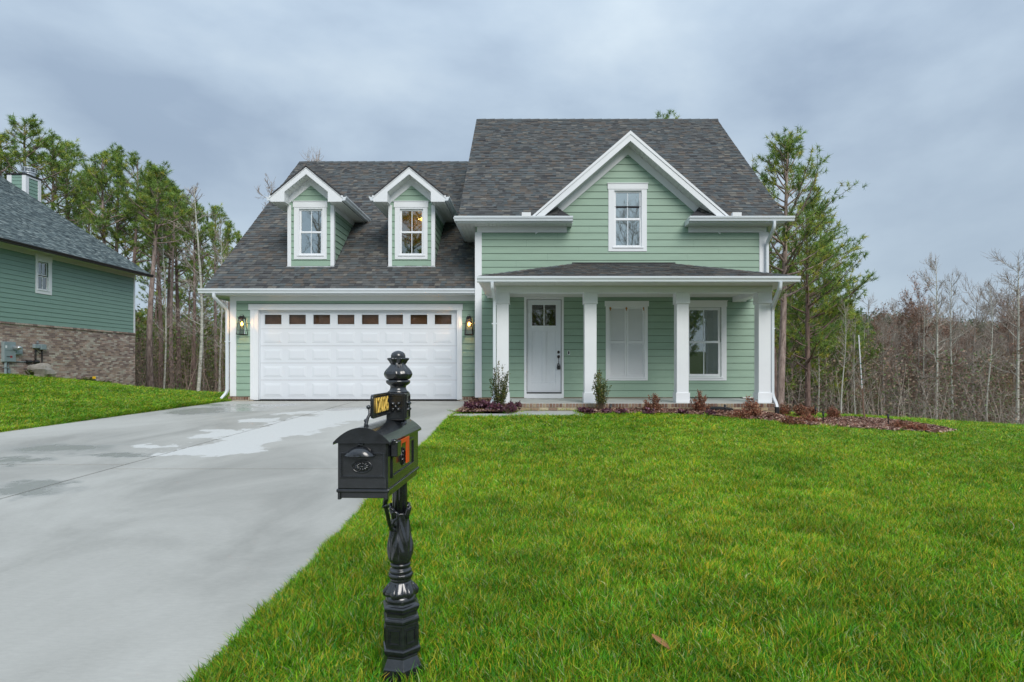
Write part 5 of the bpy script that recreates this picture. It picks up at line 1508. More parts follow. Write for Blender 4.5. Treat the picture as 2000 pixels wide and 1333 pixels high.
m = MB(); m.box(cx0 - .06, cx1 + .06, cy0 - .06, cy1 + .06, czt - .02, czt + .05); m.build('chimney_cap', M['blackgutter'], CH)
mx_, my_ = (cx0 + cx1) / 2 + .25, (cy0 + cy1) / 2
m = MB(); m.lathe([(0, .26), (.12, .26), (.14, .30), (.20, .30)], 20, (mx_, my_, czt + .04)); m.lathe([(.36, .31), (.40, .31), (.44, .2)], 20, (mx_, my_, czt + .04)); m.lathe([(.27, .31), (.29, .31)], 20, (mx_, my_, czt + .04))
for i in range(8):
    a = i * math.pi / 4; m.tube([(mx_ + .29 * math.cos(a), my_ + .29 * math.sin(a), czt + .2), (mx_ + .29 * math.cos(a), my_ + .29 * math.sin(a), czt + .42)], .02, 4)
m.lathe([(.14, .2), (.40, .2)], 16, (mx_, my_, czt + .04)); m.build('flue_cap', M['steel'], CH)
# utilities on the brick wall
def nbx(p0, p1, y0_, y1_, n0, n1, dref):
    return nd_(p0), nd_(p1), PZ(y1_, dref), PZ(y0_, dref), n0, n1
a0, a1, h0, h1, _, _ = nbx(1.5, 24.5, 668, 707, 0, 0, 22.75)
EP = link('electric_panel', None, NH, loc=(NX, a0, 1.5), label='grey electric panel with round meter')
m = MB(); m.fbox(fN, a0, a1, h0, h1, .012, .13); m.build('panel_box', M['utility'], EP, bevel=.01)
m = MB(); m.fbox(fN, a0 + .03, a1 - .03, h0 + .42, h0 + .425, .13, .135); m.fbox(fN, a0 + .1, a0 + .34, h0 + .18, h0 + .2, .13, .14); m.build('panel_seam', M['dark'], EP)
m = MB(); m.fbox(fN, a0 + .05, a0 + .12, h0 + .5, h0 + .6, .13, .133); m.build('paper_label', M['white'], EP)
m = MB(); m.fbox(fN, a0 + .26, a0 + .35, h0 + .15, h0 + .22, .13, .134); m.build('red_sticker', M['red_tag'], EP)
m = MB(); yc, zc = a1 + .17, PZ(685, 23)
m.fbox(fN, a1 + .02, a1 + .34, zc - .16, zc + .15, .012, .12); m.build('meter_box', M['utility'], EP, bevel=.04)
m = MB(); q = [(NX + .12 + .25 * i / 5, a1 + .02 - .10, PZ(680, 23)) for i in range(6)]; m.tube(q, [.075, .085, .085, .08, .07, .05], 16); m.build('meter_dial', M['steel'], EP, smooth=True)
m = MB(); m.tube([(NX + .07, a0 + .12, h0), (NX + .07, a0 + .12, .2)], .045, 10); m.tube([(NX + .06, a0 + .27, h0), (NX + .06, a0 + .27, .2)], .013, 6); m.fbox(fN, a0 + .22, a0 + .32, h0 - .42, h0 - .25, .02, .09); m.fbox(fN, a0 + .05, a0 + .2, h0 - .22, h0 - .19, .02, .13); m.build('conduit', M['utility'], EP, kind='stuff')
m = MB(); zc = PZ(707, 23.1); m.tube([(NX + .04, a1, zc), (NX + .04, nd_(50), zc)], .014, 6); m.build('conduit', M['utility'], EP)
b0, b1 = nd_(62), nd_(84)
m = MB(); m.fbox(fN, b0, b0 + .27, PZ(680.5, 24), PZ(673, 24), .02, .13); m.build('cable_box', M['utility'], NH, bevel=.01)
m = MB(); m.fbox(fN, b0 + .28, b1, PZ(683, 24), PZ(672.5, 24), .02, .15); m.build('cable_box', M['utility'], NH, bevel=.015)
m = MB(); m.fbox(fN, b0 + .17, b0 + .26, PZ(671, 24), PZ(666, 24), .02, .06); m.build('vent_cap', M['steel'], NH)
zc = PZ(707, 23.8)
for yb in (nd_(52.5), nd_(67)):
    m = MB(); m.tube([(NX + .07, yb - .1, zc), (NX + .07, yb + .12, zc)], .06, 10); m.build('cable_joint', M['dark'], NH)
for (p0, x_, zt, zb) in ((67.5, .05, 683, 719), (79.5, .06, 684, 720)):
    m = MB(); y_ = nd_(p0); m.tube([(NX + .05, y_, PZ(zt, 24)), (NX + .05, y_, PZ(zb, 24) - .3)], .022, 8); m.build('cable_conduit', M['dark'], NH)
m = MB(); y_ = nd_(67.5); y2 = nd_(79.5)
m.tube([(NX + .06, y_, PZ(684, 24)), (NX + .1, y_ + .06, PZ(689, 24)), (NX + .1, (y_ + y2) / 2, PZ(691, 24)), (NX + .1, y2 - .05, PZ(689, 24)), (NX + .06, y2, PZ(684, 24))], .014, 6)
m.tube([(NX + .05, y_ - .02, PZ(684, 24)), (NX + .1, y_ - .14, PZ(690, 24)), (NX + .1, y_ - .14, PZ(698, 24)), (NX + .07, y_ - .05, PZ(706, 24))], .01, 6); m.build('cable', M['dark'], NH, kind='stuff')

# boulder beside the wall
def rough_rock(name, c, r, label, cat, seed=3):
    g = np.random.default_rng(seed); mb = MB(); n, k = 18, 12
    off = [(g.normal(size=3), g.uniform(-1, 1) * 3) for _ in range(7)]
    def rad(v):
        s = 1.0
        for nn, ph in off: s += .07 * math.sin(3.0 * float(np.dot(nn, v)) + ph)
        return s
    vs = []
    for i in range(k + 1):
        t = math.pi * i / k
        for j in range(n):
            a = 2 * math.pi * j / n; v = np.array([math.sin(t) * math.cos(a), math.sin(t) * math.sin(a), math.cos(t)])
            v = np.sign(v) * np.abs(v) ** .62; q = rad(v); vs.append((c[0] + v[0] * r[0] * q, c[1] + v[1] * r[1] * q, c[2] + v[2] * r[2] * q))
    fs = [(i * n + j, i * n + (j + 1) % n, (i + 1) * n + (j + 1) % n, (i + 1) * n + j) for i in range(k) for j in range(n)]
    mb.add(vs, fs); o = mb.build(name, M['stone'], None, label=label, category=cat); return o
bx, by = PX(80, 23.6), 23.6
rough_rock('boulder', (bx, by, tz(bx, by) + .16), (.36, .3, .36), 'grey boulder lying against the brick base of the dark green house', 'boulder')

# ================================================================== mailbox
dp = 2.75; s_ = F / dp
mbx = PX(784.6, dp); base_z = PZ(1315, dp)
MAIL = thing('mailbox', (mbx, dp, base_z), 'black cast metal mailbox on an ornate post with gold numbers and red flag', 'mailbox')
def ZF(y, w): return PZ(y, dp - .9 * w / 2 / s_)          # heights were read off the near side of the post
base_z = ZF(1315, 80)
def zr(L): return [(ZF(y, w) - base_z, w / 2 / s_) for y, w in L]
lean = (-.011, 0)
C0 = (mbx, dp, base_z)
hexrot = R(-73.5)
def flut(n, amp): return lambda a, z, r: r * (1 - amp * (0.5 + 0.5 * math.cos(a * n)) ** 2)
# hexagonal base, built of stacked mouldings
m = MB(); m.lathe(zr([(1345, 84), (1313, 84), (1309, 80), (1290, 66), (1286, 66)]), 6, C0, rot=hexrot, lean=lean); m.build('base_plinth', M['cast'], MAIL, bevel=.002)
m = MB(); m.lathe(zr([(1286, 70), (1281, 78), (1276, 80), (1273, 78), (1271, 72), (1270, 70)]), 6, C0, rot=hexrot, lean=lean); m.build('base_moulding', M['cast'], MAIL, bevel=.0015)
m = MB(); m.lathe(zr([(1271, 71), (1224, 71)]), 6, C0, rot=hexrot, lean=lean); bs = m.build('base_drum', M['cast'], MAIL, bevel=.001)
# recessed panels on each face
r_in = 71 / 2 / s_; zlo, zhi = ZF(1266, 71), ZF(1229, 71)
for i in range(6):
    a = hexrot + math.pi / 3 * (i + .5); ap = r_in * math.cos(math.pi / 6); hwid = r_in * .5
    N_ = Vector((math.cos(a), math.sin(a), 0)); T_ = Vector((-math.sin(a), math.cos(a), 0))
    ctr = Vector((mbx + lean[0] * .15, dp, 0)) + N_ * ap
    f_ = Fr(ctr, T_, (0, 0, 1), N_); mm = MB()
    for b, th, h in ((.010, .004, .0025), (.017, .0035, .0045)):
        A0, A1, H0_, H1_ = -hwid + b, hwid - b, zlo + b - .006, zhi - b + .006
        for (x0_, x1_, y0_, y1_) in ((A0, A0 + th, H0_, H1_), (A1 - th, A1, H0_, H1_), (A0 + th, A1 - th, H0_, H0_ + th), (A0 + th, A1 - th, H1_ - th, H1_)): mm.fbox(f_, x0_, x1_, y0_, y1_, -.003, h)
    mm.build('panel_frame', M['cast'], bs)
m = MB(); m.lathe(zr([(1224, 71), (1221, 75), (1217, 76), (1213, 74), (1210, 68), (1209, 66), (1203, 66), (1201, 68), (1198, 75), (1193, 78), (1190, 76), (1187, 68), (1184, 63), (1180, 63), (1177, 63)]), 6, C0, rot=hexrot, lean=lean); m.build('base_moulding', M['cast'], MAIL, bevel=.0012)
m = MB(); m.lathe(zr([(1180, 60), (1176, 60), (1172, 57), (1168, 54)]), 40, C0, lean=lean); m.build('base_ring', M['cast'], MAIL, smooth=True)
# skirt of hanging leaves
def skirt(a, z, r):
    k = (z - (ZF(1170, 58) - base_z)) / ((ZF(1138, 37) - base_z) - (ZF(1170, 58) - base_z)); k = max(0, min(1, k))
    lobe = abs(math.sin(a * 3 + .4))
    rib = .5 + .5 * math.cos(a * 24)
    return r * (1 + .16 * (1 - k) * (lobe - .45)) + .0006 * rib
m = MB(); m.lathe(zr([(1172, 50), (1169, 56), (1166, 59), (1160, 56), (1154, 51), (1148, 46), (1142, 41), (1138, 37)]), 96, C0, skirt, lean=lean); m.build('leaf_skirt', M['cast'], MAIL, smooth=True)
for i in range(6):
    a = i * math.pi / 3 + .25; mm = MB()
    rr = lambda y, w: (w / 2 / s_)
    pts = []; 
    for y, w in ((1143, 40), (1150, 47), (1158, 55), (1164, 60), (1169, 60), (1172, 56)):
        z = ZF(y, w); q = rr(y, w); pts.append((mbx + lean[0] * (z - base_z) + q * math.cos(a), dp + q * math.sin(a), z))
    mm.tube(pts, [.004, .008, .0115, .0125, .009, .003], 8); mm.build('hanging_leaf', M['cast'], MAIL, smooth=True)
# turned neck with rope ring
rope = lambda a, z, r: r + .0016 * math.sin(a * 22 + z * 500)
m = MB(); m.lathe(zr([(1141, 35), (1139, 39), (1136, 42), (1134, 40), (1133, 41)]), 40, C0, lean=lean); m.build('neck_ring', M['cast'], MAIL, smooth=True)
m = MB(); m.lathe(zr([(1133.5, 42), (1131.5, 45.5), (1128.5, 47), (1125.5, 45.5), (1123.5, 42)]), 110, C0, rope, lean=lean); m.build('rope_ring', M['cast'], MAIL, smooth=True)
m = MB(); m.lathe(zr([(1124, 41), (1119, 42.5), (1116, 41), (1115, 36), (1111, 34), (1110, 38), (1107, 39.5), (1104, 38), (1103, 34)]), 40, C0, lean=lean); m.build('neck_ring', M['cast'], MAIL, smooth=True)
# leaf-carved vase
za_, zb_ = ZF(1104, 33) - base_z, ZF(1004, 33) - base_z
def vase(a, z, r):
    k = (z - za_) / (zb_ - za_); env = math.sin(math.pi * max(0, min(1, k))) ** .5
    u = (a * 4 / (2 * math.pi)) % 1.0 - .5                      # four leaves round the vase
    vein = math.sin((abs(u) * 15 - k * 13)) * (1 if abs(u) > .03 else 0)
    mid = math.exp(-(u / .035) ** 2)
    edge = math.exp(-((abs(u) - .5) / .03) ** 2)
    return r + env * (.0036 * vein * min(1, abs(u) * 6) + .0034 * mid - .0055 * edge)
prof = [(1104, 33), (1101, 40), (1097, 44), (1090, 47), (1080, 48.5), (1070, 47.5), (1060, 45), (1050, 42), (1040, 39), (1030, 36), (1020, 34), (1010, 33), (1004, 33)]
ys_ = np.linspace(1104, 1004, 64); ws_ = np.interp(-ys_, [-p[0] for p in prof], [p[1] for p in prof])
m = MB(); m.lathe(zr(list(zip(ys_, ws_))), 160, C0, vase, lean=lean); m.build('carved_vase', M['cast'], MAIL, smooth=True)
for i in range(4):
    a = math.pi / 4 + i * math.pi / 2 + .25; mm = MB(); pts = []
    for y, w in ((1014, 34), (1006, 36), (1000, 40), (996, 46), (993, 50), (994, 53), (997, 52)):
        z = ZF(y, w); q = w / 2 / s_; pts.append((mbx + lean[0] * (z - base_z) + q * math.cos(a), dp + q * math.sin(a), z))
    mm.tube(pts, [.010, .013, .014, .012, .010, .007, .003], 8); mm.build('curled_leaf', M['cast'], MAIL, smooth=True)
m = MB(); m.lathe(zr([(1008, 30), (960, 29), (900, 29), (830, 29), (820, 29)]), 64, C0, lambda a, z, r: r * (1 - .16 * max(0, math.cos(a * 8)) ** 3), lean=lean); m.build('fluted_shaft', M['cast'], MAIL, smooth=True)
# square block with rosettes
bxc, byc = PX(776.5, 2.72) , 2.735; hb = .0425; rotb = R(-3)
ub, vb = Vector((math.cos(rotb), math.sin(rotb), 0)), Vector((-math.sin(rotb), math.cos(rotb), 0))
zB0, zB1 = PZ(821, 2.70), PZ(768, 2.70)
fb = Fr((bxc, byc, 0), ub, (0, 0, 1), -vb)
m = MB(); m.fbox(fb, -hb, hb, zB0, zB1, -hb, hb); blk = m.build('post_block', M['cast'], MAIL, bevel=.003)
def rosette(f_, c_a, c_h, rad, parent, npet, n0, name='rosette', ell=1.0, pw=.35):
    mm = MB(); cc = Vector(f_(c_a, c_h, n0))
    for i in range(npet):
        an = 2 * math.pi * i / npet + math.pi / npet
        dx, dy = math.cos(an), math.sin(an) * ell
        p0, p1, p2 = (f_(c_a + dx * rad * q, c_h + dy * rad * q, n0 + w) for q, w in ((.2, .003), (.62, .005), (1.0, .001)))
        mm.tube([p0, p1, p2], [rad * pw * .4, rad * pw, rad * pw * .12], 6)
    n = 12; vs = []; fs = []
    for i, (r_, h_) in enumerate(((.30, 0), (.30, .005), (.2, .009), (.06, .011))):
        for k in range(n):
            an = 2 * math.pi * k / n; vs.append(f_(c_a + rad * r_ * math.cos(an), c_h + rad * r_ * ell * math.sin(an), n0 + h_))
    fs = [(i * n + k, i * n + (k + 1) % n, (i + 1) * n + (k + 1) % n, (i + 1) * n + k) for i in range(3) for k in range(n)] + [tuple(range(3 * n, 4 * n))]
    mm.add(vs, fs); return mm.build(name, M['cast'], parent, smooth=True)
fbr = Fr(tuple(Vector((bxc, byc, 0))), vb, (0, 0, 1), ub)
for f_ in (fb, fbr):
    mm = MB(); e_ = .033; t_ = .005; zc_ = (zB0 + zB1) / 2; hz = (zB1 - zB0) / 2 - .008
    for (x0_, x1_, y0_, y1_) in ((-e_, -e_ + t_, zc_ - hz, zc_ + hz), (e_ - t_, e_, zc_ - hz, zc_ + hz), (-e_ + t_, e_ - t_, zc_ - hz, zc_ - hz + t_), (-e_ + t_, e_ - t_, zc_ + hz - t_, zc_ + hz)): mm.fbox(f_, x0_, x1_, y0_, y1_, hb - .002, hb + .004)
    mm.build('block_frame', M['cast'], blk)
    rosette(f_, 0, zc_, .030, blk, 4, hb, pw=.30)
# finial
Cf = (PX(777.7, dp) + .000, dp, 0)
def fz(L): return [(PZ(y, dp), w / 2 / s_) for y, w in L]
m = MB(); m.lathe(fz([(769, 33), (767, 40), (765.5, 41), (763, 34), (758, 30), (754, 31), (752, 38), (749, 45), (746, 47), (743.5, 46), (742.5, 40)]), 40, Cf); m.build('finial_base', M['cast'], MAIL, smooth=True)
lob = lambda a, z, r: r * (1 + .055 * math.cos(a * 8 + (z - .9) * 14) * min(1, max(0, (z - PZ(743, dp)) * 30)))
prof = [(743, 34), (740, 46), (736, 51), (731, 53), (726, 50), (721, 43), (716, 34), (712, 28), (709, 27)]
ys_ = np.linspace(743, 709, 30); ws_ = np.interp(-ys_, [-p[0] for p in prof], [p[1] for p in prof])
m = MB(); m.lathe(fz(list(zip(ys_, ws_))), 96, Cf, lob); m.build('finial_bulb', M['cast'], MAIL, smooth=True)
m = MB(); m.lathe(fz([(713, 27), (709, 29), (706, 32), (703, 36.5), (701, 38), (699.5, 35), (699, 28)]), 96, Cf, lambda a, z, r: r * (1 + .15 * math.cos(a * 6) * (r > .033))); m.build('finial_petals', M['cast'], MAIL, smooth=True)
m = MB(); m.lathe(fz([(703, 26), (699, 28), (695, 28), (691, 25), (688, 19), (686, 10), (685.3, 2)]), 32, Cf); m.build('finial_ball', M['cast'], MAIL, smooth=True)

# letter box
uy = Vector((.037, 1, 0)).normalized(); ux = Vector((uy.y, -uy.x, 0))
O_ = Vector((-.632, 2.36, 0)); LEN = .54
fF = Fr(O_, ux, (0, 0, 1), -uy)                 # front face
W2 = .0975; zb0, ze = .452, .637
m = MB(); m.fbox(fF, -W2, W2, zb0, ze, -LEN, 0); body = m.build('box_body', M['cast'], MAIL, bevel=.002)
m = MB(); m.fbox(fF, -W2 - .005, W2 + .005, .439, .453, -LEN - .004, .006); m.build('box_flange', M['cast'], MAIL, bevel=.004)
m = MB(); m.fbox(fF, -W2 + .004, W2 - .004, .417, .440, -LEN + .01, -.002); m.fbox(fF, -W2 + .0, -W2 + .012, .412, .441, -.012, .003); m.fbox(fF, W2 - .012, W2, .412, .441, -.012, .003); m.build('box_tray', M['cast'], MAIL, bevel=.002, kind='stuff')
# domed lid
arc = []
for i in range(17):
    t = -1 + i / 8; arc.append((t * .1095, .634 + .056 * (1 - abs(t) ** 2.1)))
poly = [(-.1095, .624)] + arc + [(.1095, .624), (.1045, .631), (-.1045, .631)]
m = MB(); m.prism([fF(a, h, .018) for a, h in poly], tuple(uy * (LEN + .03))); lid = m.build('domed_lid', M['cast'], MAIL, bevel=.0025)
lid.data.polygons.foreach_set('use_smooth', [False] * len(lid.data.polygons))
# door on the front
m = MB(); m.fbox(fF, -W2 + .004, W2 - .004, zb0 + .003, ze - .005, 0, .005); door = m.build('mailbox_door', M['cast'], MAIL, bevel=.002)
fr4 = (-.0875, .0885, .494, .594)
m = MB()
for (x0_, x1_, y0_, y1_) in ((fr4[0], fr4[0] + .012, fr4[2], fr4[3]), (fr4[1] - .012, fr4[1], fr4[2], fr4[3]), (fr4[0] + .012, fr4[1] - .012, fr4[2], fr4[2] + .012), (fr4[0] + .012, fr4[1] - .012, fr4[3] - .012, fr4[3])): m.fbox(fF, x0_, x1_, y0_, y1_, .004, .008)
m.build('door_frame', M['cast'], door, bevel=.001)
m = MB()
def bead(mb, a, h, n0, r=.0042):
    mb.add([fF(a - r, h, n0), fF(a, h - r, n0), fF(a + r, h, n0), fF(a, h + r, n0), fF(a, h, n0 + r * 1.1)], [(0, 1, 4), (1, 2, 4), (2, 3, 4), (3, 0, 4)])
for i in range(23):
    a = fr4[0] + .006 + (fr4[1] - fr4[0] - .012) * i / 22
    bead(m, a, fr4[2] + .006, .008); bead(m, a, fr4[3] - .006, .008)
for i in range(1, 12):
    h = fr4[2] + .006 + (fr4[3] - fr4[2] - .012) * i / 12
    bead(m, fr4[0] + .006, h, .008); bead(m, fr4[1] - .006, h, .008)
m.build('bead_border', M['cast'], door, kind='stuff')
def oval(mb, f_, ca, ch, ra, rh, n0, th, n=28):
    pts = [f_(ca + ra * math.cos(2 * math.pi * i / n), ch + rh * math.sin(2 * math.pi * i / n), n0) for i in range(n + 1)]
    mb.tube(pts, th, 6, False)
m = MB(); oval(m, fF, -.002, .540, .038, .0235, .006, .0032); m.build('oval_rim', M['cast'], door, smooth=True)
rosette(fF, -.002, .540, .033, door, 12, .005, ell=.58, pw=.17)
# hooded pull
m = MB(); n = 16; rows = 6
vs = []
for j in range(rows + 1):
    t = j / rows
    for i in range(n + 1):
        u = -1 + 2 * i / n; ww = .056 * (1 - .28 * t)
        hgt = .582 + .036 * t * (1 - .35 * abs(u) ** 2.5); pr_ = .034 * math.sqrt(max(0, 1 - t ** 1.8)) * (1 - abs(u) ** 3.0 * .55)
        vs.append(fF(-.008 + u * ww, hgt, .006 + pr_))
fs = [(j * (n + 1) + i, j * (n + 1) + i + 1, (j + 1) * (n + 1) + i + 1, (j + 1) * (n + 1) + i) for j in range(rows) for i in range(n)]
m.add(vs, fs); m.add([vs[i] for i in range(n + 1)] + [fF(-.008 - .056, .582, .005), fF(-.008 + .056, .582, .005)], [tuple(range(n + 1)) + (n + 2, n + 1)])
m.build('door_handle', M['cast'], door, smooth=True)
m = MB(); m.tube([fF(-.067, .582, .014), fF(-.008, .582, .04), fF(.051, .582, .014)], .0035, 6); m.tube([fF(-.015, .618, .008), fF(-.012, .627, .014), fF(.0, .622, .008), fF(.004, .629, .012)], .004, 6); m.build('handle_rim', M['cast'], door, smooth=True, kind='stuff')
# side panel, bracket and flag
fS = Fr(O_ + ux * W2, uy, (0, 0, 1), ux)
m = MB()
for (x0_, x1_, y0_, y1_) in ((.05, .062, .485, .605), (.42, .432, .485, .605), (.062, .42, .485, .495), (.062, .42, .595, .605)): m.fbox(fS, x0_, x1_, y0_, y1_, -.001, .006)
m.build('side_frame', M['cast'], body, bevel=.001)
rosette(fS, .235, .545, .032, body, 8, .001, pw=.25)
m = MB(); oval(m, fS, .235, .545, .036, .036, .002, .003); m.build('rosette_rim', M['cast'], body, smooth=True)
m = MB(); m.fbox(fS, .028, .092, .572, .632, .002, .030); m.fbox(fS, .02, .05, .622, .640, .004, .024); m.build('flag_bracket', M['cast'], MAIL, bevel=.004)
m = MB(); poly = [(.075, .622), (.075, .606), (.100, .606), (.11, .598), (.125, .600), (.13, .612), (.215, .612), (.215, .520), (.262, .520), (.262, .628), (.075, .628)]
m.prism([fS(a, h, .018) for a, h in poly], tuple(ux * .004)); m.build('mail_flag', M['flag'], MAIL, bevel=.001, label='raised edge orange red flag on the side of the box')
m = MB(); m.tube([fS(.09, .614, .0), fS(.09, .614, .026)], .006, 8); m.build('flag_pivot', M['cast'], MAIL)
# number plate standing on the lid
fPt = Fr((-.6125, 2.42, 0), (.007 / .29, 1, 0), (0, 0, 1), (1, -.024, 0))
PL = .285; z0_, z1_ = .718, .811
def rrect(a0, a1, h0, h1, r, n=5):
    P = []
    for cx_, cz_, st in ((a1 - r, h1 - r, 0), (a0 + r, h1 - r, 90), (a0 + r, h0 + r, 180), (a1 - r, h0 + r, 270)):
        for i in range(n + 1):
            t = R(st + 90 * i / n); P.append((cx_ + r * math.cos(t), cz_ + r * math.sin(t)))
    return P
m = MB(); m.prism([fPt(a, h, 0) for a, h in rrect(0, PL, z0_, z1_, .016)], tuple(fPt.N * -.006)); plate = m.build('number_plate', M['cast'], MAIL)
m = MB(); P = [fPt(a, h, .001) for a, h in rrect(.002, PL - .002, z0_ + .002, z1_ - .002, .015)]; m.tube(P + [P[0]], .0042, 6, False); m.build('plate_rim', M['cast'], plate, smooth=True)
fc_ = bpy.data.curves.new('number_lettering', 'FONT'); fc_.body = '12026'; fc_.size = .086; fc_.extrude = .0016; fc_.bevel_depth = .0005; fc_.align_x = 'CENTER'; fc_.align_y = 'CENTER'; fc_.space_character = 1.0; fc_.offset = .0004
fc_.materials.append(M['gold'])
Mr = Matrix((fPt.R, fPt.U, fPt.N)).transposed()
tmp_ = bpy.data.objects.new('tmp_text', fc_); scene.collection.objects.link(tmp_); bpy.context.view_layer.update()
nm_ = bpy.data.meshes.new_from_object(tmp_.evaluated_get(bpy.context.evaluated_depsgraph_get())); nm_.name = 'number_lettering'; bpy.data.objects.remove(tmp_)
link('number_lettering', nm_, plate, loc=Vector(fPt(PL / 2, (z0_ + z1_) / 2 - .002, .003)), rot=Mr)
m = MB(); yA = 2.415; xA = -.613
def P3(px, py, d): return PT(px, py, d)
m.tube([P3(716, 838, 2.40), P3(715, 828, 2.40), P3(718, 818, 2.405), P3(722, 809, 2.41), P3(722, 800, 2.415), P3(719, 793, 2.42)], [.012, .0075, .006, .0055, .006, .007], 8)
for px, py, r in ((714.5, 822, .008), (719, 796, .008)):
    c_ = Vector(P3(px, py, 2.405)); n = 10
    vs = []; k = 6
    for i in range(k + 1):
        t = math.pi * i / k
        for j in range(n): a = 2 * math.pi * j / n; vs.append((c_.x + r * math.sin(t) * math.cos(a), c_.y + r * math.sin(t) * math.sin(a), c_.z + r * math.cos(t)))
    m.add(vs, [(i * n + j, i * n + (j + 1) % n, (i + 1) * n + (j + 1) % n, (i + 1) * n + j) for i in range(k) for j in range(n)])
m.build('plate_bracket', M['cast'], MAIL, smooth=True, kind='stuff')
# scroll bracket under the box
m = MB(); m.tube([P3(755, 970, 2.50), P3(752, 985, 2.52), P3(757, 1005, 2.56), P3(760, 1022, 2.6), P3(765, 1036, 2.64), P3(772, 1038, 2.68)], [.010, .008, .007, .007, .007, .006], 8, True, (1.1, .7), (1, 0, 0))
m.tube([P3(764, 1003, 2.66), P3(771, 1000, 2.66), P3(777, 1005, 2.66), P3(776, 1014, 2.66), P3(770, 1017, 2.66), P3(767, 1024, 2.66), P3(772, 1030, 2.68)], .0065, 8)
m.tube([P3(750, 990, 2.50), P3(753, 987, 2.52), P3(757, 990, 2.54)], .008, 8); m.build('scroll_bracket', M['cast'], MAIL, smooth=True, kind='stuff')
m = MB(); m.fbox(fF, -.03, .07, .405, .42, -.50, -.12); m.build('support_arm', M['cast'], MAIL, bevel=.003)

# ================================================================== planting
def leaf_cloud(P, D, size, pal, pw=None, asp=.5, jitter=.7):
    """quads at P, roughly along D"""
    n = len(P); L_ = size * rng.uniform(.7, 1.3, n)
    D = D + rng.normal(0, jitter, D.shape); D /= np.linalg.norm(D, axis=1)[:, None] + 1e-9
    S = np.cross(D, rng.normal(size=D.shape)); S /= np.linalg.norm(S, axis=1)[:, None] + 1e-9
    W = S * (L_ * asp * .5)[:, None]; A = D * L_[:, None]
    V = np.stack([P, P + A * .5 - W, P + A, P + A * .5 + W], 1).reshape(-1, 3)
    Fc = np.arange(4 * n).reshape(n, 4)
    c = pal[rng.choice(len(pal), n, p=pw)] * rng.uniform(.8, 1.2, (n, 1))
    return V, Fc, c
def shrub(name, x, y, h, w, kind, label, category, group=None, lift=.03, seed=0):
    g = np.random.default_rng(seed); zb = tz(x, y) + lift
    T = thing(name, (x, y, zb), label, category, group)
    st = MB(); P = []; Dr = []
    ns = {'upright': 26, 'round': 34, 'low': 12}[kind]
    for i in range(ns):
        a = g.uniform(0, 2 * math.pi)
        if kind == 'upright':
            r1 = w * .5 * math.sqrt(g.random()) * .9; top = h * g.uniform(.55, 1.0) * (1 - .25 * r1 / (w * .5)); r0 = r1 * .2
        elif kind == 'round':
            t = math.acos(g.uniform(.05, 1)); r1 = w * .5 * math.sin(t) * g.uniform(.75, 1.05); top = h * math.cos(t) * g.uniform(.8, 1.05) + .06 * h; r0 = .02
        else:
            r1 = w * .5 * g.uniform(.3, 1); top = h * g.uniform(.4, 1); r0 = .01
        p0 = np.array([r0 * math.cos(a), r0 * math.sin(a), 0]); p1 = np.array([r1 * math.cos(a + .2), r1 * math.sin(a + .2), top])
        pm = (p0 + p1) / 2 + g.normal(0, .02, 3) + np.array([0, 0, .06 * h]) * (kind != 'upright')
        pts = [(1 - t) ** 2 * p0 + 2 * t * (1 - t) * pm + t * t * p1 for t in np.linspace(0, 1, 5)]
        st.tube([tuple(q) for q in pts], [.006, .005, .004, .003, .0015], 4)
        nl = {'upright': 75, 'round': 46, 'low': 12}[kind]
        ts = g.uniform(.25 if kind != 'low' else .7, 1, nl)
        for t in ts:
            q = (1 - t) ** 2 * p0 + 2 * t * (1 - t) * pm + t * t * p1
            P.append(q + g.normal(0, .012 if kind == 'upright' else .018, 3)); d_ = (p1 - p0) / (np.linalg.norm(p1 - p0) + 1e-6) * .6 + g.normal(0, .8, 3); Dr.append(d_)
    P = np.array(P); Dr = np.array(Dr)
    P[:, 2] = np.maximum(P[:, 2], .02)
    pals = {'upright': (np.array([(.045, .085, .025), (.08, .13, .03), (.13, .15, .035), (.20, .18, .05), (.03, .06, .02)]), .042),
            'round': (np.array([(.32, .115, .07), (.40, .17, .10), (.22, .075, .05), (.46, .27, .17), (.15, .08, .05)]), .040),
            'low': (np.array([(.10, .030, .055), (.16, .06, .09), (.06, .02, .035), (.22, .12, .15), (.12, .05, .045)]), .055)}
    pal, size = pals[kind]
    if kind == 'low': Dr[:, 2] *= .2
    V, Fc, c = leaf_cloud(P, Dr, size, pal, asp=.45 if kind != 'low' else .9)
    tint_ = g.uniform(.85, 1.2); c = c * tint_
    # local coordinates: the Empty carries the position
    m_ = fast_mesh('foliage', V + np.array([x, y, zb]), Fc, c, M['leaf'])
    fo = link('foliage', m_, T); fo['kind'] = 'stuff'
    st.v = [(v[0] + x, v[1] + y, v[2] + zb) for v in st.v]; st.col = (.12, .09, .06); st.c = [st.col] * len(st.f)
    so_ = st.build('stems', M['twig'], T); so_['kind'] = 'stuff'
    return T
def at_px(px, py):
    x, y = ground_hit(px, py)
    if px < 1516 and y > 13.55: y = 13.55; x = PX(px, y)
    return x, y
shrub('upright_shrub', *at_px(977, 803), 1.16, .50, 'upright', 'tall narrow green shrub in front of the first porch column', 'shrub', seed=1)
shrub('upright_shrub', *at_px(1174, 806), 1.06, .46, 'upright', 'narrow upright shrub in front of the second porch column', 'shrub', seed=2)
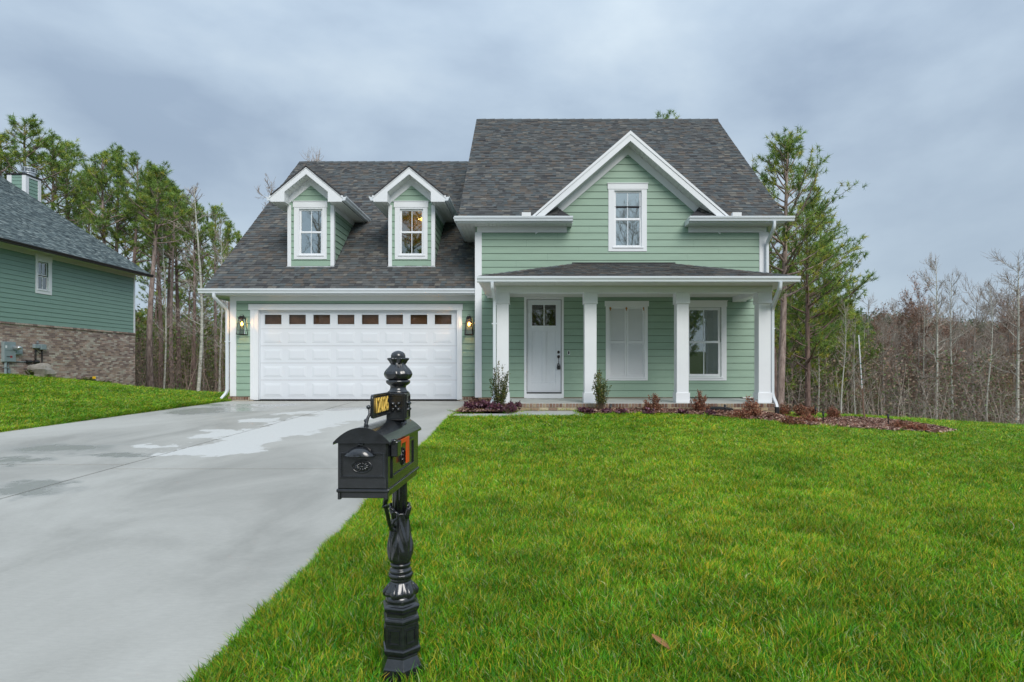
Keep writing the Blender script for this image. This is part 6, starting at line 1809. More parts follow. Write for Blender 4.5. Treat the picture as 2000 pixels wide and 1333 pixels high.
rd = [((1274, 808), .40, .46, 'small russet shrub under the shuttered window'), ((1367, 808), .44, .44, 'russet shrub under the porch window, before the third column'),
      ((1470, 817), .46, .44, 'russet shrub in front of the last porch column'), ((1532, 815), .36, .36, 'dark russet shrub right behind the black drain pipe at the porch corner'),
      ((1564, 817), .36, .55, 'broad russet shrub second beyond the porch corner'), ((1582, 815), .30, .40, 'russet shrub third beyond the porch corner'), ((1627, 820), .27, .42, 'low russet shrub standing alone past the porch in the mulch')]
for i, (p, h, w, lb) in enumerate(rd): shrub('russet_shrub', *at_px(*p), h, w, 'round', lb, 'shrub', 'russet shrubs in the mulch beds', seed=10 + i)
lw = [(921, 797), (934, 806), (948, 799), (960, 808), (992, 811), (1003, 806), (938, 790), (1140, 809), (1152, 812), (1185, 811), (1268, 813), (1332, 813), (1385, 815), (1213, 812)]
lwl = ['purple low plant nearest the garage corner', 'purple low plant at the front edge of the small corner bed', 'purple low plant in the middle of the small corner bed', 'purple low plant just left of the tall narrow shrub', 'purple low plant right of the tall narrow shrub',
       'purple low plant at the walk end of the corner bed', 'purple low plant by the white corner board', 'small purple plant at the walk end of the long bed', 'small purple plant left of the second upright shrub', 'small purple plant right of the second upright shrub',
       'purple plant below the russet shrub under the shuttered window', 'purple plant between the two russet shrubs under the windows', 'purple plant before the third porch column', 'purple plant at the lawn edge below the shuttered window']
for i, p in enumerate(lw):
    big = i < 7
    shrub('purple_ground_plant', *at_px(*p), .20 if big else .08, .36 if big else .18, 'low', lwl[i], 'plant', 'purple low plants in the beds', seed=30 + i)
for i, p in enumerate([(1545, 833), (1580, 828), (1790, 846), (1760, 841), (1440, 821)]):
    shrub('dry_grass_clump', *at_px(*p), .14, .50, 'round', ['straw coloured clump below the porch corner shrubs', 'straw clump before the broad russet shrub', 'straw clump near the pointed tip of the mulch bed', 'straw clump behind the bed tip', 'straw clump left of the last russet porch shrub'][i], 'plant', 'dry low clumps in the long bed', seed=60 + i)
def spot_light(px, py, h, label):
    x, y = at_px(px, py); zb = tz(x, y) + .03; T = thing('garden_light', (x, y, zb), label, 'garden light', 'small black garden lights in the beds')
    m = MB(); m.tube([(x, y, zb - .05), (x, y, zb + h)], .011, 6); m.build('stake', M['plastic_black'], T)
    m = MB(); m.tube([(x, y, zb + h - .01), (x + .02, y + .05, zb + h + .06)], [.022, .028], 8); m.build('lamp_head', M['plastic_black'], T)
for px, py, h, lb in ((1416, 812, .12, 'small black light beside the drain tray'), (1593, 817, .19, 'thin black light stake left of the lone russet shrub'), (1608, 829, .19, 'black light stake at the front edge of the bed'), (1735, 834, .17, 'black light stake far right in the mulch'), (1192, 808, .1, 'black light near the second upright shrub')):
    spot_light(px, py, h, lb)
x, y = at_px(1398, 805); zb = tz(x, y) + .06
m = MB(); m.prism([(x - .30, y + .08, zb), (x + .34, y - .12, zb - .01), (x + .36, y - .03, zb), (x + .1, y + .05, zb + .035), (x - .2, y + .16, zb + .03)], (0, 0, .035)); m.build('splash_tray', M['plastic_black'], None, bevel=.01, label='black plastic splash tray lying on the mulch by the brick porch', category='drain tray')
# staked young tree in the bed
x, y = at_px(1689, 824); zb = tz(x, y)
T = thing('young_tree', (x, y, zb), 'thin leaning young tree tied with green tape to a white stake', 'tree')
m = MB(); tip = Vector(PT(1677, 655, y)); b0 = Vector((x - .01, y, zb - .05)); m.tube([tuple(b0.lerp(tip, t)) for t in (0.40, .7, 1)], .013, 8); m.build('white_stake', M['white'], T)
m = MB(); m.col = (.22, .14, .10)
tr = [b0 + Vector((.02, 0, 0)), b0.lerp(tip, .2) + Vector((0, 0, 0)), b0.lerp(tip, .45) + Vector((.012, 0, 0)), b0.lerp(tip, .75) + Vector((.01, 0, 0))]
m.tube([tuple(q) for q in tr], [.024, .017, .011, .006], 8)
g = np.random.default_rng(5)
for i in range(26):
    t = g.uniform(.2, .8); p = b0.lerp(tip, t); a = g.uniform(0, 6.28); L_ = g.uniform(.2, .55) * (1.1 - t)
    q1 = p + Vector((math.cos(a) * L_, math.sin(a) * L_, L_ * .7)); m.tube([tuple(p), tuple(p.lerp(q1, .5) + Vector((0, 0, -.03))), tuple(q1)], [.006, .004, .0015], 4)
    for j in range(3):
        q2 = p.lerp(q1, g.uniform(.4, .9)); e_ = q2 + Vector(g.normal(0, .09, 3)) + Vector((0, 0, .08)); m.tube([tuple(q2), tuple(e_)], [.003, .001], 3)
tk_ = m.build('trunk', M['twig'], T)
for t in (.44, .5, .56, .62, .68):
    p = b0.lerp(tip, t); mm = MB(); mm.box(p.x - .018, p.x + .026, p.y - .018, p.y + .018, p.z - .008, p.z + .008); mm.build('green_tie', M.setdefault('tie', paint('green_tape', (.01, .16, .10), .5)), T)
# plants at the foot of the neighbour's wall
for i, (px, w, h, lb) in enumerate(((52, .75, .34, 'dark shrub left of the boulder by the brick wall'), (158, .7, .26, 'low dark plant with a yellow tag by the brick wall'), (185, .8, .24, 'low dark plant right of the yellow tagged one'))):
    d = nd_(px) - .15; x_ = NX + .42; T = shrub('wall_shrub', x_, d, h, w, 'upright', lb, 'shrub', seed=80 + i)
    if i == 1:
        m = MB(); zt_ = tz(x_, d) + .2; m.box(x_ + .2, x_ + .34, d - .02, d - .01, zt_, zt_ + .1); m.build('yellow_tag', paint('yellow_tag', (.8, .5, .02), .5), T)
# fallen leaf and a loose curl of straw on the lawn
x, y = at_px(1293, 1300); zb = tz(x, y) + .075
m = MB(); m.col = (.42, .19, .09)
for i in range(14):
    t = i / 13; L_ = .022 * math.sin(math.pi * min(1, t * .9 + .1)); p = Vector((x - .03 + .055 * t, y + .06 - .11 * t, zb - .02 * t))
    m.add([tuple(p + Vector((-L_ - .003, 0, .01))), tuple(p + Vector((0, -.006, 0))), tuple(p + Vector((L_ + .003, 0, .01))), tuple(p + Vector((0, .006, .004)))], [(0, 1, 2, 3)])
m.tube([(x - .02, y + .05, zb), (x + .015, y - .025, zb - .02)], .0015, 4)
m.build('fallen_leaf', M['leaf'], None, label='orange brown fallen leaf lying on the lawn at the bottom', category='leaf')
x, y = at_px(1972, 1050); m = MB(); m.col = (.6, .55, .4)
zb = tz(x, y) + .09
m.tube([(x + .05 * math.cos(t) - .02, y + .03 * math.sin(t * .8), zb + .035 * math.sin(t)) for t in np.linspace(-1.3, 1.5, 10)], .0016, 4)
m.build('straw_stalk', M['leaf'], None, label='curled pale straw stalk on the lawn near the right edge', category='straw')

# ================================================================== trees
def tube_arrays(paths, n):
    """paths: list of (pts (k,3), rad (k,)) with equal k -> V, F"""
    Pp = np.array([p for p, r in paths]); Rr = np.array([r for p, r in paths])
    m_, k = Rr.shape
    T_ = np.empty_like(Pp); T_[:, 1:-1] = Pp[:, 2:] - Pp[:, :-2]; T_[:, 0] = Pp[:, 1] - Pp[:, 0]; T_[:, -1] = Pp[:, -1] - Pp[:, -2]
    T_ /= np.linalg.norm(T_, axis=2)[..., None] + 1e-9
    up = np.where(np.abs(T_[..., 2:3]) > .9, np.array([1., 0, 0]), np.array([0, 0, 1.]))
    U = np.cross(T_, up); U /= np.linalg.norm(U, axis=2)[..., None] + 1e-9; W = np.cross(T_, U)
    a = 2 * np.pi * np.arange(n) / n
    V = Pp[:, :, None] + (U[:, :, None] * np.cos(a)[None, None, :, None] + W[:, :, None] * np.sin(a)[None, None, :, None]) * Rr[:, :, None, None]
    idx = np.arange(m_ * k * n).reshape(m_, k, n); nx_ = np.roll(idx, -1, axis=2)
    Fc = np.stack([idx[:, :-1], nx_[:, :-1], nx_[:, 1:], idx[:, 1:]], -1).reshape(-1, 4)
    return V.reshape(-1, 3), Fc
def cat(parts):
    Vs, Fs, Cs, o = [], [], [], 0
    for V, Fc, c in parts:
        Vs.append(V); Fs.append(Fc + o); Cs.append(np.broadcast_to(c, (len(Fc), 3))); o += len(V)
    return np.concatenate(Vs), np.concatenate(Fs), np.concatenate(Cs)
def path(p0, d, L, bend, k, g, wob=.05):
    pts = [np.array(p0, float)]; d = np.array(d, float); d /= np.linalg.norm(d)
    for i in range(k - 1):
        d = d + bend / (k - 1) + g.normal(0, wob, 3); d /= np.linalg.norm(d); pts.append(pts[-1] + d * L / (k - 1))
    return np.array(pts)
PALNEED = np.array([(.20, .31, .075), (.25, .37, .075), (.15, .25, .06), (.36, .42, .07), (.44, .43, .07), (.17, .29, .09)])
def make_pine(seed, H, cb=.5, spread=.16, rad=.011, dens=1.0, yellow=0.0, lean=(0, 0), tuft=.30, ndl=22, sweep=None):
    """unit-built pine: returns trunk mesh and crown mesh, base at the origin, height H"""
    g = np.random.default_rng(seed)
    k = 12; ts = np.linspace(0, 1, k); wx, wy = g.normal(0, .006 * H, 2)
    spine = np.c_[lean[0] * H * ts ** 1.0 + wx * np.sin(ts * 5), lean[1] * H * ts + wy * np.sin(ts * 4 + 1), H * ts * .985 - .25]
    R0 = rad * H
    rad_ = R0 * (1 - ts) ** .75 * .92 + .02
    parts = [(*tube_arrays([(spine, rad_)], 8), (1, 1, 1))]
    at = lambda t: np.array([np.interp(t, ts, spine[:, i]) for i in range(3)])
    limbs, twigs, tips = [], [], []
    nl = int(54 * dens); n = 0
    for i in range(nl):
        t = cb + (1 - cb) * ((i + g.random()) / nl) ** .9
        if t > .985: continue
        rel = (t - cb) / (1 - cb)
        prof_ = (math.sin(math.pi * min(1, .25 + rel * .75)) ** .8) * (1 - .35 * rel)
        L = H * spread * prof_ * g.uniform(.65, 1.25) + .25
        az_ = g.uniform(0, 2 * math.pi)
        el_ = g.uniform(-.05, .35) + rel * .75
        p = at(t); d = (math.cos(az_) * math.cos(el_), math.sin(az_) * math.cos(el_), math.sin(el_))
        P = path(p, d, L, np.array([0, 0, .55]), 6, g, .09)
        r0 = .018 + R0 * .22 * (L / (H * spread + .01))
        limbs.append((P, r0 * np.linspace(1, .25, 6)))
        ns = max(3, int(L * 3.0))
        for j in range(ns):
            s = g.uniform(.30, 1); q = P[min(5, int(s * 5))] * (1 - (s * 5) % 1) + P[min(5, int(s * 5) + 1)] * ((s * 5) % 1)
            dd = np.array([math.cos(az_ + g.normal(0, .9)), math.sin(az_ + g.normal(0, .9)), g.uniform(.0, .9)])
            P2 = path(q, dd, L * g.uniform(.15, .42) + .12, np.array([0, 0, .5]), 4, g, .12)
            twigs.append((P2, np.linspace(.014, .006, 4)))
            tips.append((P2[-1], P2[-1] - P2[-2])); tips.append((P2[2], P2[2] - P2[1])); tips.append((P2[-1] + g.normal(0, .16, 3), P2[-1] - P2[-2]))
            if g.random() < .5: tips.append((P2[1] + g.normal(0, .08, 3), P2[2] - P2[1]))
        tips.append((P[-1], P[-1] - P[-2]))
    # dead stubs on the bare stem
    for i in range(int(12)):
        t = g.uniform(cb * .35, cb); az_ = g.uniform(0, 6.28); P = path(at(t), (math.cos(az_), math.sin(az_), g.uniform(-.1, .4)), g.uniform(.3, H * .07), np.array([0, 0, .1]), 4, g, .12)
        twigs.append((P, np.linspace(.016, .005, 4)))
    tips.append((spine[-1], np.array([0, 0, 1.]))); tips.append((spine[-1] - (0, 0, .2), np.array([0.1, 0, 1.])))
    for L_, n_ in ((limbs, 5), (twigs, 3)):
        V, Fc = tube_arrays(L_, n_); parts.append((V, Fc, (1, 1, 1)))
    V, Fc, c = cat(parts)
    tm = fast_mesh('trunk', V, Fc, c, None, True)
    TP = np.array([t[0] for t in tips]); TD = np.array([t[1] for t in tips]); TD /= np.linalg.norm(TD, axis=1)[:, None] + 1e-9
    m_ = len(TP); K = ndl
    base = np.repeat(TP, K, 0) + np.repeat(TD, K, 0) * g.uniform(-.42, .2, (m_ * K, 1)) * tuft
    D = np.repeat(TD, K, 0) * .55 + g.normal(0, .68, (m_ * K, 3)); D /= np.linalg.norm(D, axis=1)[:, None]
    L = tuft * g.uniform(.55, 1.0, m_ * K)
    S = np.cross(D, g.normal(size=D.shape)); S /= np.linalg.norm(S, axis=1)[:, None] + 1e-9
    w = .0135
    V = np.stack([base - S * w, base + S * w, base + D * L[:, None]], 1).reshape(-1, 3)
    Fc = np.arange(len(V)).reshape(-1, 3)
    pr = np.array([.26, .26, .18, .16 + yellow, .05 + yellow, .09]); pr /= pr.sum()
    ct = PALNEED[g.choice(len(PALNEED), m_, p=pr)] * g.uniform(.8, 1.25, (m_, 1))
    c = np.repeat(ct, K, 0) * g.uniform(.85, 1.15, (m_ * K, 1))
    cm = fast_mesh('crown', V, Fc, c, M['needles'])
    return tm, cm
def make_bare(seed, H, cb=.3, spread=.17, rad=.007, upright=.9, buds=None, twigc=(.37, .315, .27), dens=1.0, fork=False):
    g = np.random.default_rng(seed); k = 12; ts = np.linspace(0, 1, k)
    wx, wy = g.normal(0, .012 * H, 2)
    spine = np.c_[wx * np.sin(ts * 4), wy * np.sin(ts * 5 + 1), H * ts - .25]; R0 = rad * H
    rad_ = R0 * (1 - ts) ** .8 + .008
    at = lambda t: np.array([np.interp(t, ts, spine[:, i]) for i in range(3)])
    main = [(spine, rad_)]
    lim, tw, fine = [], [], []
    nl = int(30 * dens)
    for i in range(nl):
        t = cb + (1 - cb) * ((i + g.random()) / nl); rel = (t - cb) / (1 - cb)
        if t > .97: continue
        L = H * spread * (1.05 - .52 * rel) * g.uniform(.6, 1.25); az_ = g.uniform(0, 6.283); el_ = min(1.25, g.uniform(.35, .95) * upright * (.8 + .55 * rel))
        P = path(at(t), (math.cos(az_) * math.cos(el_), math.sin(az_) * math.cos(el_), math.sin(el_)), L, np.array([0, 0, .55]), 7, g, .10)
        lim.append((P, np.maximum(R0 * .30 * (1 - .5 * rel) * np.linspace(1, .2, 7), .009)))
        for j in range(int(7 * dens) + 2):
            s = g.integers(1, 6); dd = (P[s] - P[s - 1]) / np.linalg.norm(P[s] - P[s - 1]) + g.normal(0, .55, 3)
            P2 = path(P[s], dd, L * g.uniform(.2, .5), np.array([0, 0, .45]), 5, g, .07); tw.append((P2, np.linspace(.010, .005, 5)))
            for q in range(5):
                s2 = g.integers(1, 5); d3 = (P2[s2] - P2[s2 - 1]) / (np.linalg.norm(P2[s2] - P2[s2 - 1]) + 1e-9) + g.normal(0, .5, 3)
                P3_ = path(P2[s2], d3, L * g.uniform(.10, .26), np.array([0, 0, .35]), 3, g, .06); fine.append((P3_, np.linspace(.0065, .003, 3)))
    for i in range(10):   # leader twigs
        P2 = path(at(g.uniform(.9, 1)), (g.normal(0, .4), g.normal(0, .4), 1), H * .05, np.array([0, 0, .2]), 5, g, .1); tw.append((P2, np.linspace(.009, .004, 5)))
    V1, F1 = tube_arrays(main, 8); V2, F2 = tube_arrays(lim, 5)
    V, Fc, c = cat([(V1, F1, (1, 1, 1)), (V2, F2, (1, 1, 1))]); tm = fast_mesh('trunk', V, Fc, c, None, True)
    parts = []
    for L_ in (tw, fine):
        V, Fc = tube_arrays(L_, 3); parts.append((V, Fc, np.array(twigc) * g.uniform(.8, 1.25)))
    if buds is not None:
        E = np.array([p[-1] for p, r in fine] + [p[1] for p, r in fine]); n = len(E)
        V, Fc, cc = leaf_cloud(E + g.normal(0, .04, E.shape), g.normal(size=E.shape), .075, np.array([buds, tuple(np.array(buds) * .7), tuple(np.array(buds) * 1.3)]), asp=.7)
        parts.append((V, Fc, cc))
    V, Fc, c = cat(parts)
    return tm, fast_mesh('crown', V, Fc, c, M['twig'])
PROTO = {}
def proto(kind, i):
    key = (kind, i)
    if key in PROTO: return PROTO[key]
    if kind == 'pine': r = make_pine(100 + i, 16, cb=(.56, .62, .50, .58)[i % 4], spread=(.15, .12, .165, .13)[i % 4], dens=.66)
    elif kind == 'oldpine': r = make_pine(140 + i, 16, cb=.66, spread=.11, dens=.8)
    elif kind == 'bushypine': r = make_pine(170 + i, 9, cb=.12, spread=.30, rad=.009, dens=1.25, yellow=.10, tuft=.28, ndl=20)
    elif kind == 'bigpine': r = make_pine(200 + i, 14, cb=.42, spread=.205, rad=.0135, dens=1.15, yellow=.08, lean=(.045, 0), tuft=.30, ndl=20)
    elif kind == 'widepine': r = make_pine(230 + i, 12, cb=.22, spread=.25, rad=.0125, dens=1.1, yellow=.06)
    elif kind == 'bare': r = make_bare(300 + i, 13, cb=(.35, .45, .3, .4)[i % 4], spread=(.15, .12, .18, .16)[i % 4])
    elif kind == 'wide': r = make_bare(330 + i, 11, cb=.25, spread=.32, upright=.75, rad=.008, dens=1.2)
    elif kind == 'bud': r = make_bare(350 + i, 9, cb=.18, spread=.24, rad=.006, buds=(.34, .20, .14), twigc=(.32, .22, .17))
    elif kind == 'yellowbud': r = make_bare(360 + i, 8, cb=.2, spread=.25, rad=.006, buds=(.22, .17, .04))
    elif kind == 'thin': r = make_bare(380 + i, 10, cb=.25, spread=.12, rad=.0045, dens=.8)
    PROTO[key] = r; return r
BARK = {}
def tree(kind, i, px, ytop, d, label, group=None, bk='pinebark', name=None, wscale=1.0, rz=None, sink=0, x=None, h=None, catg='tree'):
    tm, cm = proto(kind, i)
    X_ = PX(px, d) if x is None else x; zb = tz(X_, d) - sink
    H0_ = {'pine': 16, 'oldpine': 16, 'bushypine': 9, 'bigpine': 14, 'widepine': 12, 'bare': 13, 'wide': 11, 'bud': 9, 'yellowbud': 8, 'thin': 10}[kind]
    H_ = (PZ(ytop, d) - zb) if h is None else h
    s = H_ / H0_ * 1.015
    key = (tm.name, bk)
    if key not in BARK:
        t2 = tm.copy(); t2.materials.clear(); t2.materials.append(M[bk]); BARK[key] = t2
    nm = name or ('pine_tree' if 'pine' in kind else 'bare_tree')
    T = bpy.data.objects.new(nm, None); scene.collection.objects.link(T)
    T['label'] = label; T['category'] = catg
    if group: T['group'] = group
    rz_ = random.uniform(0, 6.283) if rz is None else rz
    T.location = (X_, d, zb); T.rotation_euler = (0, 0, rz_); T.scale = (s * wscale, s * wscale, s)
    for n_, me_ in (('trunk', BARK[key]), ('crown', cm)):
        o = bpy.data.objects.new(n_, me_); scene.collection.objects.link(o); o.parent = T
        if n_ == 'crown': o['kind'] = 'stuff'
    return T
GL, GR = 'pines and bare trees between the two houses', 'bare trees at the edge of the wood past the porch'
L1 = [('pine', 0, 50, 228, 41, 'tallest pine rising behind the chimney of the dark green house', 'pinebark', 1.15), ('pine', 1, 8, 262, 40, 'pine cut by the photo edge left of the chimney', 'pinebark', 1.1),
      ('pine', 2, 98, 268, 43, 'pine just right of the chimney', 'pinebark', 1.1), ('pine', 3, 132, 275, 46, 'pine second right of the chimney, narrow top', 'pinebark', 1.0),
      ('oldpine', 0, 170, 325, 50, 'lower thin pine in the gap right of the chimney', 'pinebark', .9), ('pine', 1, 204, 295, 40, 'pine with a bushy top left of the double top', 'pinebark', 1.0),
      ('pine', 0, 228, 288, 42, 'pine forming the highest top right of the gap', 'pinebark', 1.0), ('pine', 2, 262, 300, 42, 'pine right of the highest top above the roof slope', 'pinebark', 1.0),
      ('oldpine', 1, 299.5, 325, 36, 'pine with the thickest pale trunk beside the dark green house', 'pinebark', 1.25), ('pine', 3, 310, 338, 41, 'reddish trunk pine just right of the thickest trunk', 'pinebark_dark', 1.0),
      ('thin', 0, 319.5, 420, 37, 'thin pale slanting tree third from the green house', 'paleb', 1.0), ('pine', 1, 331, 352, 46, 'slim pine in the middle of the gap', 'pinebark', .85),
      ('oldpine', 0, 337, 366, 40, 'slim pale pine leaning slightly in the middle of the gap', 'pinebark', .9), ('pine', 2, 346, 372, 44, 'dark trunk pine left of the white tree', 'pinebark_dark', 1.0),
      ('oldpine', 1, 379, 395, 38, 'red barked pine touching the white tree', 'pinebark_dark', .95), ('thin', 0, 385.5, 358, 34, 'whitest tall bare tree left of the garage roof', 'paleb', 1.6),
      ('thin', 1, 394, 440, 39, 'thin bare tree just right of the white one', 'greyb', 1.0), ('pine', 3, 421, 400, 44, 'pine nearest the garage corner', 'pinebark', .9),
      ('bare', 1, 431, 440, 37, 'pale forked bare tree beside the garage downspout', 'paleb', .9), ('pine', 0, 447, 432, 52, 'pine top showing just above the garage eave end', 'pinebark', .85),
      ('pine', 1, 466, 452, 56, 'smallest pine top touching the garage roof slope', 'pinebark', .85), ('thin', 2, 443, 500, 36, 'mossy pale trunk right against the garage downspout', 'paleb', 1.1),
      ('thin', 1, 530, 352, 46, 'bare tree tips behind the left dormer', 'greyb', 1.1), ('bare', 0, 622, 306, 46, 'bare twigs just above the garage ridge', 'greyb', 1.0)]
for (k, i, px, yt, d, lb, bk, ws) in L1: tree(k, i, px, yt, d, lb, None, bk, wscale=ws)
R1 = [('bigpine', 0, 1521, 257, 29, 'tall leaning pine with a pale trunk beside the porch', 'pinebark', 1.0, 0.35), ('widepine', 0, 1577, 388, 34, 'spreading pine with a reddish trunk right of the leaning pine', 'pinebark_dark', 1.0, 1.2),
      ('pine', 1, 1508, 428, 33, 'pine trunk hidden close behind the porch downspout', 'pinebark_dark', 1.1, 2), ('bushypine', 0, 1598, 470, 42, 'bushy green pine behind the spreading one', 'pinebark', .9, None),
      ('bushypine', 1, 1545, 520, 38, 'bushy yellow green pine low behind the leaning trunk', 'pinebark', 1.0, None), ('bushypine', 0, 1640, 585, 46, 'small green pine at the end of the pine group', 'pinebark', .9, None), ('bushypine', 1, 1612, 560, 40, 'young pine with low boughs right of the spreading one', 'pinebark', .9, None),
      ('thin', 0, 1597, 560, 36, 'slim grey white trunk right of the spreading pine', 'paleb', 1.0, None), ('bare', 1, 1647.5, 590, 30, 'white barked bare tree behind the lone russet shrub', 'paleb', .9, None),
      ('thin', 1, 1670, 620, 33, 'thin pale tree left of the white stake', 'paleb', 1.0, None), ('bare', 2, 1698, 585, 46, 'wispy bare tree whose forked top stands against the sky', 'greyb', 1.0, None),
      ('bud', 0, 1755, 600, 44, 'reddish budding tree behind the black light stake', 'greyb', 1.1, None), ('bud', 1, 1795, 565, 42, 'budding tree left of the tallest bare tree', 'greyb', 1.0, None), ('bare', 0, 1829, 507, 37, 'tallest slender bare tree with a white trunk right of the house', 'paleb', 1.1, None),
      ('thin', 2, 1805, 600, 38, 'short pale tree standing just left of the tallest bare one', 'paleb', 1.1, None), ('bare', 3, 1859, 535, 39, 'slender bare tree second right of the tallest', 'paleb', 1.0, None), ('wide', 0, 1905, 575, 40, 'low spreading bare tree between the slender ones', 'greyb', 1.0, None),
      ('bare', 1, 1932, 560, 36, 'straight pale bare tree beside the yellow green sapling', 'paleb', 1.0, None), ('wide', 1, 1965, 560, 42, 'wide bare tree near the right photo edge', 'greyb', 1.1, None), ('bare', 2, 1988, 500, 36, 'dark topped bare tree at the right photo edge', 'paleb', 1.35, None),
      ('yellowbud', 0, 1960, 690, 38, 'yellow green budding sapling low at the right', 'greyb', 1.0, None), ('bud', 0, 1885, 640, 46, 'reddish budding tree behind the second slender one', 'greyb', 1.0, None), ('wide', 0, 1745, 640, 42, 'low spreading tree above the end of the mulch bed', 'greyb', 1.0, None),
      ('pine', 2, 1300, 224, 31, 'pine tip peeking above the main roof ridge', 'pinebark', .8, None)]
for (k, i, px, yt, d, lb, bk, ws, rz) in R1: tree(k, i, px, yt, d, lb, None, bk, wscale=ws, rz=rz)
# unremarkable trees deeper in the wood: nothing sets them apart
g = np.random.default_rng(77)
for i in range(22):
    d = g.uniform(46, 74); px = g.uniform(-40, 470); k = 'pine' if g.random() < .6 else 'thin'
    top = np.interp(px, [-60, 60, 150, 230, 330, 470], [330, 300, 340, 350, 400, 480]) + g.uniform(40, 170)
    tree(k, int(g.integers(0, 4 if k == 'pine' else 3)), px, top, d, 'one of the tall thin trees deep in the wood between the houses' if k != 'pine' else 'one of the background pines deep in the wood between the houses', GL if k == 'pine' else 'thin trees deep in the wood between the houses', 'pinebark_dark' if k == 'pine' else 'greyb')
for i in range(22):
    d = g.uniform(44, 66); px = g.uniform(-30, 470)
    tree('bushypine', i % 2, px, g.uniform(590, 690), d, 'one of the low dark evergreens under the pines between the houses', 'low evergreens between the houses', 'pinebark_dark', sink=.3)
for i in range(84):
    d = g.uniform(38, 76); px = g.uniform(1510, 2080)
    k = ('thin', 'bare', 'bud', 'wide', 'thin', 'bud', 'yellowbud')[int(g.choice(7, p=[.25, .2, .18, .14, .1, .09, .04]))]
    top = np.interp(px, [1500, 1700, 2080], [625, 640, 615]) + g.uniform(-45, 55)
    tree(k, int(g.integers(0, {'thin': 3, 'bare': 4, 'bud': 2, 'wide': 2, 'yellowbud': 1}[k])), px, top, d, {'thin': 'one of the thin bare trees in the wood right of the house', 'bare': 'one of the mid-size bare trees in the wood right of the house', 'bud': 'one of the reddish budding trees in the wood right of the house', 'wide': 'one of the spreading bare trees in the wood right of the house', 'yellowbud': 'one of the yellowish budding trees in the wood right of the house'}[k],
         {'thin': 'thin', 'bare': 'mid-size bare', 'bud': 'reddish budding', 'wide': 'spreading bare', 'yellowbud': 'yellowish budding'}[k] + ' trees in the wood right of the house', 'paleb' if g.random() < .14 else 'greyb')
for i in range(16):
    d = g.uniform(40, 60); px = g.uniform(1510, 1690)
    tree('bushypine', i % 2, px, g.uniform(600, 680), d, 'one of the low green pines behind the porch corner', 'low pines behind the porch corner', 'pinebark_dark')

# far wooded ridge and understory: masses nobody could count
def mass(name, spots, mesh_fn, mat, label, category):
    parts = [mesh_fn(*s) for s in spots]; V, Fc, c = cat(parts)
    return link(name, fast_mesh(name, V, Fc, c, mat), kind='stuff', label=label, category=category)
def ridge_z(x, y):
    rg = np.clip((y - 95) / 130, 0, 1) ** 1.2
    return ter(x, y) + rg * 26 * (0.8 + .2 * np.sin(x / 60.0 + .6)) + np.clip((-y - 60) / 150, 0, 1) * 8
def crowns(xs, ys, hs, ws, cols, nq, q):
    """loose crowns as clouds of small faces"""
    zs = ridge_z(xs, ys); Vs, Cs = [], []
    n = len(xs)
    u = g.normal(size=(n, nq, 3)); u /= np.linalg.norm(u, axis=2)[..., None]; r = g.random((n, nq, 1)) ** .45
    P = u * r; P[..., 0] *= ws[:, None]; P[..., 1] *= ws[:, None]; P[..., 2] = P[..., 2] * (hs * .42)[:, None] + (hs * .58)[:, None]
    P += np.stack([xs, ys, zs], 1)[:, None]
    P = P.reshape(-1, 3); A = g.normal(size=P.shape); A /= np.linalg.norm(A, axis=1)[:, None]; B = np.cross(A, g.normal(size=P.shape)); B /= np.linalg.norm(B, axis=1)[:, None]
    sz = q * g.uniform(.5, 1.2, (len(P), 1)); V = np.stack([P - A * sz * .5, P + B * sz * .45, P + A * sz * .5], 1).reshape(-1, 3)
    c = np.repeat(cols, nq, 0) * g.uniform(.75, 1.25, (len(P), 1))
    return V, np.arange(len(V)).reshape(-1, 3), c
n = 1500; px = g.uniform(1380, 2300, n); ys = g.uniform(95, 240, n); xs = PX(px, ys)
pal = np.array([(.075, .13, .055), (.10, .16, .06), (.22, .17, .135), (.26, .20, .155), (.15, .18, .09), (.30, .19, .14)])
wts = np.array([.34, .24, .12, .12, .1, .08])
fa = crowns(xs, ys, g.uniform(7, 11, n), g.uniform(2.2, 4.0, n), pal[g.choice(6, n, p=wts)], 110, 1.1)
n = 700; px = g.uniform(-500, 560, n); ys = g.uniform(78, 160, n); xs = PX(px, ys)
fb_ = crowns(xs, ys, g.uniform(8, 13, n), g.uniform(2.0, 3.4, n), pal[g.choice(6, n, p=[.45, .3, .1, .05, .07, .03])], 110, .8)
V, Fc, c = cat([fa, fb_]); link('distant_woods', fast_mesh('distant_woods', V, Fc, c, M['needles']), kind='stuff', label='distant wooded ridge of green pines and brown bare trees', category='woods')
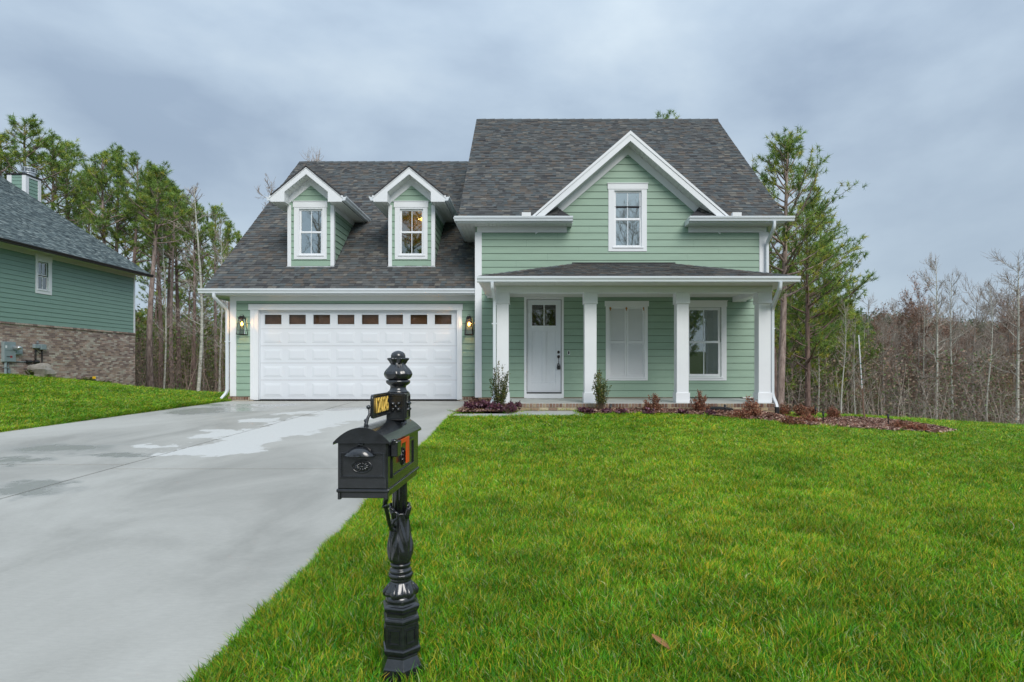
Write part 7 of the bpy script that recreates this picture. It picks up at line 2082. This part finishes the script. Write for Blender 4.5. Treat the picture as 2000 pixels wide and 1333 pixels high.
# understory: brush, saplings and dead stems on the woodland floor
def brush(n, pxr, dr, hmin, hmax, col, seed):
    g2 = np.random.default_rng(seed); d = g2.uniform(*dr, n); x = PX(g2.uniform(*pxr, n), d); z = ter(x, d)
    h = g2.uniform(hmin, hmax, n); paths = []
    for i in range(n):
        P = path((x[i], d[i], z[i] - .1), (g2.normal(0, .18), g2.normal(0, .18), 1), h[i], np.array([0, 0, 0]), 4, g2, .12)
        paths.append((P, np.linspace(.018, .006, 4) * (.6 + h[i] / 5)))
        for j in range(5):
            s = g2.integers(1, 4); az_ = g2.uniform(0, 6.28)
            P2 = path(P[s], (math.cos(az_), math.sin(az_), g2.uniform(.1, 1.2)), h[i] * g2.uniform(.15, .45), np.array([0, 0, .2]), 4, g2, .2); paths.append((P2, np.linspace(.010, .004, 4)))
    V, Fc = tube_arrays(paths, 3); cc = np.array(col) * g2.uniform(.6, 1.6, (len(paths), 1)); cc = np.repeat(cc, len(Fc) // len(paths), 0)
    return V, Fc, cc
parts = [brush(1200, (-60, 480), (33, 70), 1.0, 4.5, (.21, .165, .13), 1), brush(1300, (1500, 2100), (32, 66), .8, 3.6, (.30, .265, .225), 2)]
V, Fc, c = cat(parts); link('undergrowth', fast_mesh('undergrowth', V, Fc, c, M['twig']), kind='stuff', label='tangle of brown saplings and twigs on the woodland floor', category='undergrowth')
def low_green(n, pxr, dr, seed, pal_, hm):
    g2 = np.random.default_rng(seed); d = g2.uniform(*dr, n); x = PX(g2.uniform(*pxr, n), d); z = ter(x, d)
    P = np.c_[x, d, z + g2.random(n) ** 1.6 * hm]; return leaf_cloud(P, g2.normal(size=P.shape), .16, pal_, asp=.6)
pb = np.array([(.32, .235, .17), (.26, .19, .135), (.20, .24, .11), (.36, .26, .19), (.15, .22, .08)])
V, Fc, c = cat([low_green(26000, (-60, 480), (36, 75), 5, pb, 5.0), low_green(60000, (1500, 2100), (34, 78), 6, pb, 4.6)])
link('forest_brush', fast_mesh('forest_brush', V, Fc, c, M['needles']), kind='stuff', label='brown and green brush filling the wood behind the trunks', category='brush')
# trees across the street, seen only as reflections in the glass
for i in range(11):
    k = ('bare', 'bare', 'wide', 'bushypine')[i % 4]
    xx = -30 + i * 6.2 + g.uniform(-1, 1); yy_ = -30 - g.uniform(0, 14)
    tree(k, i % 2, 0, 0, yy_, 'one of the trees across the street mirrored in the windows', 'trees across the street mirrored in the windows', 'greyb', x=xx, h=g.uniform(11, 17))

for k, i, xx, yy_, hh in (('bare', 0, -23.5, -35, 23), ('bare', 3, -27, -34, 21), ('pine', 0, -13.2, -35, 22), ('pine', 2, -10.5, -38, 20), ('wide', 0, 12.5, -40, 19), ('bushypine', 0, 15, -30, 13), ('bushypine', 1, 3, -32, 13)):
    tree(k, i, 0, 0, yy_, 'one of the taller trees across the street mirrored in the upper windows', 'taller trees mirrored in the upper windows', 'greyb', x=xx, h=hh)
